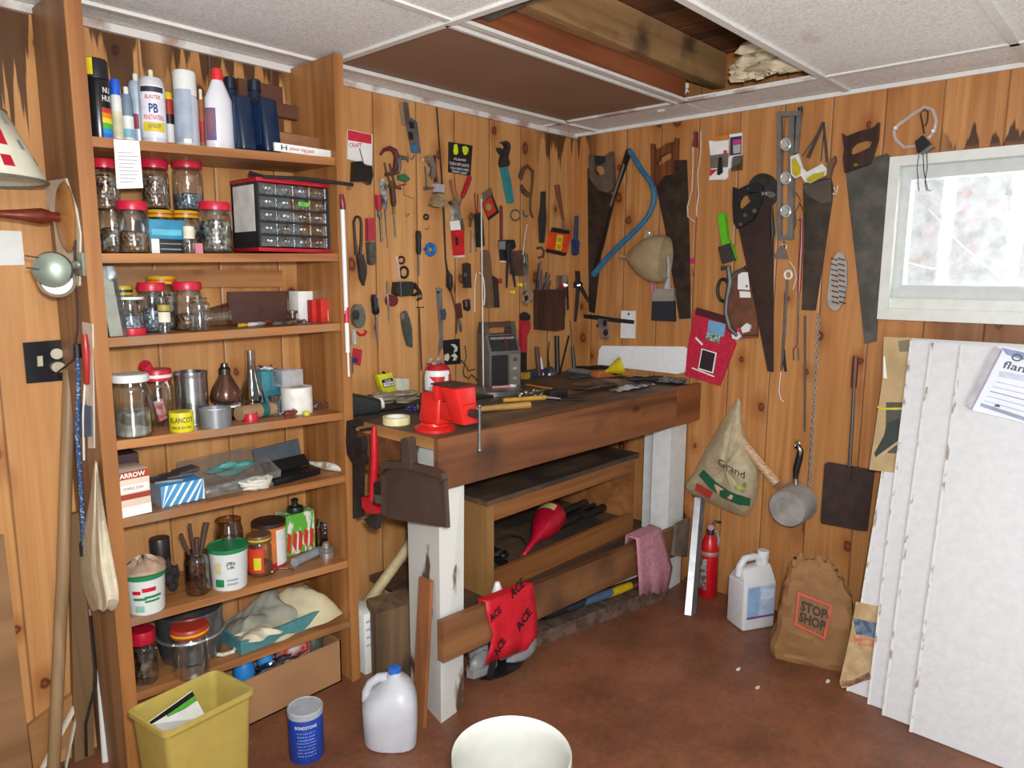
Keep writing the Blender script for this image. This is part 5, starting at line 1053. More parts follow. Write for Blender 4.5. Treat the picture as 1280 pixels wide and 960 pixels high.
witem('B', 'tile_tool', 'dark blue plastic tool with rounded paddle end', 'tool', [('handle', BLUEH, [('T', [(1028, -130), (1026, -50), (1022, 70)], [14, 18, 17], .004)]), ('paddle', BLUEH, [('P', [(1002, 70), (1022, 55), (1040, 80), (1054, 70), (1050, 170), (1030, 190), (1008, 182)], .004, .014)])])
witem('A', 'tap_handle', 'dark red rod above a boxed black and silver tool', 'tool', [('rod', M('5e2a28', .4), [('T', [(424, -210), (426, -100), (426, 62)], 13, .006)]), ('box', BLK, [('P', [(398, 66), (500, 62), (512, 120), (470, 160), (450, 235), (412, 228)], .005, .02)]), ('silver_label', M('8e9092', .4, .3), [('P', [(404, 76), (462, 72), (458, 140), (408, 138)], .0252, .001)]), ('white_tip', PAPER, [('P', [(415, 230), (460, 222), (458, 238), (422, 244)], .006, .01)])])
witem('A', 'long_nose_pliers', 'black pliers hanging open with thin legs in centre of wall', 'pliers', [('leg', IRON, [('T', [(475, 90), (482, 200), (472, 330), (470, 440)], [14, 13, 11, 7], .026)]), ('second_leg', IRON, [('T', [(490, 80), (505, 200), (522, 330), (538, 440)], [14, 13, 11, 8], .026)]), ('red_tip', REDH, [('T', [(471, 410), (470, 448)], 8, .024)]), ('nail', STEEL, [('D', (484, 130), 5, 5, .004, .03)])])
witem('A', 'leather_pouch', 'round brown leather pouch behind the chrome wrench', 'pouch', [('pouch', M('4f342a', .6, noise=.2), [('P', [(492, 200), (520, 152), (570, 148), (615, 180), (620, 280), (600, 350), (540, 350), (490, 335)], .003, .016)]), ('seam', M('7a4a52', .6), [('T', [(505, 180), (545, 160), (600, 185)], 5, .018)])])
witem('A', 'adjustable_wrench', 'chrome adjustable wrench hanging from a wire in centre', 'wrench', [('hang_wire', M('c9c9c4', .4, .3), [('T', [(632, -60), (612, 60), (600, 185)], 5, .02)]), ('handle', CHROME, [('T', [(604, 190), (608, 250)], [12, 16], .02), ('T', [(620, 170), (632, 260)], 8, .02), ('P', [(600, 260), (630, 262), (640, 470), (612, 470)], .02, .01)]), ('head', CHROME, [('P', [(614, 468), (642, 468), (664, 500), (658, 560), (640, 540), (622, 590), (590, 556), (588, 505)], .018, .016)]), ('jaw_gap', IRON, [('P', [(612, 510), (640, 508), (642, 540), (618, 556)], .0345, .001)])])
witem('A', 'wire_brush', 'wooden wire brush with long handle and dark bristles', 'brush', [('handle', M('6b503a', .6, noise=.15), [('P', [(258, 158), (285, 146), (308, 170), (320, 300), (335, 420), (342, 600), (290, 605), (262, 400)], .006, .018)]), ('bristles', M('33251f', .9, noise=.4, scale=140), [('P', [(318, 350), (355, 375), (368, 600), (340, 602), (330, 450)], .006, .03)])])
witem('A', 'bent_wire', 'white bent wire hanging in front of the wooden brush', 'wire', [('wire', PLW, [('T', [(248, 325), (275, 342), (288, 400), (294, 500), (288, 585)], 5, .03), ('T', [(226, 330), (215, 420), (214, 640)], 4, .01)])])
b = thing('drill_index', 'dark wooden block holding a bunch of drill bits', 'drill bit holder', A((775, 780), .03))
m = MB(); shape(m, 'A', ('P', [(680, 462), (870, 458), (866, 775), (800, 790), (682, 778)], .004, .05)); m.build('block', wood('4a2c20', '30190f', 2, 1.5, False, .6), b)
for i, (p0, p1, r_) in enumerate((((705, 465), (728, 250), 10), ((728, 465), (745, 235), 8), ((742, 465), (748, 300), 10), ((760, 465), (790, 320), 10), ((780, 465), (815, 340), 11), ((800, 465), (822, 390), 10), ((720, 465), (715, 360), 12), ((770, 465), (770, 350), 9))):
    m = MB(); shape(m, 'A', ('T', [p0, ((p0[0]+p1[0])/2, (p0[1]+p1[1])/2), p1], [r_, r_*.9, r_*.6], .012+.004*(i % 4))); m.build('drill_bit', (DKST, STG, RUSTM)[i % 3], b)
witem('A', 'shackle', 'rusty square shackle hanging above the drill bits', 'shackle', [('shackle', RUSTM, [('T', [(712, 130), (748, 124), (766, 150), (762, 196), (722, 206)], 10, .004)])])
witem('A', 'parts_card', 'clear parts pack with red bits and teal end beside drill block', 'pack', [('bag', glass('c8beb0', .35, .15), [('P', [(855, 350), (940, 345), (948, 620), (880, 640)], .004, .012)]), ('fitting', CHROME, [('P', [(888, 500), (925, 495), (925, 590), (885, 588)], .0165, .006)]), ('red_bit', REDH, [('D', (908, 435), 14, 18, .0165, .004), ('D', (905, 588), 24, 16, .0165, .006)]), ('teal_end', M('2f4a52', .5), [('P', [(872, 618), (915, 612), (915, 672), (872, 675)], .006, .014)])])
witem('B', 'dividers', 'black iron nippers with one spread leg below the blue paddle tool', 'nippers', [('jaw', IRON, [('P', [(1036, 312), (1046, 330), (1052, 312), (1058, 330), (1060, 390), (1080, 410), (1072, 450), (1024, 445), (1022, 405), (1040, 390)], .006, .014)]), ('leg', IRON, [('T', [(1042, 440), (1032, 560), (1018, 715)], [16, 14, 10], .008)]), ('second_leg', IRON, [('T', [(1062, 440), (1100, 510), (1140, 575)], [16, 14, 10], .008)]), ('pivot', CHROME, [('P', [(1034, 420), (1062, 418), (1062, 432), (1034, 434)], .021, .002)])])
for (x, y, lab) in ((567, 422, 'yellow push pin beside the chrome wrench handle'), (507, 480, 'yellow push pin below the black pliers')):
    witem('A', 'push_pin', lab, 'pin', [('pin', M('e6da2a', .4), [('D', (x, y), 12, 14, .003, .012)])], 'yellow push pins')
witem('A', 'red_tag', 'tiny red tag pinned left of the black pliers', 'tag', [('tag', M('a03030', .5), [('P', [(395, 375), (425, 370), (426, 410), (398, 412)], .003, .002)])])
witem('A', 'pipe_wrench', 'small red pipe wrench leaning behind the radio', 'wrench', [('head', IRON, [('P', [(570, 660), (600, 640), (632, 665), (630, 705), (575, 708)], .008, .022)]), ('handle', M('a8182c', .35), [('P', [(568, 705), (638, 715), (636, 770), (612, 830), (608, 960), (566, 960)], .008, .02)]), ('tail', IRON, [('P', [(568, 960), (608, 960), (610, 1170), (572, 1170)], .008, .018)])])
K(420, 240, 7.111)
# white rod along the shelving unit
o = thing('marker_rod', 'long white rod with red band along right side of shelving unit', 'rod', V((XR+.045, -.235, .88)))
def rp(x, y): return hit(420+x/6.4, 345+y/6.4, 1, -.284)
m = MB(); m.tube([hit(428, 262, 1, -.284), rp(72, 0), rp(94, 612)], .0075, 10); m.build('rod', PLW, o)
m = MB(); m.tube([rp(83, 250), rp(86, 375)], .0082, 10); m.build('red_band', M('c0203a', .4), o)
m = MB(); m.tube([rp(96, 612), rp(103, 805)], .0035, 8); m.build('tip', PLW, o)
m = MB(); m.tube([hit(427, 243, 1, -.284), hit(428, 253, 1, -.284), hit(429, 262, 1, -.284)], [.006, .010, .009], 10); m.build('red_grip', M('8f1c30', .4, h2='2a1a1e', scale=60), o)
m = MB(); m.tube([hit(433, 262, 1, -.02), hit(434, 300, 1, -.02), hit(436, 350, 1, -.02)], .003, 6); one(m, 'black_string', BLK, 'thin black cord hanging behind the white rod', 'cord')
# ================================================================== tools hanging on the right-hand wall
SAWB = M('2e2521', .5, .35, h2='45352a', scale=18); SAWG = M('4c4a44', .45, .5, h2='635f56', scale=14)
K(700, 140, 5.818)
def y2(p): return (p[0], p[1]+140*5.818)      # second crop lies 140 px lower
witem('B', 'hand_saw', 'black bladed hand saw in corner behind the blue bow saw', 'saw', [
    ('blade', SAWB, [('P', [(205, 412), (250, 392), (402, 640), (325, 960), y2((300, 230)), y2((255, 650)), y2((215, 635))], .004, .002)]),
    ('handle', M('5a4d42', .5, noise=.25), [('H', [(232, 312), (262, 325), (330, 335), (398, 290), (408, 440), (405, 560), (372, 592), (300, 572), (236, 482)], [[(266, 420), (280, 452), (306, 468), (340, 458), (350, 430), (336, 402), (300, 388), (272, 395)]], .004, .022)]), ('dark_grip', M('1b1f20', .5), [('P', [(250, 316), (330, 322), (330, 368), (285, 385), (255, 378)], .0262, .002)])])
tb = [(505, 280), (540, 335), (600, 430), (660, 510), (688, 590), (684, 660), (650, 745), (600, 810), (530, 880), (450, 955), y2((400, 190)), y2((310, 285)), y2((240, 372))]
witem('B', 'bow_saw', 'blue tubular bow saw hanging over two hand saws', 'saw', [('frame', M('2f6688', .35, noise=.15), [('T', tb, [20]*9+[22]*4, .03)]), ('blade', M('1f1b18', .5, .4), [('P', [(480, 275), (512, 262), (512, 330), (400, 640), (355, 790), (330, 900), y2((252, 370)), y2((232, 352)), (318, 880), (345, 760), (385, 600)], .036, .0015)]), ('teeth', M('8f8478', .4, .6), [('P', [(463, 370), (470, 390), (425, 530), (372, 690), (362, 678), (412, 520)], .0376, .001)])])
witem('B', 'hand_saw', 'wood handled dark hand saw between blue bow saw and red cord', 'saw', [
    ('blade', SAWB, [('P', [(690, 482), (760, 450), (848, 350), (925, 350), (945, 960), y2((952, 685)), y2((872, 692)), y2((765, 20))], .004, .002)]),
    ('handle', wood('7a4526', '4a2614', 2, 2, False, .4), [('H', [(680, 236), (698, 236), (705, 288), (745, 268), (800, 232), (850, 222), (858, 190), (872, 196), (868, 350), (842, 372), (836, 460), (775, 470), (720, 545), (684, 535)], [[(722, 380), (732, 405), (770, 378), (835, 340), (832, 296), (790, 304), (745, 330)]], .004, .022)])])
witem('B', 'cord_loop', 'pale cord loop hanging from a red wooden handle', 'cord', [('handle', M('6e2f2a', .5), [('P', [(988, 145), (1006, 145), (1006, 260), (975, 255)], .004, .014)]), ('cord', M('c8a898', .7), [('T', [(990, 140), (968, 180), (966, 400), (960, 560), (928, 690), (930, 760), (985, 805)], 6, .008), ('T', [(1024, 140), (1024, 280), (1002, 460), (1008, 600), (994, 700), (996, 760)], 6, .008)])])
witem('B', 'hang_card', 'white and grey hang card with orange header', 'card', [('card', PAPER, [('P', [(1088, 212), (1232, 195), (1225, 470), (1208, 492), (1088, 495), (1105, 420), (1100, 320)], .004, .003)]), ('orange_header', M('c87a2a', .5), [('P', [(1120, 184), (1228, 168), (1232, 205), (1118, 216)], .006, .002)]), ('grey_tool', M('6e675e', .5, noise=.25), [('P', [(1098, 318), (1226, 300), (1222, 400), (1102, 412)], .0072, .008)]), ('red_corner', M('c02a34', .5), [('P', [(1090, 422), (1150, 414), (1092, 470)], .0072, .0006)]), ('black_bit', BLK, [('P', [(1160, 330), (1180, 328), (1186, 440), (1160, 460), (1145, 455)], .012, .006)]), ('orange_print', M('d2402a', .5), [('P', [(1188, 280), (1215, 276), (1216, 300), (1190, 303)], .0072, .0006)])])
K(860, 130, 5.333)
def y3(p): return (p[0], p[1]+170*5.333)
witem('B', 'hang_card', 'white hang card with magenta square and clear wrapper', 'card', [('card', PAPER, [('P', [(280, 205), (364, 192), (362, 340), (350, 400), (262, 440), (268, 365), (284, 350)], .004, .002)]), ('dark_frame', M('3c3040', .5), [('P', [(280, 222), (358, 212), (356, 335), (280, 345)], .0062, .0005)]), ('magenta_patch', M('b83a86', .5), [('P', [(300, 240), (352, 232), (352, 262), (300, 270)], .0068, .0005)]), ('grey_patch', M('a9aaa6', .5), [('P', [(300, 274), (350, 266), (350, 325), (302, 332)], .0068, .0005)]), ('wrapper', glass('dadcd8', .35, .15), [('P', [(300, 352), (370, 340), (368, 440), (280, 452)], .007, .006)])])
witem('B', 'deck_brush', 'lime green handled brush with dark square head', 'brush', [('handle', M('58b41e', .4), [('P', [(215, 745), (235, 724), (262, 732), (278, 890), (310, 950), y3((335, 120)), y3((322, 145)), y3((290, 130)), (245, 950), (228, 850)], .004, .02)]), ('head', M('35302c', .8, noise=.3, scale=90), [('P', [y3((212, 48)), y3((285, 22)), y3((322, 135)), y3((238, 158))], .02, .016)])])
witem('B', 'disc_blade', 'round dark steel disc blade behind the black handled saw', 'blade', [('disc', DKST, [('D', (505, 580), 105, 118, .004, .003)]), ('arbor', CHROME, [('D', (545, 605), 40, 22, .0072, .003)])])  # chrome oval stands in for the white reflection on the disc
witem('B', 'hand_saw', 'brown hand saw with black riveted plastic handle', 'saw', [
    ('blade', M('3d2c26', .45, .3, noise=.15), [('P', [(338, 832), (475, 690), (505, 600), (560, 640), (575, 780), y3((572, 0)), y3((572, 560)), y3((572, 880)), y3((532, 875)), y3((440, 400))], .014, .002)]),
    ('handle', BLK, [('H', [(315, 556), (348, 572), (410, 542), (460, 526), (505, 545), (508, 640), (470, 725), (440, 775), (342, 832), (318, 790), (312, 680)], [[(350, 690), (376, 704), (400, 680), (480, 612), (484, 588), (440, 590), (374, 618), (352, 655)]], .014, .022)]),
    ('rivet', CHROME, [('D', (445, 712), 14, 15, .037, .002)]), ('rivet', CHROME, [('D', (380, 740), 13, 14, .037, .002)]), ('rivet', CHROME, [('D', (350, 802), 13, 14, .037, .002)]), ('nail', STEEL, [('D', (430, 570), 6, 6, .004, .036)])])
witem('B', 'long_punch', 'slim black tapered tool hanging right of the brown saw', 'punch', [('body', IRON, [('T', [(560, 660), (558, 760), (566, 860), (556, 930)], [6, 14, 16, 5], .018)])])
witem('B', 'spirit_level', 'grey aluminium spirit level with three round vials', 'level', [('frame', M('8a8c88', .35, .6, noise=.15), [('P', [(612, 62), (637, 64), (634, 905), (610, 900)], .006, .018), ('P', [(690, 66), (724, 70), (712, 895), (682, 890)], .006, .018), ('P', [(615, 58), (768, 52), (766, 84), (615, 90)], .006, .02), ('P', [(610, 880), (712, 876), (710, 904), (612, 908)], .006, .017), ('P', [(650, 250), (690, 252), (690, 290), (650, 290)], .006, .014), ('P', [(650, 475), (690, 477), (690, 515), (650, 515)], .006, .014), ('P', [(650, 695), (690, 697), (690, 735), (650, 735)], .006, .014), ('P', [(735, 84), (764, 84), (740, 330), (722, 330)], .004, .014)]), ('top_knob', DKST, [('T', [(748, 20), (750, 60)], 16, .006)])]+[('vial', M('b8b8ae', .2, .2), [('R', (652, y), 30, 36, 9, .016), ('D', (652, y), 24, 28, .014, .012)]) for y in (268, 494, 714)])
witem('B', 'bulldog_clip', 'small silver bulldog clip hanging under the spirit level', 'clip', [('ring', STG, [('R', (640, 950), 14, 30, 4, .006)]), ('jaw', CHROME, [('P', [y3((634, 36)), y3((648, 36)), y3((668, 108)), y3((672, 126)), y3((578, 122)), y3((582, 106))], .006, .012)])])
witem('B', 'safety_goggles', 'white safety goggles with yellow lenses hanging by grey straps', 'goggles', [
    ('frame', M('d6d6cf', .4), [('P', [(690, 352), (745, 334), (775, 430), (800, 455), (900, 400), (930, 430), (925, 475), (820, 530), (785, 520), (760, 480), (720, 498), (692, 470)], .03, .012)]),
    ('lens', M('b9a81e', .15), [('P', [(692, 370), (716, 358), (752, 425), (750, 470), (722, 486), (696, 460)], .0425, .003)]), ('lens', M('b9a81e', .15), [('P', [(790, 500), (835, 468), (915, 448), (905, 478), (835, 520), (800, 522)], .0425, .003)]),
    ('strap', M('3c3634', .7), [('P', [(790, 355), (895, 118), (915, 122), (812, 365)], .02, .003), ('P', [(898, 130), (912, 130), (938, 385), (922, 390)], .018, .003), ('T', [(765, 345), (850, 220), (895, 130)], 4, .014), ('T', [(888, 380), (905, 200)], 4, .012)])])
witem('B', 'leather_saw', 'dark brown wide saw blade behind the yellow goggles', 'saw', [('blade', M('33271f', .55, .2, h2='453a2c', scale=16), [('P', [(770, 535), (955, 480), (972, 560), (962, 660), (918, 960), y3((852, 470)), y3((762, 466)), y3((776, 0))], .004, .002)]), ('handle', M('6b4a34', .5), [('P', [(945, 400), (990, 350), (996, 380), (970, 440), (958, 500), (930, 500)], .004, .018)]), ('collar', M('4e4438', .5), [('P', [(772, 545), (960, 500), (965, 655), (900, 665), (800, 610)], .006, .006)])])
witem('B', 'white_clip', 'small bent white wire clip on the edge of the dark brown saw', 'clip', [('clip', PLW, [('T', [(970, 555), (992, 590), (998, 545)], 4, .008), ('T', [(965, 598), (990, 598)], 4, .008)])])
witem('B', 'toasting_fork', 'long two-tined fork with dark red handle', 'fork', [('handle', M('7c1a24', .4), [('T', [(758, 765), (756, 960), y3((752, 100)), y3((740, 345))], [8, 12, 13, 11], .02)]), ('nail', STEEL, [('D', (758, 775), 5, 5, .004, .03)]), ('shaft', DKST, [('T', [y3((740, 345)), y3((734, 600)), y3((728, 705))], 5, .022)]), ('tines', DKST, [('T', [y3((706, 800)), y3((704, 730)), y3((718, 708)), y3((736, 720)), y3((738, 805))], 4, .022)])])
witem('B', 'loose_wire', 'tangle of thin dark wire between spirit level and brown saw', 'wire', [('wire', IRON, [('T', [(720, 590), (750, 640), (735, 690), (715, 720), (720, 800), (705, 840)], 3, .02), ('T', [(745, 660), (770, 710), (790, 770)], 3, .02)])])
witem('B', 'steel_tweezers', 'long thin shiny steel rule hanging from a white ring', 'ruler', [('ring', PLW, [('R', y3((668, 232)), 24, 28, 8, .006)]), ('blade', CHROME, [('P', [y3((662, 262)), y3((676, 262)), y3((655, 640)), y3((634, 870)), y3((622, 868)), y3((640, 560))], .006, .004)]), ('dark_blade', IRON, [('P', [y3((648, 350)), y3((656, 350)), y3((645, 700)), y3((660, 878)), y3((646, 876)), y3((630, 700))], .004, .002)])])
witem('B', 'white_string', 'thin white string hanging below the shiny steel rule', 'string', [('string', PLW, [('T', [y3((676, 140)), y3((710, 190)), y3((722, 250)), y3((700, 330))], 2.5, .01), ('T', [y3((618, 880)), y3((610, 960)), y3((606, 1010)), y3((618, 1060)), y3((638, 1080))], 3, .01)])])
pts = [(1010, 78), (1045, 90), (1066, 150), (1068, 280), (1050, 400), (1015, 462), (985, 472), (948, 445), (938, 400), (950, 260), (972, 130)]
holes = []
for j in range(9):
    for i in range(4):
        holes.append(('P', [y3((955+i*24+j*1+x, 118+j*36+y+6*(i % 2))) for x, y in ((0, 0), (14, 4), (20, 14), (6, 10))], .0165, .01))
witem('B', 'scrub_brush', 'grey oval wood-backed brush hung with bristles outward', 'brush', [('back', M('a09890', .6, noise=.1), [('P', [y3(p) for p in pts], .004, .0125)]), ('bristles', M('5d4436', .9, noise=.3), holes)])
K(1040, 100, 5.333)
def y4(p): return (p[0], p[1]+160*5.333)
witem('B', 'hand_saw', 'large grey bladed hand saw beside the window', 'saw', [('blade', SAWG, [('P', [(95, 622), (270, 520), (372, 490), (396, 520), (362, 960), y4((322, 480)), y4((300, 888)), y4((220, 906)), y4((180, 520)), y4((120, 0))], .004, .002)]),
    ('handle', wood('3d2018', '22110d', 2, 2, False, .4), [('H', [(84, 362), (108, 384), (200, 348), (296, 322), (324, 288), (316, 400), (268, 560), (100, 622), (90, 522), (98, 470)], [[(132, 490), (155, 506), (205, 486), (270, 455), (286, 414), (230, 407), (168, 426), (138, 458)]], .004, .024)]), ('brass_badge', M('a8842e', .3, .8), [('D', (158, 566), 16, 10, .0285, .001)])])
witem('B', 'tubing_coil', 'coil of clear plastic tubing hung above window corner', 'tubing', [('tube', haze('d6cdc4', .42, .15, .05), [('T', [(560, 440), (480, 448), (425, 400), (412, 340), (440, 300), (540, 228), (620, 178), (672, 200), (695, 270), (680, 345), (640, 390)], 12, .006)]), ('fitting', PLW, [('D', (428, 322), 12, 12, .02, .01), ('D', (678, 342), 12, 12, .02, .01)])])
witem('B', 'black_cube_tool', 'small black cube with string loop hanging over window frame', 'tool', [('loop', IRON, [('T', [(615, 358), (600, 270), (590, 225), (612, 198), (640, 210), (638, 270), (620, 310)], 5, .024)]), ('cube', BLKG, [('P', [(568, 418), (618, 375), (664, 420), (668, 440), (585, 495)], .022, .03)]), ('grey_foot', STG, [('P', [(590, 495), (668, 440), (690, 452), (610, 500)], .022, .024)]), ('wire', IRON, [('T', [(580, 500), (568, 580), (575, 690), (580, 740)], 2.5, .03), ('T', [(608, 495), (612, 600), (622, 660), (640, 735), (660, 738)], 2.5, .03), ('T', [(632, 485), (636, 580), (620, 680), (630, 740)], 2.5, .03)])])
# funnel, paint brush, plate, square
K(700, 280, 5.818)
c0, c1 = B((432, 236), .07), B((768, 258), .07); ax = (c1-c0); L_ = ax.length; ax.normalize(); R_ = 165/5.818*proj(c0)[2]/F
m = MB(); m.lathe(c0, [(R_*.06, 0), (R_*.1, L_*.16), (R_*.35, L_*.26), (R_*.72, L_*.45), (R_*.97, L_*.7), (R_, L_*.86), (R_*.95, L_*1.0)], 28, ax=ax, cap=False, sq=(.62, 1) if abs(ax.cross(V((0, 0, 1))).x) > .5 else (1, .62))
o = thing('funnel', 'beige plastic funnel hanging sideways between two hand saws', 'funnel', c0); m.build('cone', M('a08a6a', .45, noise=.12), o); m = MB(); shape(m, 'B', ('P', [(625, 50), (670, 45), (690, 110), (615, 115)], .06, .008)); m.build('hang_tab', M('a08a6a', .45), o); m = MB(); shape(m, 'B', ('T', [(650, 60), (650, 64)], 8, .0)); m.tube([B((650, 66), -.0003), B((650, 66), .07)], .0025, 6); m.build('nail', STEEL, o)
witem('B', 'paint_brush', 'paint brush with grey handle and dark bristles', 'brush', [('handle', M('9a9690', .5), [('T', [(782, 235), (790, 300), (788, 400), (775, 470)], [10, 14, 16, 34], .006)]), ('ferrule', M('a9a399', .4, .4), [('P', [(705, 470), (840, 465), (842, 560), (690, 560)], .004, .018)]), ('bristles', M('22242c', .8, noise=.3, scale=120), [('P', [(688, 560), (842, 558), (848, 708), (680, 700)], .004, .016)]), ('pink_edge', M('b87888', .5), [('P', [(672, 420), (690, 415), (694, 540), (680, 560)], .004, .012)])])
witem('B', 'wall_plate', 'cream blank wall plate behind the black square', 'plate', [('plate', PLW, [('P', [(450, 630), (552, 632), (548, 832), (445, 828)], .002, .005)]), ('screw', STEEL, [('D', (500, 655), 8, 9, .0075, .001)])])
witem('B', 'combination_square', 'combination square with black blade and chrome head', 'square', [('blade', IRON, [('P', [(172, 656), (272, 664), (400, 684), (542, 700), (538, 728), (400, 714), (175, 684)], .01, .002)]), ('head', CHROME, [('P', [(292, 686), (360, 694), (362, 830), (345, 842), (308, 830), (300, 740)], .006, .014)]), ('slot', IRON, [('D', (326, 720), 14, 26, .0205, .001), ('D', (332, 790), 18, 22, .0205, .001)]), ('brace', IRON, [('P', [(262, 745), (300, 700), (306, 706), (275, 750)], .01, .003)])])
K(860, 300, 5.333)
witem('B', 'leather_sheath', 'brown leather tool sheath hanging behind the brown saw', 'sheath', [('sheath', M('6b3f2a', .6, noise=.2), [('P', [(262, 420), (300, 260), (385, 170), (430, 300), (470, 480), (472, 650), (330, 660), (270, 560)], .003, .009)]), ('seam', M('4a2a1e', .6), [('T', [(280, 560), (340, 640), (468, 632)], 4, .0118)])])
witem('B', 'garden_shears', 'dark grey shears with black loop handles over leather sheath', 'shears', [('loop', IRON, [('R', (236, 334), 38, 74, 11, .012)]), ('handle', M('54504e', .45, .3), [('T', [(225, 190), (270, 180), (282, 280), (262, 380), (252, 480), (280, 590), (330, 640)], [14, 18, 22, 18, 16, 20, 12], .014), ('T', [(380, 190), (320, 220), (285, 270)], [12, 16, 16], .014)]), ('white_tip', PLW, [('P', [(300, 628), (345, 612), (362, 645), (335, 665), (305, 655)], .016, .014), ('P', [(362, 585), (400, 552), (428, 570), (415, 610), (372, 620)], .016, .014)]), ('red_spot', M('b83a4a', .4), [('D', (345, 600), 14, 16, .018, .01)])])
witem('B', 'paper_tag', 'white paper tag tucked behind the brown saw blade', 'tag', [('tag', PAPER, [('P', [(334, 216), (400, 214), (412, 334), (332, 328)], .0125, .001)]), ('lower_tag', PAPER, [('P', [(344, 340), (415, 345), (420, 384), (346, 384)], .0125, .001)]), ('print', M('6f6a66', .6), [('D', (392, 308), 8, 10, .0138, .0005)])])
witem('B', 'pink_hook', 'tiny pink button and hook below the pale cord loop', 'hook', [('button', M('b82a6a', .4), [('D', (36, 140), 16, 18, .003, .006)]), ('hook', M('8a3a3a', .5), [('T', [(28, 180), (32, 240), (45, 235)], 4, .004)])])
K()
RP = M('bc2440', .45, noise=.15, scale=60)
witem('B', 'red_pack', 'large red hang pack with white printing above bench end', 'pack', [('card', RP, [('P', [(870, 386), (908, 397), (921, 430), (901, 482), (857, 469), (862, 430)], .006, .006)]), ('dark_header', M('4a1a26', .5), [('P', [(871, 384), (908, 395), (908, 405), (869, 393)], .0122, .0008)]), ('picture', M('6fa0c4', .5), [('P', [(886, 400), (907, 405), (905, 421), (884, 416)], .0122, .0006)]), ('green_part', M('2f5a44', .5, h2='c9cfc4', scale=90), [('P', [(883, 416), (902, 420), (899, 429), (882, 424)], .0122, .0006)]), ('black_label', M('2e2226', .5), [('P', [(878, 437), (894, 442), (890, 465), (874, 460)], .0128, .0006)]), ('label_border', PAPER, [('P', [(877, 435.5), (896, 441), (891.5, 466.8), (872.5, 461.5)], .0122, .0005)]), ('white_line', PAPER, [('P', [(865, 459), (893, 470), (892.5, 471.5), (864.5, 460.5)], .0122, .0006)]), ('white_mark', PAPER, [('P', [(870, 421), (879, 430), (877.5, 432), (869, 423)], .0122, .0006)])])
# chain and thin strap
K(840, 480, 4.571)
o = thing('steel_chain', 'long thin steel chain hanging beside the pot handle', 'chain', B((812, 0), .012))
m = MB(); P0, P1 = hit(1023, 392, 0, -.014), hit(1013, 605, 0, -.02); n = 46
for i in range(n):
    a = P0.lerp(P1, i/n); b_ = P0.lerp(P1, (i+1.35)/n); d = (b_-a); mid = (a+b_)/2; s_ = V((0, 1, 0)) if i % 2 else V((1, 0, 0)); L2 = d.length/2; d.normalize()
    m.tube([mid+d*(L2*math.cos(t))+s_*(.0062*math.sin(t)) for t in [k*PI/4 for k in range(8)]], .0022, 5, True)
m.build('links', M('c4beb2', .3, .6), o); m = MB(); m.tube([hit(1023, 392, 0, .0003), hit(1023, 392, 0, -.02)], .002, 6); m.build('nail', IRON, o)
witem('B', 'metal_strip', 'thin dark steel strip hanging left of the chain', 'strip', [('strip', M('6b675f', .4, .5), [('P', [(758, -390), (768, -390), (765, 270), (756, 270)], .004, .004)])])
# coal shovel, saucepan, bag, roll
witem('B', 'coal_shovel', 'brown square bladed shovel with long thin shaft on wall', 'shovel', [('grip', M('5d2f20', .5), [('T', [(1050, -160), (1046, -90), (1038, 20)], [14, 18, 16], .02)]), ('shaft', M('5c534c', .45, .4), [('T', [(1040, 20), (1030, 220), (1014, 470)], [9, 10, 11], .022)]), ('blade', M('3c2c28', .5, .2, noise=.2), [('P', [(875, 455), (895, 445), (1010, 465), (1150, 490), (1158, 510), (1118, 838), (1090, 838), (858, 795), (852, 775)], .01, .008)]), ('socket', M('3c2c28', .5, .2), [('P', [(985, 470), (1035, 475), (1020, 545), (990, 540)], .018, .008)])])
cB = B((655, 715), .135); cW = B((722, 672), .02)
cW = V((-.012, cB.y+.0, cB.z+.0)); R_ = 108/4.571*proj(cB)[2]/F
o = thing('saucepan', 'dull aluminium saucepan hanging with its base toward the room', 'pan', cB)
axd = (V((-.02, B((715, 672), .02).y, B((715, 672), .02).z))-cB); Lp = axd.length; axd.normalize()
m = MB(); m.lathe(cB, [(0, 0), (R_*.3, .001), (R_*.32, .003), (R_*.6, .002), (R_*.62, .0), (R_*.93, .0), (R_, .008), (R_*1.02, Lp*.9), (R_*1.08, Lp), (R_*1.0, Lp), (R_*.96, .012), (0, .012)], 36, ax=axd); m.build('body', M('a8a6a0', .42, .35, noise=.22, scale=10), o)
m = MB(); shape(m, 'B', ('T', [(704, 540), (712, 480), (728, 420), (735, 380), (722, 352), (705, 365)], [14, 20, 20, 18, 12, 8], .02)); m.build('handle', BLKG, o); m = MB(); shape(m, 'B', ('T', [(708, 535), (708, 580)], 14, .02)); shape(m, 'B', ('R', (717, 345), 14, 16, 4, .02)); m.build('hang_ring', STEEL, o)
m = MB(); shape(m, 'B', ('T', [(716, 295), (717, 335), (727, 335)], 4, .0)); one(m, 'wall_hook', M('a8842e', .3, .8), 'brass hook holding the saucepan handle ring', 'hook')
BAGM = haze('c4b896', .72, .5)
o = thing('plastic_bag', 'bulging tan plastic shopping bag with green and red print hung from wall', 'bag', B((300, 500), .06))
cx0, cy0 = 300, 480; outl = [(375, 78), (395, 78), (400, 240), (432, 300), (470, 400), (505, 500), (500, 600), (470, 700), (432, 768), (380, 756), (260, 705), (140, 645), (66, 604), (72, 570), (130, 500), (165, 420), (215, 330), (300, 190)]
rows = []; nO = len(outl)
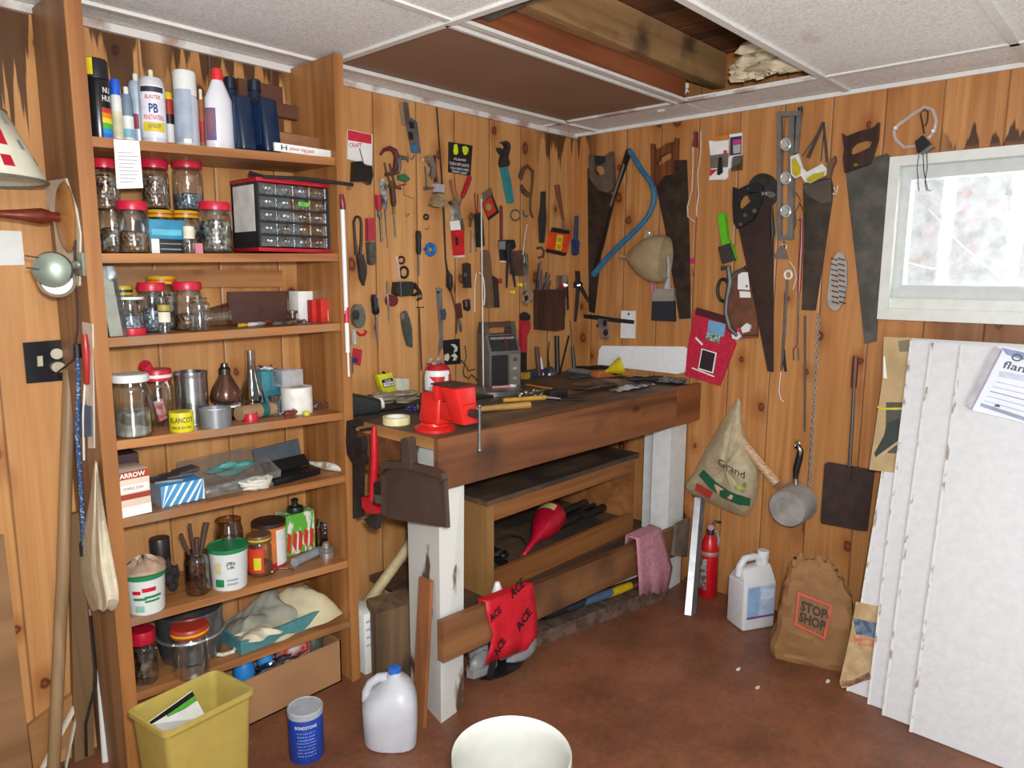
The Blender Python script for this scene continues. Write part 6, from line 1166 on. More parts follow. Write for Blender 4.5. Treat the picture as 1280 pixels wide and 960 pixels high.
for t, dep_ in ((1., .012), (.9, .05), (.7, .085), (.4, .105), (.0, .11)):
    row = []
    for i in range(nO+1):
        p = outl[i % nO]; q = (cx0+(p[0]-cx0)*t, cy0+(p[1]-cy0)*t); row.append(B(q, dep_*(1+.15*math.sin(i*2.4))*(1 if q[1] > 260 else .3)))
    rows.append(row)
rows.insert(0, [B(p, .0) for p in outl+outl[:1]])
mm_ = MB(); mm_.grid(rows); mm_.build('bag', BAGM, o, sub=1)
def bagpatch(pts, mt, nm, e=.016):
    m = MB(); m.prism([B(p, .1+.012-abs(p[0]-300)*.00022+e-max(0, p[1]-560)*.00018) for p in pts], (-.0008, 0, 0)); m.build(nm, mt, o)
GB = M('1f5a3c', .5)
bagpatch([(180, 488), (250, 560), (330, 615), (450, 655), (445, 697), (380, 690), (290, 650), (210, 590), (152, 520)], GB, 'green_band')
bagpatch([(140, 565), (235, 618), (215, 658), (130, 608)], M('b8392c', .5), 'red_patch'); bagpatch([(240, 572), (262, 580), (350, 640), (340, 662), (262, 630)], M('d0a890', .5), 'pale_patch', .0175)
bagpatch([(350, 590), (420, 560), (430, 590), (405, 625)], M('b8b060', .5, h2='5a7a4a', scale=60), 'fruit_print')
m = MB(); a = B((262, 462), .122); b_ = B((415, 545), .108); u = V((0, .0, .032)); flat_text(m, 'Grand', a, b_-a, u); m.build('lettering', M('3f4030', .6), o)
m = MB(); shape(m, 'B', ('T', [(365, 280), (470, 415), (600, 568)], [22, 26, 26], .03)); o2 = thing('bark_roll', 'rolled pale bark tube slanting from tan bag to the saucepan', 'roll', B((480, 430), .03)); m.build('roll', M('b08a68', .7, h2='d0b494', scale=30, stretch=(1, 1, 4)), o2); m = MB(); shape(m, 'B', ('D', (603, 572), 24, 26, .03, .002)); m.build('end', M('8a6a50', .8), o2)
# ================================================================== on the workbench
K()
def bp(px, py):
    p = foot('bench', px, py)
    if p.x > -.05:      # keep clear of the right-hand wall
        for _ in range(6):
            p = hit(px, py, 0, -.05); py = proj(V((-.05, p.y, .9351)))[1]
        p = V((-.05, p.y, .9351))
    return p
ZB = .9355
# red bench vise
VR = M('c8201a', .35, noise=.08); VX, VY = -1.44, -.585
o = thing('bench_vise', 'bright red bench vise bolted on front left corner of workbench', 'vise', (VX, VY, ZB))
m = MB(); m.lathe((VX, VY, ZB), [(.066, 0), (.066, .008), (.058, .014), (.046, .018), (.044, .026), (0, .026)], 30); m.build('base', VR, o)
m = MB(); m.hexa([(VX-.034, VY-.05, ZB+.02), (VX+.034, VY-.05, ZB+.02), (VX+.034, VY+.045, ZB+.02), (VX-.034, VY+.045, ZB+.02), (VX-.030, VY-.055, ZB+.12), (VX+.030, VY-.055, ZB+.12), (VX+.030, VY+.035, ZB+.12), (VX-.030, VY+.035, ZB+.12)]); m.build('body', VR, o, bevel=.012, seg=3)
m = MB(); m.box(VX-.042, VX+.042, VY-.06, VY-.035, ZB+.105, ZB+.150); m.build('fixed_jaw', VR, o, bevel=.004)
m = MB(); m.box(VX-.026, VX+.026, VY-.16, VY-.05, ZB+.045, ZB+.10); m.hexa([(VX-.03, VY-.165, ZB+.04), (VX+.03, VY-.165, ZB+.04), (VX+.03, VY-.11, ZB+.04), (VX-.03, VY-.11, ZB+.04), (VX-.042, VY-.14, ZB+.150), (VX+.042, VY-.14, ZB+.150), (VX+.042, VY-.07, ZB+.150), (VX-.042, VY-.07, ZB+.150)]); m.build('moving_jaw', VR, o, bevel=.005)
m = MB(); m.box(VX-.043, VX+.043, VY-.142, VY-.03, ZB+.1505, ZB+.156); m.build('jaw_top', M('3a2422', .5), o, bevel=.002)
m = MB(); m.tube([(VX, VY-.16, ZB+.075), (VX, VY-.195, ZB+.075)], [.012, .014], 14); m.build('screw_head', DKST, o)
hx, hy = VX-.002, VY-.185
m = MB(); m.tube([(hx, hy-.016, ZB+.098), (hx, hy-.016, ZB-.03)], .0042, 10); h_ = m.build('handle_bar', STG, o); m = MB(); m.ball((hx, hy-.016, ZB+.10), .007, 10); m.ball((hx, hy-.016, ZB-.032), .007, 10); m.build('ball_ends', STG, h_)
for dx, dy in ((-.05, .02), (.045, -.03), (0, .055)): MB().lathe((VX+dx, VY+dy, ZB+.008), [(.008, 0), (.008, .007), (0, .008)], 6).build('bolt', STG, o)
# masking tape
c = bp(494, 532); c = V((c.x+.012, c.y+.045, ZB))
c, r, h = stand('bench', 478, 513, 519, 533)
o = thing('masking_tape', 'roll of cream masking tape lying on left end of workbench', 'tape', c); m = MB(); m.lathe(c, [(r*.80, 0), (r, 0), (r, .024), (r*.80, .024), (r*.80, 0)], 32, cap=False); m.build('tape', M('d9cf9a', .6), o); m = MB(); m.lathe(c, [(r*.76, 0), (r*.80, 0), (r*.80, .024), (r*.76, .024), (r*.76, 0)], 30, cap=False); m.build('core', PLW, o)
# black case at far left, clear plastic, bottles behind
a = bp(440, 516); m = MB(); p0, p1 = bp(436, 520), bp(478, 508)
x0, y0 = -1.50, -.235
m = MB(); m.hexa([(-1.525, -.24, ZB), (-1.39, -.25, ZB), (-1.36, -.15, ZB), (-1.525, -.12, ZB), (-1.525, -.24, ZB+.085), (-1.38, -.235, ZB+.045), (-1.36, -.16, ZB+.045), (-1.525, -.13, ZB+.09)])
o = thing('power_tool', 'black drill-like tool with white tape on its nose, bench left end', 'tool', (-1.45, -.19, ZB)); m.build('body', M('1b2022', .45), o, bevel=.01, seg=3); m = MB(); m.lathe((-1.383, -.21, ZB+.026), [(.012, 0), (.023, 0), (.023, .018), (.012, .018), (.012, 0)], 18, ax=(.95, -.2, .1), cap=False); m.build('tape_ring', M('cfc8ba', .6), o)
m = MB(); lumps(m, (-1.27, -.16, ZB+.028), (.075, .045, .02), 14, .15); one(m, 'plastic_bag', haze('a89c86', .6, .3), 'crumpled clear grey plastic bag behind the masking tape', 'bag')
q = hit(484, 466, 1, -.03)
def standing(name, label, cat, px, y, dep, mat):
    """upright flat pack: px = (tl, tr, br, bl)"""
    P = [hit(a, b, 1, -y) for a, b in px]; o = thing(name, label, cat, (P[2]+P[3])/2); m = MB(); m.prism(P, (0, dep, 0)); m.build('pack', mat, o, bevel=.003); return o, P
o, P = standing('glue_pack', 'yellow plastic pack with black and white label leaning on back wall', 'pack', [(472, 469), (490, 465), (497, 491), (480, 494)], .075, .03, M('c9c42a', .4))
def quadpatch(o, P, u0, u1, v0, v1, mat, nm, e=.002):
    f = lambda u, v: (P[3]*(1-u)+P[2]*u)*(1-v)+(P[0]*(1-u)+P[1]*u)*v
    m = MB(); m.prism([f(u0, v0)+V((0, -e+.0006, 0)), f(u1, v0)+V((0, -e+.0006, 0)), f(u1, v1)+V((0, -e+.0006, 0)), f(u0, v1)+V((0, -e+.0006, 0))], (0, -.0006, 0)); m.build(nm, mat, o); return f
f = quadpatch(o, P, .14, .9, .36, .74, BLK, 'black_label'); quadpatch(o, P, .18, .86, .40, .58, PAPER, 'white_label', .0032)
m = MB(); flat_text(m, 'TITAN', f(.22, .43)+V((0, -.0046, 0)), f(.82, .43)-f(.22, .43), f(.22, .55)-f(.22, .43)); m.build('lettering', BLK, o)
m = MB(); flat_text(m, 'WOOD', f(.3, .61)+V((0, -.0032, 0)), f(.74, .61)-f(.3, .61), f(.3, .7)-f(.3, .61)); m.build('lettering', PAPER, o)
m = MB(); m.tube([f(.5, 1.0), f(.5, 1.06)+V((0, .01, 0))], .005, 8); m.build('nozzle', BLK, o)
m = MB(); x_ = hit(478, 494, 1, -.06); m.box(x_.x-.04, x_.x+.05, -.078, -.02, ZB, (P[2].z+P[3].z)/2-.001); one(m, 'dark_carton', M('2e3330', .5), 'dark low carton under the yellow pack', 'box')
o, P = standing('white_carton', 'plain cream white carton beside the yellow pack', 'box', [(496, 473), (512, 473), (512, 493), (496, 494)], .05, .04, M('c9c7b0', .6)); 
m = MB(); m.box(P[3].x-.004, P[2].x+.05, -.055, -.004, ZB, min(P[2].z, P[3].z)-.001); one(m, 'wood_block', M('8a7050', .7), 'flat scrap of wood under the cream carton', 'block')
c = bp(527, 514); m = MB(); m.lathe((c.x, c.y+.02, ZB), [(.014, 0), (.015, .004), (.012, .024), (.006, .03), (.006, .04), (0, .042)], 14); one(m, 'glue_bottle', M('1d2622', .4), 'tiny dark bottle hidden behind the red vise', 'bottle')
c = bp(519, 516); m = MB(); lumps(m, (c.x, c.y+.02, ZB+.012), (.018, .014, .008), 6, .1); one(m, 'purple_plug', M('3a2a6a', .4), 'small purple plastic plug between tape roll and vise', 'plug')
m = MB(); a, b_ = bp(484, 516), bp(512, 512); m.tube([a+V((0, .03, .008)), b_+V((0, .03, .008))], [.009, .007], 8); one(m, 'black_chisel', BLK, 'short black handle lying behind the masking tape', 'handle tool')
# red and white round can
c, r, h = stand('bench', 530, 564, 455, d=.34); top = (c.z+h)
o = thing('round_can', 'round red and white can standing behind the red vise', 'can', c); zc = top-.058
m = MB(); m.lathe((c.x, c.y, ZB), [(r*.85, 0), (r*.9, .01), (r*.9, h*.42), (r, h*.5), (r*1.02, h*.72), (r*.9, h*.9), (r*.6, h), (0, h)], 28); m.build('body', M('a81a2a', .35), o)
a0 = face_angle(c)
m = MB(); m.grid([[V((c.x+rr*math.cos(a0+t), c.y+rr*math.sin(a0+t), ZB+h*v)) for t in [-1.15+.16*i for i in range(15)]] for v, rr in ((.46, r*1.0), (.6, r*1.025), (.74, r*1.03), (.88, r*.935))]); m.build('white_band', PLW, o)
m = MB(); m.grid([[V((c.x+r*1.05*math.cos(a0+ua+(ub-ua)*i/8), c.y+r*1.05*math.sin(a0+ua+(ub-ua)*i/8), ZB+h*v)) for i in range(9)] for v, ua, ub in ((.76, -.6, .55), (.68, -.35, .5), (.60, -.05, .38), (.53, .12, .25))]); m.build('red_mark', M('c81a24', .35), o)
m = MB(); m.grid([[V((c.x+r*1.05*math.cos(a0+.95+t), c.y+r*1.05*math.sin(a0+.95+t), ZB+h*v)) for t in (-.08, .08)] for v in (.4, .6, .8)]); m.build('red_stripe', M('9a1626', .35), o)
m = MB(); lumps(m, (c.x-.005, c.y, top+.012), (.02, .018, .012), 8, .2); one(m, 'rag_wad', M('9a8f7e', .8, h2='5a3438', scale=40), 'small wad of cloth on top of the red and white can', 'rag')
# radio
FL = bp(612, 481); FR = V((-.475, -.185, ZB)); FL = V((-.605, -.125, ZB))
for _ in range(6):
    a = bp(611.6, 481); b_ = bp(650, 480)
e1 = V((a.x, a.y, 0)); FLp = V((a.x, a.y-.04, ZB)); 
def at_d(px, y): return at_y('bench', px, y)
FLp = at_d(612, -.175); FRp = at_d(651, -.215)
ex = (FRp-FLp); RW = ex.length; ex.normalize(); ey = V((-ex.y, ex.x, 0)); 
if ey.y < 0: ey = -ey
Rz = hit(618, 402, 1, FLp.y+.05).z-ZB
def rp3(u, d, z): return FLp+ex*(RW*u)+ey*d+V((0, 0, z))
o = thing('portable_radio', 'grey portable radio with slanted dial and carry handle', 'radio', (FLp+FRp)/2)
prof = [(0, 0), (.0, Rz*.55), (.035, Rz*.82), (.105, Rz*.82), (.105, 0)]
RG = M('5c564e', .45, noise=.1)
m = MB(); m.prism([rp3(0, d, z) for d, z in prof], ex*RW); m.build('body', RG, o, bevel=.003)
for u in (0.0, .86): m = MB(); m.prism([rp3(u, d, z) for d, z in ((.035, Rz*.82), (.05, Rz), (.09, Rz), (.105, Rz*.82))], ex*(RW*.14)); m.build('handle_post', M('4a443e', .45), o)
m = MB(); m.prism([rp3(.1, d, z) for d, z in ((.052, Rz*.93), (.052, Rz*.995), (.085, Rz*.995), (.085, Rz*.93))], ex*(RW*.8)); m.build('handle', M('4a2a24', .45), o)
def rface(pts, n_, mat, e=.001, th=.001, par=None):
    m = MB()
    vs = []
    for u, v, up in pts:
        if up: p = rp3(u, .035*v, Rz*(.55+.27*v)); nn = (-ey*.8+V((0, 0, .35))).normalized()
        else: p = rp3(u, 0, Rz*.55*v); nn = -ey
        vs.append(p+nn*e)
    m.prism(vs, nn*th); return m.build(n_, mat, par or o)
d_ = rface([(.08, .1, 1), (.92, .1, 1), (.92, .92, 1), (.08, .92, 1)], 'dial_window', M('23282c', .15), .0005)
rface([(.12, .72, 1), (.88, .72, 1), (.88, .84, 1), (.12, .84, 1)], 'dial_scale', M('5a4a48', .4, h2='a89a94', scale=200), .0018, .0004)
rface([(.56, .15, 1), (.575, .15, 1), (.575, .88, 1), (.56, .88, 1)], 'dial_needle', REDH, .002, .0004)
rface([(.06, .1, 0), (.58, .1, 0), (.58, .95, 0), (.06, .95, 0)], 'speaker_grille', M('1a1918', .7, noise=.3, scale=200), .0005)
rface([(.64, .1, 0), (.96, .1, 0), (.96, .95, 0), (.64, .95, 0)], 'control_panel', M('8a857c', .35, .5), .0005)
for u, v in ((.8, .82), (.8, .55), (.8, .28)): MB().lathe(rp3(u, -.001, Rz*.55*v), [(.0095, 0), (.009, .006), (.006, .007), (0, .007)], 16, ax=-ey).build('knob', M('c2beb6', .3, .7) if v < .8 else M('4a4a44', .4), o)
m = MB(); m.tube([rp3(-.08, .03, .015), hit(601.5, 248, 1, FLp.y+.03)], [.0036, .0028], 8); m.build('antenna', M('d8d6d0', .3, .2), o)
m = MB(); K(420, 345, 6.4); p_ = [A(p, .012) for p in ((955, 660), (1010, 680), (1030, 710), (1018, 760), (1026, 800), (1060, 820), (1085, 790))]; m.tube(p_+[rp3(0, .09, .03)], .0028, 6); m.tube([A(p, .01) for p in ((1032, 560), (1042, 640), (1030, 700), (1060, 760), (1110, 745))], .0025, 6); m.build('power_cord', M('3c2220', .6), o); K()
# round film tin under pink pen
c, r, h = stand('bench', 581, 651, 483, 497)
m = MB(); m.lathe(c, [(r*.97, 0), (r, .002), (r, .014), (r*1.01, .015), (r*1.01, .02), (r*.96, .022), (0, .021)], 40); one(m, 'flat_tin', M('8f8b82', .3, .7, noise=.15), 'wide flat round metal tin lying in front of the radio', 'tin')
zt = c.z+.0225
m = MB(); a, b_ = V((c.x-.02, c.y-.015, zt+.005)), V((c.x+.05, c.y-.05, zt+.005)); m.tube([a, b_], .0055, 8); one(m, 'pink_marker', M('c08a90', .4), 'pink and white marker lying on the flat round tin', 'marker')
m = MB(); m.tube([V((c.x+.07+.014*math.cos(t), c.y-.045+.014*math.sin(t), zt+.005)) for t in [k*PI/8 for k in range(16)]], .005, 6, True); one(m, 'white_ring', PLW, 'small white plastic ring lying on the flat round tin', 'ring')
m = MB(); a = bp(592, 503); m.box(a.x-.03, a.x+.13, a.y+.02, a.y+.07, ZB, ZB+.012); one(m, 'dark_tray', BLK, 'dark flat tray between the red vise and the flat tin', 'tray')
# handles and small tools along the front
a, b_ = bp(592, 516), bp(662, 510); m = MB(); m.tube([a+V((0, 0, .011)), a.lerp(b_, .5)+V((0, 0, .012)), b_+V((0, 0, .012))], [.0095, .012, .0135], 12); one(m, 'wooden_handle', M('a98046', .5, noise=.15, stretch=(.2, 1, 1)), 'pale loose wooden tool handle lying along bench front edge', 'handle tool')  # a loose wooden tool handle
a, b_, c_ = bp(632, 504), bp(684, 500), bp(703, 501)
o = thing('putty_knife', 'yellowish handled putty knife with chrome ferrule near bench front', 'knife', b_); m = MB(); m.tube([a+V((0, .012, .009)), b_+V((0, .01, .009))], [.0085, .010], 10); m.build('handle', M('c0953a', .45), o); m = MB(); m.tube([b_+V((0, .01, .009)), c_+V((0, .008, .007))], [.0085, .005], 10); m.build('ferrule', CHROME, o); d_ = bp(728, 500); m = MB(); m.hexa([c_+V((-.01, .004, .002)), d_+V((0, -.012, .002)), d_+V((0, .03, .002)), c_+V((-.01, .014, .002)), c_+V((-.01, .004, .006)), d_+V((0, -.012, .006)), d_+V((0, .03, .006)), c_+V((-.01, .014, .006))]); m.build('blade', IRON, o)
rnd = random.Random(5); k_ = 0
for i in range(26):
    p = bp(644+rnd.uniform(0, 40), 489+rnd.uniform(0, 8)); z = ZB+.001+.004*(i % 3)
    m = MB(); R1 = rnd.uniform(.006, .0095); ax = V((rnd.uniform(-.4, .4), rnd.uniform(-.4, .4), 1)); m.lathe(p+V((0, 0, z-p.z)), [(R1*.45, 0), (R1, 0), (R1, .0025), (R1*.45, .0025), (R1*.45, 0)], 14, ax=ax, cap=False)
    one(m, 'washer', M('b9bcbe', .3, .7), 'steel washer in loose shiny pile on bench centre', 'washer', 'loose steel washers on the bench')
a, b_ = bp(658, 482), bp(690, 487); m = MB(); m.tube([a+V((0, 0, .004)), b_+V((0, 0, .004))], .0038, 6); one(m, 'pencil', M('c07a2a', .5), 'orange pencil lying behind the shiny washers', 'pencil')
a = bp(697, 497); m = MB(); m.obox(a+V((0, .01, .016)), (.045, -.008, 0), (.004, .022, 0), (0, 0, .016)); one(m, 'black_block', BLK, 'black rubber block right of the shiny washers', 'block', bevel=.003)
# back row leaning on the wall
def leaner(px0, px1, rr, y0, y1, mat, name, label, cat, tip=None):
    a = hit(*px0, 1, -y0); b_ = at_y('bench', px1[0], -y1); m = MB(); m.tube([b_+V((0, 0, .006)), b_.lerp(a, .6), a], [q*b_.length*0+q for q in rr], 10)
    return one(m, name, mat, label, cat)
leaner((671, 434), (674, 462), [.010, .012, .011], .02, .06, M('5a3a2c', .6), 'short_wooden_handle', 'short dark wooden handle standing up right of the radio', 'handle tool')  # a dark wooden tool handle standing upright
leaner((676, 447), (679, 462), [.005, .006, .004], .03, .06, PLW, 'white_stick', 'short white stick beside the dark wooden handle', 'stick')
leaner((696, 420), (697, 455), [.012, .012, .013], .02, .05, BLK, 'black_handle', 'black tool standing by back wall under the drill block', 'handle tool')  # a black tool handle standing by the wall
leaner((711, 420), (700, 455), [.005, .005, .005], .006, .06, IRON, 'iron_stick', 'thin dark stick leaning into the corner', 'stick')
a = hit(713, 401, 1, -.01); b_ = at_y('bench', 718, -.05); g = a.lerp(b_, .5); o = thing('screwdriver', 'long screwdriver with dark green handle leaning into the corner', 'screwdriver', b_); m = MB(); m.tube([a, g], .003, 8); m.build('shaft', CHROME, o); m = MB(); m.tube([g, b_+V((0, 0, .006))], [.008, .011], 10); m.build('handle', M('2c3a2a', .4), o)
q = at_y('bench', 662, -.05); m = MB(); m.box(q.x, q.x+.13, -.06, -.015, ZB, ZB+.035); one(m, 'blue_carton', M('2c3448', .5), 'dark blue low carton by the wall right of the radio', 'box', bevel=.002)
m = MB(); m.box(q.x-.045, q.x-.002, -.055, -.01, ZB, ZB+.03); one(m, 'yellow_carton', M('a88a28', .5), 'small dull yellow carton next to the dark blue one', 'box')
c, r, h = stand('bench', 676, 697, 458, 470); o = thing('oil_can', 'dome shaped grey oil can with thin bent spout', 'oil can', c); m = MB(); m.lathe(c, [(r, 0), (r*1.02, .004), (r*.9, .018), (r*.55, .034), (r*.2, .042), (0, .043)], 26); m.build('body', M('6b6f72', .3, .7), o); K(560, 380, 6.4); m = MB(); m.tube([c+V((0, 0, .04)), c.lerp(A((802, 400), -c.y), .4), A((800, 410), -c.y), A((812, 300), -c.y-.0)], [.006, .005, .0035, .0025], 8); m.build('spout', IRON, o); K()
c, r, h = stand('bench', 689, 709, 454, 463); m = MB(); m.lathe(c, [(r*.9, 0), (r, .003), (r, .018), (r*.93, .022), (r*.5, .026), (0, .026)], 24); one(m, 'round_tin', M('7f8488', .3, .6), 'small round grey lidded tin behind the oil can', 'tin')
# right end of the bench
K(640, 400, 5.333)
o = one(MB().prism([hit(640+x/5.333, 400+y/5.333, 0, -.012) for x, y in ((598, 172), (1150, 178), (1166, 190), (1158, 346), (1100, 360), (570, 300), (580, 200))], (.0125, 0, 0)), 'foam_board', M('dedfde', .75, noise=.03, scale=60, bump=.25), 'white foam board standing on the bench against right wall', 'board')
K()
c = bp(768, 472); ax = (rt*.88-V((fw.x, fw.y, 0))*.12+V((0, 0, .34))).normalized(); ce = V((c.x, c.y, ZB+.044))
m = MB(); m.lathe(ce-ax*.05, [(.006, -.03), (.008, .010), (.013, .022), (.036, .064), (.043, .085), (.044, .092), (.042, .092), (.034, .064), (.011, .022), (.004, .010)], 28, ax=ax, cap=False); one(m, 'funnel', M('d0bc1c', .4), 'yellow plastic funnel lying on right end of the workbench', 'funnel')
def lying(name, label, cat, mat, p0, p1, rr, h=.011, n=10, up=0):
    a, b_ = bp(*p0), bp(*p1); m = MB(); N = len(rr); m.tube([a.lerp(b_, i/(N-1))+V((0, 0, h+.0005)) for i in range(N)], rr, n); return one(m, name, mat, label, cat)
a = bp(760, 471); m = MB(); m.obox(a+V((0, .015, .016)), (.07, -.018, 0), (.008, .03, 0), (0, 0, .016)); one(m, 'orange_block', M('b06a34', .6, noise=.2), 'orange brown wooden block before the yellow funnel', 'block', bevel=.004)
lying('caulking_gun', 'long black caulking gun lying behind the orange block', 'caulking gun', IRON, (721, 451), (780, 463), [.006, .012, .024, .024, .008], .026)
lying('wooden_handle', 'brown wooden handle right of the orange block', 'handle tool', M('a5794a', .5), (778, 468), (812, 472), [.012, .016, .014], .018)  # a brown wooden tool handle
lying('pliers', 'dark pliers lying open near the grey mesh pad', 'pliers', IRON, (784, 479), (828, 476), [.006, .016, .010, .016, .014], .017)
lying('green_stick', 'thin green stick lying before the foam board', 'stick', M('3f5a34', .5), (790, 466), (822, 467), [.005, .006, .005], .007)
a = bp(846, 472); m = MB(); lumps(m, (min(a.x, -.05), a.y+.02, ZB+.014), (.05, .05, .008), 10, .08); one(m, 'mesh_pad', speck(['8a8a8a', 'b4b4b4', '6a6a6c'], 160, .5, .2, 'steel_mesh'), 'grey steel mesh pad at right end of the workbench', 'pad')
m = MB(); a = bp(745, 486); lumps(m, (a.x+.02, a.y+.02, ZB+.017), (.10, .05, .011), 20, .12); one(m, 'plastic_bag', haze('6e5a4c', .55, .25), 'dark crumpled clear plastic bag on bench right of centre', 'bag')
m = MB(); a = bp(790, 486); m.grid([[a+V((-.14+.28*i/12, -.03+.08*j/6, .004+.006*abs(math.sin(i*1.1+j))-0)) for i in range(13)] for j in range(7)]); one(m, 'plastic_sheet', glass('b8aca0', .3, .15), 'thin clear plastic sheet lying along bench front right', 'plastic')
lying('flat_iron_bar', 'pale flat scraper lying behind dark plastic bag', 'scraper', M('8a8a84', .4, .4), (712, 466), (744, 470), [.012, .016, .012], .013)
a = bp(722, 472); m = MB(); m.obox(a+V((0, 0, .006)), (.06, -.01, 0), (.006, .03, 0), (0, 0, .005)); one(m, 'dark_pouch', M('39404a', .6), 'flat dark blue grey pouch lying left of the caulking gun', 'pouch', bevel=.003)
# ================================================================== left of the shelving unit
XS = XL-.0335
def S(px, py, off=0): return hit(px, py, 0, XS-off)
def sitem(name, label, cat, pts, off, th, mat): return one(MB().prism([S(*p, off) for p in pts], (-th, 0, 0)), name, mat, label, cat)
XS = XL-.031
sitem('white_bracket', 'white curved sheet bracket screwed behind the wall lamp', 'bracket', [(54, 234), (64, 226), (84, 223), (97, 262), (102, 292), (101, 357), (91, 361), (75, 330), (69, 280)], 0, .004, M('cfc9b6', .5))
c = S(85, 272, .004); o = thing('wall_lamp', 'wooden arm wall lamp with patterned white shade at left edge', 'lamp', c)
m = MB(); m.lathe(c, [(.062, 0), (.066, .005), (.058, .012), (.03, .018), (.02, .02), (0, .02)], 28, ax=(-1, 0, 0), sq=(1, 1.35) if True else None); m.build('wall_plate', M('a5703c', .35), o)
LW = M('6e2a18', .3, noise=.2)
y_ = c.y; z_ = c.z
m = MB(); xs = [0, -.02, -.03, -.045, -.09, -.125, -.145, -.155, -.17, -.185, -.20, -.215]; rs = [.012, .012, .017, .02, .014, .010, .009, .014, .009, .018, .022, .014]
m.tube([V((c.x-.015+x, y_, z_)) for x in xs], rs, 14); m.build('arm', LW, o)
sc_ = V((c.x-.215, y_-.0, z_))
m = MB(); m.lathe(sc_, [(.012, -.02), (.020, -.005), (.024, .008), (.012, .018), (.010, .026), (.024, .04), (.026, .05), (.012, .062), (.010, .07)], 18); m.build('cup', M('8a4a20', .3), o)
m = MB(); m.lathe(sc_, [(.009, .07), (.012, .075), (.012, .11), (.02, .125), (.026, .15), (.02, .18), (0, .19)], 16); m.build('bulb', M('d8d8d4', .2), o)
zb = hit(20, 236, 1, y_).z-z_; 
SHD = M('d6d3bd', .7, noise=.04)
RB, RT, Z0_, Z1_ = .172, .100, .075, .232
m = MB(); m.lathe(sc_, [(RB, Z0_), (RT, Z1_)], 48, cap=False); m.build('lamp_shade', SHD, o, solid=.0015)
for zz, rr in ((Z0_, RB), (Z1_, RT)): m = MB(); m.tube([sc_+V((rr*math.cos(t), rr*math.sin(t), zz)) for t in [k*PI/20 for k in range(40)]], .0035, 6, True); m.build('shade_trim', M('6a665c', .6), o)
m = MB(); m.tube([S(94, 300, .006), S(93, 340, .012), S(96, 380, .012), S(97, 410, .015), S(92, 450, .02), V((-2.325, -.03, S(92, 470).z)), A((82, 470), .012), A((72, 463), .012)], .003, 6); m.build('lamp_cord', M('3a2218', .6), o)
def shade_mark(da, v, du, dv, mat, nm):
    aa = face_angle(sc_)+da; m = MB()
    m.grid([[V((sc_.x+(RB+(RT-RB)*w+.0016)*math.cos(aa+t), sc_.y+(RB+(RT-RB)*w+.0016)*math.sin(aa+t), sc_.z+Z0_+(Z1_-Z0_)*w)) for t in (-du, -du*.3, du*.3, du)] for w in (v-dv, v, v+dv)]); m.build(nm, mat, o)
for da, v, du, dv, mt, nm in ((.62, .58, .10, .13, RED, 'red_house'), (.60, .22, .08, .08, RED, 'red_house'), (.98, .86, .08, .08, M('8f9488', .7), 'grey_tree'), (1.05, .50, .06, .07, M('8f9488', .7), 'grey_tree'), (1.35, .3, .05, .06, M('8f9488', .7), 'grey_tree'), (-.1, .55, .06, .08, RED, 'red_house'), (.05, .8, .06, .09, M('8f9488', .7), 'grey_tree')): shade_mark(da, v, du, dv, mt, nm)
# pencil sharpener clamped on the front strip
o = thing('pencil_sharpener', 'grey green metal crank sharpener on side of shelving unit', 'sharpener', S(80, 338, .03))
SG = M('8a9484', .35, .5, noise=.15); cS = hit(66, 337, 1, -.235); fa = V((-.35, -.93, 0)).normalized()
m = MB(); m.lathe(cS, [(.040, -.012), (.044, 0), (.040, .016), (.02, .024), (0, .025)], 28, ax=fa); m.build('body', SG, o)
m = MB(); m.lathe(cS+V((.008, .006, -.026)), [(.040, -.01), (.042, 0), (.036, .008), (.034, .002), (0, .002)], 28, ax=fa); m.build('cup', M('b9b8a8', .3, .5), o)
m = MB(); m.tube([cS+V((.012, -.012, .004)), cS+V((.05, .0, .012)), V((XS-.004, -.235, cS.z+.012))], [.012, .010, .014], 10); m.build('arm', SG, o)
m = MB(); p = V((XS, -.235, cS.z+.012)); m.box(XS-.008, XS-.0005, -.262, -.21, cS.z-.015, cS.z+.042); m.build('clamp_plate', SG, o)
for dz in (.008, -.006): m = MB(); m.tube([cS+V((-.03, -.01, .012+dz*2)), cS+V((-.06, -.02, .016+dz*2))], .002, 6); m.build('prong', STEEL, o)
# white blank plate and black outlet on the back wall
witem('A', 'wall_plate', 'white blank wall plate at left edge below the lamp', 'plate', [('plate', PLW, [('P', [(-6, 288), (26, 289), (30, 331), (-4, 332)], .002, .005)])])
K(0, 380, 1.655)
witem('A', 'power_outlet', 'black double outlet and switch plate left of shelving unit', 'outlet', [('plate', BLKG, [('P', [(46, 80), (146, 72), (150, 156), (54, 164)], .002, .006)]), ('socket', M('c9bfa2', .5), [('D', (117, 103), 13, 11, .0085, .003)]), ('plug', M('b9ae92', .5), [('D', (118, 130), 14, 11, .0085, .014)]), ('toggle', M('b9ae92', .5), [('P', [(76, 108), (87, 107), (88, 128), (77, 129)], .0085, .006)])])
K()
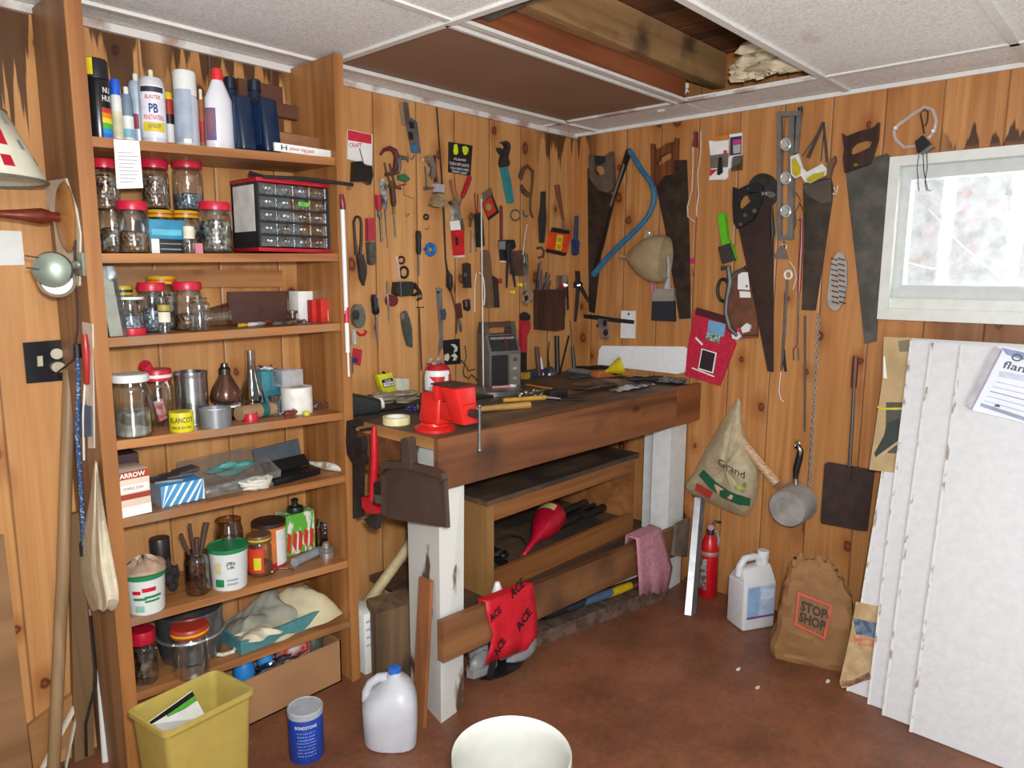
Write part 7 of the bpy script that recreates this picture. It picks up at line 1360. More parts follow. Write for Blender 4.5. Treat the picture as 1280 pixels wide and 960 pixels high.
# things hanging on the outside of the side panel
o = thing('plastic_strip', 'white plastic display strip with red and blue items on shelf side', 'strip', S(108, 480, .0))
m = MB(); m.prism([S(104, 402), S(117, 405), S(119, 560), S(112, 560)], (-.003, 0, 0)); m.build('strip', M('cfc6b4', .5), o)
m = MB(); m.tube([S(106, 418, .008), S(108, 440, .01), S(109, 480, .008)], [.006, .009, .006], 10); m.build('red_tool', M('a82a24', .3), o)
m = MB(); m.prism([S(100, 505, .004), S(115, 508, .004), S(115, 545, .004), S(102, 547, .004)], (-.003, 0, 0)); m.build('blue_card', M('4a5c78', .6), o)
m = MB(); m.tube([S(106, 480, .006), S(104, 520, .008), S(105, 575, .006)], .003, 6); m.build('white_rod', PLW, o)
m = MB(); m.tube([S(97, 440, .012), S(98, 500, .014), S(96, 540, .016), S(99, 580, .016), S(103, 640, .014), S(105, 682, .014)], .0058, 10); o = thing('bungee_cord', 'blue speckled bungee cord hanging on side of shelving unit', 'cord', S(100, 560, .015)); m.build('elastic', M('2c4a72', .7, h2='8aa0b8', scale=160, lo=.55, hi=.6), o)
for a_, b_ in (((96, 430), (97, 447)), ((104, 678), (105, 694))): m = MB(); m.tube([S(*a_, .013), S(*b_, .013)], [.009, .010], 10); m.build('hook', BLK, o)
WB_ = haze('cfc2a6', .85, .6)
rows = []
for t, (xa, xb, yy) in enumerate(((118, 122, 575), (114, 126, 612), (107, 132, 650), (98, 140, 690), (95, 147, 725), (108, 152, 752), (114, 140, 764))):
    rows.append([S(xa+(xb-xa)*i/8, yy+3*math.sin(i*1.9+t), .006+.028*math.sin(PI*i/8)*min(1, t/2+.2)*(1+.3*math.sin(i*2.7))) for i in range(9)])
one(MB().grid(rows), 'plastic_bag', WB_, 'grubby white plastic bag hanging on side of shelving unit', 'bag', solid=.002, sub=1)
# long poles leaning by the wall
def pole(name, label, cat, p0, p1, y0, y1, r, mat, n=12, flat=False):
    a = hit(*p0, 1, -y0); b_ = foot('floor', *p1); b_ = at_y('floor', p1[0], -y1); m = MB()
    if flat: m.obox((a+b_)/2, (r, 0, 0), (0, .012, 0), (a-b_)/2)
    else: m.tube([b_, b_.lerp(a, .5)+V((.004, 0, 0)), a], r, n)
    return one(m, name, mat, label, cat)
pole('wooden_pole', 'long pale round pole leaning on wall left of the shelving unit', 'pole', (87, 462), (66, 975), .03, .10, .0165, wood('a98a64', '7a5f40', 2, .5, False))
pole('wooden_post', 'shorter grey wooden post standing behind the long pale pole', 'post', (98, 640), (104, 960), .018, .02, .026, wood('8a6a48', '5c442e', 2, .5, False), flat=True)
pole('white_pipe', 'short white plastic pipe standing by side of shelving unit', 'pipe', (116, 760), (132, 925), .05, .09, .010, PLW)
m = MB(); m.tube([hit(113, 770, 1, -.07), hit(121, 850, 1, -.07), hit(107, 905, 1, -.07), hit(108, 945, 1, -.07)], .004, 6); one(m, 'black_cable', BLK, 'black cable dangling before the short white pipe', 'cable')
for p0, p1, lab in (((92, 890), (45, 950), 'pale thin lath lying on floor behind the poles, front one'), ((94, 905), (82, 935), 'short pale lath on floor behind the grey post')):
    a, b_ = hit(*p0, 1, -.03), at_y('floor', p1[0], -.05); m = MB(); m.obox((a+b_)/2+V((0, 0, .008)), ((b_-a)/2), (0, .006, 0), (0, 0, .010)); one(m, 'wooden_lath', CREAM, lab, 'lath', 'laths behind the poles')
# ================================================================== hung on the left side of the workbench
XB2 = -1.530
K(420, 480, 5.333)
def S2(p, off=0): return hit(*k2(p), 0, XB2-off)
def sidething(name, label, cat, parts, group=None):
    o = thing(name, label, cat, S2(parts[0][2][0][1][0], .01), group)
    for nm, mt, shs in parts:
        m = MB()
        for sh in shs:
            if sh[0] == 'P': m.prism([S2(p, sh[2]) for p in sh[1]], (-sh[3], 0, 0))
            else:
                dep = proj(S2(sh[1][0], .02))[2]; rr = sh[2] if isinstance(sh[2], list) else [sh[2]]*len(sh[1])
                m.tube([S2(p, sh[3]) for p in sh[1]], [r/5.333*dep/F for r in rr], 10)
        m.build(nm, mt, o)
    return o
BW = M('352c29', .5, .4, noise=.25)
sidething('pipe_wrench', 'heavy black pipe wrench hanging on left end of workbench', 'wrench', [
    ('hook_jaw', BW, [('P', [(104, 240), (150, 230), (186, 248), (184, 276), (150, 274), (132, 292), (134, 400), (152, 480), (130, 500), (106, 462), (98, 380)], .012, .02)]),
    ('body', BW, [('P', [(152, 352), (205, 344), (214, 400), (206, 462), (222, 500), (216, 532), (196, 522), (190, 880), (152, 886), (150, 520), (128, 492), (140, 440)], .006, .024)]), ('rivet', STEEL, [('T', [(162, 682), (162, 684)], 8, .032)])])
sidething('pipe_wrench', 'red pipe wrench hanging head down beside the brown dustpan', 'wrench', [
    ('handle', M('b4141e', .35), [('T', [(256, 280), (254, 340), (258, 500), (250, 640), (246, 770)], [14, 24, 27, 28, 30], .026)]),
    ('head', M('b4141e', .35), [('P', [(220, 740), (275, 745), (282, 790), (330, 810), (330, 850), (260, 850), (222, 810)], .01, .03)]), ('jaw', BW, [('P', [(268, 660), (305, 640), (318, 730), (318, 790), (275, 800)], .014, .02), ('P', [(262, 850), (310, 856), (300, 960), (262, 950), (215, 890), (245, 885)], .012, .02)]), ('hook', IRON, [('P', [(240, 285), (270, 285), (270, 300), (240, 300)], -.014, .05)]), ('nut', STEEL, [('P', [(260, 735), (318, 740), (318, 800), (275, 790)], .035, .006)])])
DP = M('46352c', .38, noise=.1)
o = sidething('dustpan', 'brown plastic dustpan hanging on front left corner of workbench', 'dustpan', [
    ('pan', DP, [('P', [(318, 560), (330, 520), (352, 506), (470, 514), (560, 530), (690, 560), (732, 590), (744, 630), (762, 955), (700, 948), (540, 922), (362, 894), (326, 868), (316, 700)], .02, .006)]),
    ('back_wall', DP, [('P', [(318, 560), (330, 520), (352, 506), (470, 514), (560, 530), (690, 560), (732, 590), (744, 630), (735, 650), (700, 612), (560, 575), (470, 560), (360, 555), (330, 590)], .026, .018)]),
    ('handle', DP, [('P', [(482, 358), (505, 348), (530, 356), (540, 450), (552, 560), (488, 545), (484, 450)], .02, .03)]), ('side_rim', DP, [('P', [(318, 600), (332, 600), (338, 870), (324, 866)], .026, .014)]), ('other_rim', DP, [('P', [(732, 640), (746, 640), (762, 950), (746, 950)], .026, .014)])])
# ================================================================== under the workbench, left
K()
a, b_ = hit(452, 764, 1, -.12), hit(526, 662, 1, -.18)
m = MB(); m.tube([a, b_], .021, 16); one(m, 'cardboard_tube', M('c2b184', .6), 'pale yellow tube leaning diagonally behind front bench leg', 'tube')
y = -.27; xl = hit(456, 800, 1, y).x; xr = hit(474, 800, 1, y).x; zt = hit(462, 766, 1, y).z
o = thing('paper_stack', 'white tall paper packet standing against the shelving unit', 'packet', (xl, y, 0)); MB().box(xl, xr, y, y+.12, 0, zt).build('packet', PAPER, o, bevel=.002); m = MB()
for i in range(4): m.box(xl+.006, xl+(xr-xl)*.8, y-.001, y, zt*(.85-.13*i), zt*(.88-.13*i))
m.build('print', M('9fb0cc', .6), o)
y = -.345; xl = hit(470, 800, 1, y).x; xr = hit(524, 800, 1, y).x; zt = hit(495, 757, 1, y).z
m = MB(); m.hexa([(xl, y, 0), (xr, y-.02, 0), (xr+.01, y+.09, 0), (xl+.05, y+.12, 0), (xl, y, zt), (xr, y-.02, zt-.01), (xr+.01, y+.09, zt), (xl+.05, y+.12, zt)])
one(m, 'timber_block', wood('85684a', '55402c', 2, .7, False, .8, dirt='3a322a', dirt_lo=.5, dirt_hi=.7), 'dark weathered timber block standing on floor under bench end', 'block')
b0, t0 = foot('floor', 529, 911), hit(538, 727, 0, -1.517); m = MB(); d1 = V((.010, -.004, 0)); d2 = V((.0, .055, 0)); d3 = V((.0, .055, 0))
m.hexa([b0, b0+d1, b0+d1+d2, b0+d2, t0, t0+d1, t0+d1+d3, t0+d3]); one(m, 'thin_board', wood('9a6038', '6e4024', 2, .8, False, .6), 'thin brown board leaning against the white front bench leg', 'board')
# hanging cloths
K(430, 720, 4)
def fr(p, e=.0): return hit(*k2(p), 1, -.7235-e)
ACE = M('c41426', .6, noise=.1)
o = thing('red_cloth', 'red cloth with bold black lettering draped over the low bench rail', 'cloth', fr((830, 240)))
L_ = [(708, 132), (715, 200), (745, 290), (728, 370), (705, 440)]; R_ = [(945, 38), (955, 120), (966, 200), (968, 290), (915, 368)]
rows = [[fr(L_[0], -.03)*1+V((0, 0, .004)) for _ in range(0)]]
rows = []
top = []
for i in range(9):
    p = (L_[0][0]+(R_[0][0]-L_[0][0])*i/8, L_[0][1]+(R_[0][1]-L_[0][1])*i/8); q = fr(p); top.append(V((q.x, -.690, q.z+.002)))
rows.append([V((q.x, -.688, q.z-.05)) for q in top]); rows.append(top)
for j in range(5):
    rows.append([fr((L_[j][0]+(R_[j][0]-L_[j][0])*i/8, L_[j][1]+(R_[j][1]-L_[j][1])*i/8), .003+.006*(1+math.sin(i*1.5+j*.6))*(j/4)) for i in range(9)])
MB().grid(rows).build('cloth', ACE, o, solid=.002)
for (x0, y0, x1, y1, h_) in ((738, 235, 790, 178, 46), (842, 118, 905, 50, 62), (878, 282, 942, 185, 56), (768, 405, 812, 325, 50)):
    a = fr((x0, y0), .018); b_ = fr((x1, y1), .018); u = b_-a; n2 = V((-u.z, 0, u.x)).normalized()*(-1 if u.x > 0 else 1); up = V((u.z, 0, -u.x)).normalized()
    up = -up if up.x > 0 else up
    m = MB(); flat_text(m, 'ACE', a, u, up*(h_/4*proj(a)[2]/F)); m.build('lettering', M('14080a', .6), o)
K(660, 640, 5.333)
def fr2(p, e=0): return hit(*k2(p), 1, -.7395-e)
L_ = [(722, 182), (730, 300), (738, 430), (742, 556)]; R_ = [(885, 108), (925, 240), (962, 370), (930, 535)]; rows = []
top = [V((fr2((L_[0][0]+(R_[0][0]-L_[0][0])*i/8, L_[0][1]+(R_[0][1]-L_[0][1])*i/8)).x, -.688, fr2((L_[0][0]+(R_[0][0]-L_[0][0])*i/8, L_[0][1]+(R_[0][1]-L_[0][1])*i/8)).z+.004)) for i in range(9)]
rows = [[V((q.x, -.686, q.z-.04)) for q in top], top]
for j in range(4): rows.append([fr2((L_[j][0]+(R_[j][0]-L_[j][0])*i/8, L_[j][1]+(R_[j][1]-L_[j][1])*i/8-(12*math.sin(i*2) if j == 3 else 0)), .003+.008*(1+math.sin(i*1.3+1+j*.4))*(j/3)) for i in range(9)])
one(MB().grid(rows), 'pink_towel', M('b87f8c', .9, noise=.15, scale=60, bump=.3), 'faded pink towel draped over right end of low bench rail', 'towel', solid=.004)
# things on the floor behind the low rail
K()
p0, p1 = foot('floor', 655, 815), foot('floor', 832, 748); d = V((0, .14, 0)); hz = V((0, 0, .055))
p0.x = max(p0.x, -1.0)
m = MB(); m.hexa([p0, p1, p1+d, p0+d, p0+hz, p1+hz*1.1, p1+d+hz, p0+d+hz]); one(m, 'rough_plank', M('4a372a', .9, h2='6a5344', scale=28, bump=.8, lo=.4, hi=.62), 'rough dark carpet-covered plank lying on floor under workbench', 'plank')
def on_plank(px, py, dy=.05):
    t = (px-655)/(832-655); q = p0.lerp(p1, t); return hit(px, py, 1, q.y+dy)
for (x0, y0_, x1, y1_, r, mt, nm, lab, cat) in ((679, 772, 706, 762, .022, BLK, 'black_cylinder', 'black cylinder lying on the rough plank, nearest the red cloth', 'tube'), (700, 765, 733, 754, .018, M('26303a', .4), 'dark_tube', 'dark blue black tube lying on the rough plank', 'tube'), (728, 756, 764, 742, .020, M('4a6078', .5), 'blue_tube', 'grey blue tube lying on the rough plank', 'tube'), (758, 741, 788, 729, .019, M('c9a81e', .5), 'yellow_tube', 'yellow striped tube lying on the rough plank', 'tube'), (770, 746, 800, 732, .012, M('8a4a2c', .5), 'brown_stick', 'short brown stick lying before the yellow tube', 'stick')):
    a, b_ = on_plank(x0, y0_), on_plank(x1, y1_); zz = .057+r+.004; a.z = zz; b_.z = zz+.004
    m = MB(); m.tube([a, a.lerp(b_, .5), b_], [r*.8, r, r*.85], 12); one(m, nm, mt, lab, cat)
a, b_ = on_plank(762, 732, .09), on_plank(800, 717, .09); a.z += .004; m = MB(); m.obox((a+b_)/2, (b_-a)/2, (0, .006, 0), (0, 0, .006)); one(m, 'white_lath', CREAM, 'thin white lath lying behind the yellow tube', 'lath')
m = MB(); c = hit(618, 822, 1, -.60); lumps(m, (-1.13, -.56, .08), (.12, .06, .06), 16, .08); o = thing('grey_bag', 'grey plastic bag with black strap on floor behind red cloth', 'bag', (-1.13, -.56, 0)); m.build('bag', haze('9a9a98', .85, .4), o); m = MB(); m.tube([(-1.24, -.63, .02), (-1.235, -.64, .08), (-1.22, -.62, .14)], .012, 8); m.build('strap', BLK, o); m = MB(); m.lathe((-1.13, -.57, 0), [(.10, 0), (.11, .012), (0, .02)], 20, sq=(1.2, .7)); m.build('base', BLK, o)
q = hit(623, 742, 1, -.66); m = MB(); m.lathe((q.x, -.655, .238), [(.022, 0), (.022, q.z-.238), (.008, hit(623, 727, 1, -.655).z-.238), (0, hit(623, 726, 1, -.655).z-.238)], 16); one(m, 'white_bottle', PLW, 'white cone topped bottle peeking above the red cloth', 'bottle')
# in the open cabinet
K(540, 560, 4)
def cabp(p, y=-.42): return hit(*k2(p), 1, y)
a, b_ = cabp((455, 540), -.44), cabp((600, 335), -.33); ax = (b_-a); L_ = ax.length; ax.normalize(); o = thing('funnel', 'red plastic funnel with yellow label lying in the open cabinet', 'funnel', a)
RF = M('b0122c', .35); rr = 72/4*proj(b_)[2]/F
m = MB(); m.lathe(a, [(.008, 0), (.012, L_*.28), (.02, L_*.42), (rr*.75, L_*.62), (rr, L_*.80), (rr*1.02, L_*1.0), (rr*.98, L_*1.0)], 28, ax=ax, cap=False); m.build('cone', RF, o, solid=.002)
m = MB(); zx = V((0, 0, 1)).cross(ax).normalized(); zy = ax.cross(zx)
m.grid([[a+ax*(L_*v)+(zx*math.cos(t)+zy*math.sin(t))*rr*1.03 for t in [x*.16 for x in range(0, 14)]] for v in (.84, .97)]); m.build('label', M('c9c89a', .6, h2='c9b83a', scale=40), o)
m = MB(); lumps(m, (cabp((340, 545)).x, -.40, .325), (.05, .04, .03), 8, .1); o = thing('cord_reel', 'black coiled cord heap at left inside the open cabinet', 'cord', cabp((340, 590))); m.build('coil', BLKG, o); m = MB(); m.tube([cabp(p, -.41) for p in ((290, 500), (330, 455), (390, 430), (450, 445), (480, 490))], .004, 6); m.build('loose_end', BLK, o)
for i, (p, q, r, lab, mt) in enumerate((((585, 470), (760, 400), .022, 'black pipe tool in open cabinet, lowest of four beside red funnel', IRON), ((640, 430), (830, 345), .018, 'black rod tool second from bottom inside open cabinet', BLKG), ((650, 380), (810, 320), .020, 'dark grey pipe third from bottom inside open cabinet', DKST), ((760, 400), (925, 350), .019, 'black pipe at right end inside open cabinet', IRON))):
    a, b_ = cabp(p, -.36+.05*(i % 3)), cabp(q, -.34+.05*(i % 3)); a.z = max(a.z, .302+r); b_.z = max(b_.z, .302+r)
    m = MB(); m.tube([a, a.lerp(b_, .25), a.lerp(b_, .3), a.lerp(b_, .7), a.lerp(b_, .75), b_], [r*.8, r*.8, r, r, r*.7, r*.7], 12); one(m, 'iron_pipe', mt, lab, 'pipe', 'dark pipes in the open cabinet')
# ================================================================== on the floor
K()
MILK = haze('d0d2d8', .78, .35, .05)
c, r, h = stand('floor', 451, 523, 834, 944)
o = thing('milk_jug', 'empty cloudy plastic gallon jug with blue cap on floor', 'jug', c)
lf = -V((rt.x, rt.y, 0)).normalized(); tw = V((CAM.x-c.x, CAM.y-c.y, 0)).normalized()
def sect(cen, ax_, ay_, hx, hy, z, n=28, e=3.2):
    out = []
    for j in range(n):
        t = 2*PI*j/n; cx_, sy_ = math.cos(t), math.sin(t)
        k_ = (abs(cx_)**e+abs(sy_)**e)**(-1/e); out.append(cen+ax_*(hx*k_*cx_)+ay_*(hy*k_*sy_)+V((0, 0, z)))
    return out+out[:1]
prof = [(0, .88, .88, 0, 3), (.02, .95, .95, 0, 3), (.3, 1, 1, 0, 3.2), (.52, 1, 1, 0, 3.2), (.62, .9, .97, -.09, 3), (.74, .66, .84, -.22, 2.8), (.84, .42, .55, -.25, 2.4), (.89, .26, .27, -.2, 2), (.95, .24, .24, -.2, 2)]
m = MB(); m.grid([sect(c+lf*(r*s_), lf, tw, r*a_, r*b_, h*z, e=e_) for z, a_, b_, s_, e_ in prof]); m.add(sect(c, lf, tw, r*.88, r*.88, 0)[:-1], [list(range(28))]); m.build('body', MILK, o)
m = MB(); m.tube([c+lf*(r*x)+V((0, 0, h*z)) for x, z in ((.72, .46), (.86, .55), (.84, .66), (.66, .78), (.36, .855), (.05, .86))], [.016, .014, .013, .013, .014, .016], 12); m.build('handle', MILK, o)
m = MB(); m.lathe(c+lf*(-r*.2), [(.0195, h*.93), (.020, h*.95), (.020, h*.995), (.017, h), (0, h)], 24); m.build('cap', M('2c66c0', .4), o)
c, r, h = stand('floor', 360, 405, 882, 956)
BLUC = M('1f3f9a', .4, noise=.06); o = thing('blue_can', 'bright blue round can with grey lid standing on floor', 'can', c)
m = MB(); m.lathe(c, [(r*.97, 0), (r, .003), (r, h*.86), (r*.98, h*.88)], 32); m.build('body', BLUC, o); m = MB(); m.lathe(c, [(r*1.0, h*.87), (r*1.03, h*.88), (r*1.03, h*.985), (r*.98, h), (r*.93, h*.985), (0, h*.985)], 32); m.build('lid', M('a3a7ac', .4), o)
ctext(o, c, r, 'BONDSTONE', h*.72, h*.78, PAPER, .62)
for i in range(8): ctext(o, c, r, ('water putty will not', 'shrink or crack', 'mix with water', 'sticks and stays', 'put in wood', 'plaster and tile', 'net weight', 'one pound')[i], h*(.62-.065*i), h*(.65-.065*i), M('9fb4e0', .5), .55-.04*(i % 3))
# yellow waste bin
R4 = [V((-2.352, -.462, .352)), V((-2.327, -.632, .352)), V((-2.086, -.612, .352)), V((-2.112, -.438, .352))]
cen = sum(R4, V((0, 0, 0)))/4; YB = M('a8934a', .4, noise=.05)
def rr4(sc, z, rad=.22, n=5):
    out = []; P = [V((cen.x+(p.x-cen.x)*sc, cen.y+(p.y-cen.y)*sc, z)) for p in R4]
    for i in range(4):
        a, b_, d_ = P[i-1], P[i], P[(i+1) % 4]
        for k in range(n+1):
            t = k/n; q0 = b_+(a-b_)*(rad*.5); q2 = b_+(d_-b_)*(rad*.5); out.append(q0*(1-t)**2+b_*(2*t*(1-t))+q2*t*t)
    return out+out[:1]
o = thing('waste_bin', 'mustard yellow plastic waste bin in front of the shelving unit', 'bin', (cen.x, cen.y, 0))
m = MB(); m.grid([rr4(.78, .0), rr4(.93, .325), rr4(.945, .335), rr4(1.0, .340), rr4(1.0, .352), rr4(.95, .353), rr4(.92, .34), rr4(.765, .006)]); m.add(rr4(.765, .006)[:-1], [list(range(24))]); m.build('body', YB, o)
cp = [hit(180, 907, 2, .325), hit(240, 864, 2, .335), hit(258, 897, 2, .245), hit(200, 930, 2, .235)]
o = thing('hang_card', 'white hang card with black and green header inside the yellow bin', 'card', (cp[2]+cp[3])/2)
nn = (cp[1]-cp[0]).cross(cp[3]-cp[0]).normalized(); nn = nn if nn.dot(CAM-cp[0]) > 0 else -nn
m = MB(); m.prism(cp, -nn*.002); m.build('card', PAPER, o)
def cq(v0, v1, u0=0, u1=1):
    f = lambda u, v: cp[0]*(1-u)*(1-v)+cp[1]*u*(1-v)+cp[2]*u*v+cp[3]*(1-u)*v
    return [f(u0, v0)+nn*.0006, f(u1, v0)+nn*.0006, f(u1, v1)+nn*.0006, f(u0, v1)+nn*.0006]
m = MB(); m.prism(cq(0, .16), nn*.0006); m.build('black_header', BLK, o); m = MB(); m.prism(cq(.16, .34), nn*.0006); m.build('green_band', M('58a83a', .5), o); m = MB(); q = cq(.25, .3, .3, .75); m.prism([p+nn*.0008 for p in q], nn*.0003); m.build('pale_print', PAPER, o)
m = MB(); lumps(m, (cen.x-.03, cen.y-.01, .19), (.035, .022, .03), 12, .2); one(m, 'plastic_wrap', glass('dfe2e2', .45, .12), 'crumpled clear plastic wrapping inside the yellow bin', 'plastic')
m = MB(); lumps(m, (cen.x+.01, cen.y+.0, .07), (.035, .025, .03), 12, .2); one(m, 'waste_paper', M('b8aa62', .8), 'crumpled yellowish paper at bottom of the yellow bin', 'paper')
# white bucket
l_, r_ = hit(563, 940, 2, .36), hit(716, 940, 2, .36); c = (l_+r_)/2; R_ = (l_-r_).length/2*.985; c.z = 0; WBK = M('cdcdc4', .4, noise=.03)
o = thing('white_bucket', 'large empty white plastic bucket at front of the floor', 'bucket', c)
m = MB(); m.lathe(c, [(R_*.86, 0), (R_*.87, .004), (R_*.95, .30), (R_*.96, .335), (R_*1.0, .338), (R_*1.0, .358), (R_*.985, .361), (R_*.965, .358), (R_*.945, .335), (R_*.93, .30), (R_*.85, .006), (0, .006)], 56); m.build('body', WBK, o)
for z in (.27, .30): m = MB(); m.lathe(c, [(R_*.945, z), (R_*.985, z+.002), (R_*.985, z+.006), (R_*.95, z+.008)], 56, cap=False); m.build('rib', WBK, o)
m = MB(); m.tube([c+V((R_*1.01*math.cos(t), R_*1.01*math.sin(t), .29-.16*abs(math.sin((t-1.1))))) for t in [1.1-PI+.26*k for k in range(13)]], .0025, 6); m.build('handle', STEEL, o)
# leaning steel track
a, t_ = V((-.305, -.868, 0)), V((-.052, -.757, .432)); m = MB(); wv = V((.012, -.026, 0)); 
up_ = (t_-a); sd = V((.05, .0, 0))
m.hexa([a, a+V((.012, -.024, 0)), a+V((.014, -.023, 0)), a+V((.002, .001, 0)), t_, t_+V((.012, -.024, 0)), t_+V((.014, -.023, 0)), t_+V((.002, .001, 0))])
o = thing('steel_track', 'shiny steel track leaning on wall beside the fire extinguisher', 'track', a); m.build('lit_flange', M('c4c8cc', .25, .7), o)  # steel coloured brighter on the face that catches the light
m = MB(); m.hexa([a+V((.012, -.024, 0)), a+V((.044, -.030, 0)), a+V((.044, -.028, 0)), a+V((.012, -.022, 0)), t_+V((.012, -.024, 0)), t_+V((.044, -.030, 0)), t_+V((.044, -.028, 0)), t_+V((.012, -.022, 0))]); m.build('shaded_web', M('7d8286', .35, .6), o)  # same steel coloured darker, as the face turned from the light
# fire extinguisher
c, r, h = stand('floor', 875, 898, 650, 749); c.x = min(c.x, -.045)
o = thing('fire_extinguisher', 'small red fire extinguisher standing on floor by right wall', 'fire extinguisher', c); FR_ = M('b8141c', .3)
m = MB(); m.lathe(c, [(r*.9, 0), (r, .006), (r, h*.62), (r*.92, h*.70), (r*.6, h*.78), (r*.4, h*.82), (0, h*.82)], 28); m.build('cylinder', FR_, o)
m = MB(); m.lathe(c, [(r*1.01, h*.56), (r*1.03, h*.57), (r*1.03, h*.60), (r*1.01, h*.61)], 28, cap=False); m.build('band', M('b0a090', .4, .5), o)
wrap(o, c, r, h*.12, h*.52, M('5a3a3a', .5, h2='a8a098', scale=60), .55, am=face_angle(c)+.9 if False else face_angle(c)-.75)
m = MB(); m.lathe(c, [(r*.42, h*.80), (r*.42, h*.88), (r*.3, h*.9), (0, h*.9)], 16); m.build('valve', BLK, o); rv = V((rt.x, rt.y, 0)).normalized()
m = MB(); m.tube([c+V((0, 0, h*.9))-rv*.0, c+rv*.02+V((0, 0, h*.985)), c+rv*.045+V((0, 0, h*.97))], [.008, .007, .006], 8); m.build('lever', BLK, o)
m = MB(); m.tube([c+V((0, 0, h*.86)), c+rv*.028+V((0, 0, h*.85)), c+rv*.034+tw*.01+V((0, 0, h*.76)), c+rv*.030+tw*.014+V((0, 0, h*.66))], [.006, .007, .007, .006], 8); m.build('carry_handle', M('b4b4b0', .3, .6), o)
m = MB(); tc_ = V((CAM.x-c.x, CAM.y-c.y, 0)).normalized(); m.lathe(c+tc_*.012+V((0, 0, h*.92)), [(.013, 0), (.013, .006), (0, .007)], 16, ax=tc_); m.build('gauge', M('b88a98', .3, .4), o)
# white jug
f0, f1, f2 = foot('floor', 911, 784), foot('floor', 928, 791), foot('floor', 968, 784)
e1 = f2-f1; L1 = e1.length; e1.normalize(); e2 = V((-e1.y, e1.x, 0)); e2 = e2 if e2.dot(V((f0-f1))) > 0 else -e2; L2 = .115
o = thing('white_jug', 'white plastic gallon jug with pale blue label on floor', 'jug', f1); JW = M('cfd0cf', .35, noise=.03)
zt = hit(940, 692, 0, f1.x+e1.x*.5*L1).z*1.0
def jp(u, v, z): return f1+e1*(L1*u)+e2*(L2*v)+V((0, 0, zt*z))
m = MB(); m.hexa([jp(0, 0, 0), jp(1, 0, 0), jp(1, 1, 0), jp(0, 1, 0), jp(0, 0, .66), jp(1, 0, .66), jp(1, 1, .66), jp(0, 1, .66)]); m.build('body', JW, o, bevel=.012, seg=3)
def jr(us, zs, v0=.28, v1=.72): m = MB(); m.prism([jp(u, v0, z) for u, z in zip(us, zs)], e2*(L2*(v1-v0))); return m
m = MB(); m.hexa([jp(.01, .04, .645), jp(.99, .04, .645), jp(.99, .96, .645), jp(.01, .96, .645), jp(.08, .3, .80), jp(.94, .3, .84), jp(.94, .7, .84), jp(.08, .7, .80)]); m.build('shoulder', JW, o, bevel=.008, seg=2)
m = MB(); m.tube([jp(.06, .5, .70), jp(.08, .5, .82), jp(.22, .5, .915), jp(.5, .5, .93), jp(.66, .5, .91), jp(.72, .5, .8)], [.016, .015, .015, .015, .016, .02], 12); m.build('handle', JW, o)
m = MB(); m.lathe(jp(.8, .5, 0), [(.024, zt*.8), (.021, zt*.9)], 20); m.build('neck', JW, o); m = MB(); m.lathe(jp(.8, .5, 0), [(.023, zt*.895), (.024, zt*.9), (.024, zt*.99), (.021, zt), (0, zt)], 24); m.build('cap', PLW, o)
def jq(u0, u1, z0, z1, mt, nm, e=.001): m = MB(); m.prism([jp(u, 0, z)-e2*e for u, z in ((u0, z0), (u1, z0), (u1, z1), (u0, z1))], -e2*.0004); m.build(nm, mt, o)
jq(.1, .94, .17, .6, M('a9bfd6', .5), 'label'); jq(.1, .45, .17, .6, M('8fb0d4', .5), 'label_panel', .0016); jq(.1, .94, .17, .2, M('5a4a8a', .5, h2='a04a5a', scale=30), 'label_edge', .002); jq(.5, .9, .42, .55, M('c9d4e0', .5), 'label_text_block', .0016)
# paper grocery bag
PB = M('8a6238', .75, noise=.12, scale=10, bump=.3)
f0, f1, f2 = foot('floor', 966, 812), foot('floor', 1003, 833), foot('floor', 1060, 836)
c = (f0+f2)/2+V((.03, .0, 0)); bx_ = (f2-f1).normalized(); n_ = V((CAM.x-c.x, CAM.y-c.y, 0)).normalized(); bx_ = V((-n_.y, n_.x, 0)); bx_ = bx_ if bx_.dot(rt) > 0 else -bx_
c = foot('floor', 1014, 833)-n_*.075; dep = proj(c)[2]; hw = 49*dep/F; ztop = .30
dd = ray(1010, 697); t = (V((c.x, c.y, 0))-V((CAM.x, CAM.y, 0))).length/V((dd.x, dd.y, 0)).length; ztop = (CAM+dd*t).z
o = thing('paper_bag', 'brown paper grocery bag with black store lettering standing on floor', 'bag', c)
rnd = random.Random(3); rows = []; BAGP = ((0, 1, .95, 0), (.10, 1.02, .95, 0), (.28, .92, .9, .01), (.48, .86, .75, .02), (.68, .78, .55, .0), (.84, .62, .36, -.03), (.94, .5, .22, -.06), (1.0, .36, .12, -.07))
BAGQ = []
for i in range(len(BAGP)-1):
    for k in range(3): BAGQ.append(tuple(BAGP[i][j]+(BAGP[i+1][j]-BAGP[i][j])*k/3 for j in range(4)))
BAGQ.append(BAGP[-1])
for z, a_, b_, sh_ in BAGQ:
    s_ = sect(c+bx_*(hw*sh_*2), bx_, n_, hw*a_, .08*b_, 0, 32, 4.5)[:-1]
    s_ = [p+V((rnd.uniform(-1, 1)*.0055, rnd.uniform(-1, 1)*.0055, ztop*z+(rnd.uniform(-.006, .006) if 0 < z < 1 else (.02*math.sin(i*1.2) if z == 1 else 0)))) for i, p in enumerate(s_)]; rows.append(s_+s_[:1])
mm_ = MB(); mm_.grid(rows); mm_.build('bag', PB, o, sharp=14)
def hp(px, py, p0, n):
    d_ = ray(px, py); return CAM+d_*((p0-CAM).dot(n)/d_.dot(n))
p0 = c+n_*.101+V((0, 0, .13)); K(840, 640, 4)
def bq(p): return hp(*k2(p), p0, (n_+V((0, 0, .22))).normalized())
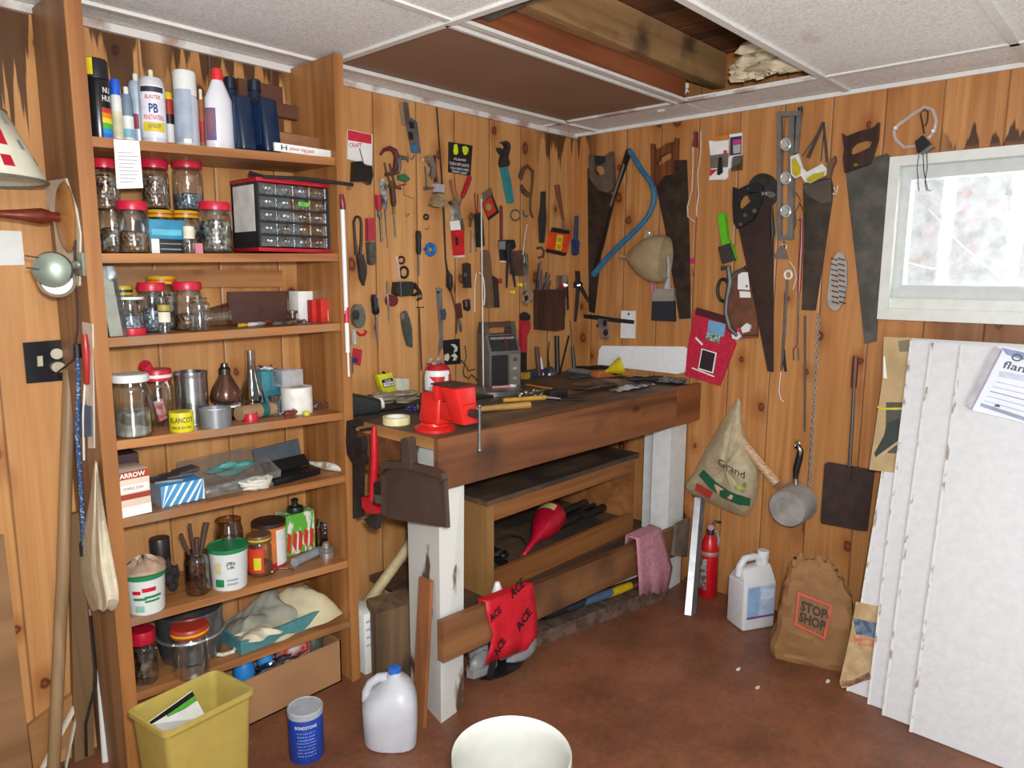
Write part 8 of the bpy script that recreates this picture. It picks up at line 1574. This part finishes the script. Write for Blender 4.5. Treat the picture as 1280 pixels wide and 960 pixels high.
def ring(pts, w, mat, nm):
    m = MB(); cx_ = sum(p[0] for p in pts)/len(pts); cy_ = sum(p[1] for p in pts)/len(pts)
    for i in range(len(pts)):
        a, b_ = pts[i], pts[(i+1) % len(pts)]; k_ = 1-w
        m.add([bq(a), bq(b_), bq((cx_+(b_[0]-cx_)*k_, cy_+(b_[1]-cy_)*k_)), bq((cx_+(a[0]-cx_)*k_, cy_+(a[1]-cy_)*k_))], [(0, 1, 2, 3)])
    m.build(nm, mat, o)
ring([(628, 400), (800, 465), (765, 640), (612, 565)], .13, M('c2422e', .6), 'red_frame')
for t, a, b_, h_ in (('STOP', (642, 490), (772, 540), 50), ('&', (772, 530), (785, 535), 22), ('SHOP', (634, 545), (764, 598), 50)):
    A_, B_ = bq(a), bq(b_); U_ = bq((a[0]+h_*.12, a[1]-h_))-A_; m = MB(); flat_text(m, t, A_+n_*.001, B_-A_, U_); m.build('lettering', M('17120f', .6), o)
# ================================================================== foam sheets leaning on the right wall
sheets = [((1061, 866), 1131, -.075), ((1087, 874), 1140, -.102), ((1105, 891), 1166, -.129), ((1139, 908), 1203, -.156)]
labs = ['white foam sheet leaning nearest the wall, its left edge farthest out', 'white foam sheet second from the wall in the leaning stack', 'white foam sheet third from the wall in the leaning stack', 'large front white foam sheet holding the printed tray']
K(); FP = []
FOAM = M('d9dadb', .75, noise=.035, scale=40, bump=.3)
for i, ((bx0, by0), tx, xt) in enumerate(sheets):
    BL = foot('floor', bx0, by0); BL.x = -.40-.034*i; BL = at_x = None or BL
    py = by0
    for _ in range(6):
        q = hit(bx0, py, 0, BL.x); py = proj(V((BL.x, q.y, 0)))[1]
    BL = V((BL.x, q.y, 0)); TL = hit(tx, 424+i*2, 0, xt); TL.z = 1.205
    yr = -2.95; th = V((-.026, 0, -.006))
    nB = V((BL.x, yr, 0)); nT = V((TL.x, yr, TL.z))
    m = MB(); lift = V((0, 0, .007)); m.hexa([BL+lift, nB+lift, nB+th+lift, BL+th+lift, TL, nT, nT+th, TL+th])
    last = one(m, 'foam_sheet', FOAM, labs[i], 'foam sheet', 'foam insulation sheets', bevel=.003)
    m = MB(); nf = (TL-BL).cross(nB-BL).normalized(); nf = nf if nf.x < 0 else -nf
    e0 = [BL+th+lift+nf*.0004, TL+th+nf*.0004]; m.add([e0[0], e0[1], e0[1]+V((0, -.009, 0)), e0[0]+V((0, -.009, 0))], [(0, 1, 2, 3)]); m.build('worn_edge', FOAME, last)
    FP.append((BL+th+lift, TL+th, nB+th+lift))
def onsheet(i, px, py, e=0):
    a, t_, r_ = FP[i]; n = (t_-a).cross(r_-a).normalized(); n = n if n.x < 0 else -n
    return hp(px, py, a+n*e, n)
TANP = M('b59b70', .8, noise=.12, scale=12)
def sheetpoly(name, i, pts, e, th, mat, parent=None, label=None, cat=None):
    a, t_, r_ = FP[i]; n = (t_-a).cross(r_-a).normalized(); n = n if n.x < 0 else -n
    m = MB(); m.prism([onsheet(i, *k2(p), e) for p in pts], n*th)
    return m.build(name, mat, parent) if parent is not None else one(m, name, mat, label, cat)
K(1000, 400, 4.571)
o = thing('tan_paper', 'tan wrapping paper with boot picture stuck out behind foam sheets', 'paper', onsheet(0, 1100, 590, -.03))
sheetpoly('paper', 0, [(478, 96), (640, 104), (615, 440), (580, 878), (395, 855), (425, 660), (470, 350)], .0005, .0006, TANP, o)
sheetpoly('white_corner', 0, [(478, 205), (486, 210), (498, 335), (476, 330)], .0012, .0004, PAPER, o)
sheetpoly('dark_picture', 0, [(492, 470), (605, 470), (590, 765), (500, 760), (488, 720)], .0012, .0004, M('4a4a3c', .7), o)
sheetpoly('boot_print', 0, [(495, 590), (560, 560), (600, 620), (618, 650), (560, 690), (430, 785), (425, 760), (480, 660)], .0018, .0004, M('25302a', .6), o)
sheetpoly('boot_sole', 0, [(618, 650), (622, 672), (540, 722), (440, 800), (430, 785), (560, 690)], .0024, .0004, M('b8a078', .7), o)
sheetpoly('yellow_line', 0, [(440, 490), (470, 502), (605, 500), (605, 512), (468, 514), (442, 502)], .0024, .0004, M('c9b41e', .6), o)
sheetpoly('grey_print', 0, [(560, 120), (625, 112), (622, 180), (568, 182)], .0012, .0004, M('7d745e', .7), o)
K(840, 640, 4)
o = thing('newspaper', 'old folded colour newspaper at foot of the foam sheets', 'newspaper', onsheet(0, 1080, 850))
sheetpoly('paper', 0, [(920, 448), (1056, 476), (1040, 640), (1000, 830), (885, 876), (850, 880), (838, 850), (890, 620)], .0008, .0006, M('b9a17a', .8, h2='a8875e', scale=30), o)
sheetpoly('blue_picture', 0, [(905, 530), (1025, 555), (1018, 632), (920, 610)], .0016, .0004, M('3c4a5c', .7, h2='6f7f94', scale=60), o)
sheetpoly('red_print', 0, [(895, 612), (1022, 640), (1016, 680), (930, 662), (888, 650)], .0016, .0004, M('b0654a', .7, h2='c09a72', scale=70), o)
sheetpoly('dark_print', 0, [(846, 845), (905, 840), (985, 800), (995, 835), (885, 872), (850, 872)], .0016, .0004, M('5c4436', .7, h2='a8754e', scale=60), o)
K(1150, 400, 7.385)
o = thing('printed_tray', 'shallow white tray with blue printed paper taped on front foam sheet', 'tray', onsheet(3, 1230, 500))
sheetpoly('tray_face', 3, [(720, 250), (760, 245), (1500, 420), (1240, 1060), (950, 950), (460, 830), (435, 795)], .001, .006, M('dfe2ea', .5, noise=.02), o)
sheetpoly('tray_lip', 3, [(700, 258), (760, 285), (480, 832), (435, 795)], .007, .03, M('b4aeb4', .5), o)
sheetpoly('header_band', 3, [(745, 252), (1500, 420), (1470, 500), (960, 370), (800, 320)], .0075, .0005, M('8a97b4', .5), o)
sheetpoly('footer_band', 3, [(565, 765), (1320, 1010), (1305, 1045), (552, 795)], .0075, .0005, M('8f9cb0', .5), o)
sheetpoly('grey_text_block', 3, [(735, 470), (1250, 560), (1230, 620), (720, 520)], .0075, .0005, M('c3cad8', .5), o)
for k in range(5): sheetpoly('print_line', 3, [(700-26*k, 565+44*k), (1260-26*k, 690+52*k), (1258-26*k, 699+52*k), (698-26*k, 574+44*k)], .0075, .0005, M('8d93a2' if k == 2 else 'b9c0cc', .5), o)
a, b_, u = onsheet(3, *k2((755, 440)), .009), onsheet(3, *k2((1130, 530)), .009), onsheet(3, *k2((785, 380)), .009)
m = MB(); flat_text(m, 'flamas', a, b_-a, (u-a)*1.1); m.build('lettering', M('4a4f5c', .5), o)
a, b_, u = onsheet(3, *k2((840, 372)), .009), onsheet(3, *k2((935, 385)), .009), onsheet(3, *k2((858, 302)), .009)
m = MB(); m.tube([a+(b_-a)*(.5+.45*math.cos(t))+(u-a)*(.45+.4*math.sin(t)) for t in [k*PI/10 for k in range(20)]], .0022, 6, True); m.build('ring_emblem', M('5a6478', .5), o)
a, b_, u = onsheet(3, *k2((685, 798)), .009), onsheet(3, *k2((735, 806)), .009), onsheet(3, *k2((695, 770)), .009)
m = MB(); m.prism([a, b_, b_+(u-a)*.5, (a+b_)/2+(u-a), a+(u-a)*.5], (-.0005, 0, 0)); m.build('small_emblem', M('4a5568', .5), o)
K()
for i, (px, py, lab) in enumerate(((1035, 852, 'small white paint chip on floor left of the newspaper'), (923, 837, 'small white paint chip on floor in front of the white jug'), (947, 860, 'pale wood crumb on floor in front of the paper bag'))):
    q = foot('floor', px, py); m = MB(); m.prism([q+V((.012*math.cos(t)*(1+.4*math.sin(3*t+i)), .006*math.sin(t), .0002)) for t in [k*PI/4 for k in range(8)]], (0, 0, .003)); one(m, 'paint_chip', PAPER if i < 2 else CREAM, lab, 'chip')
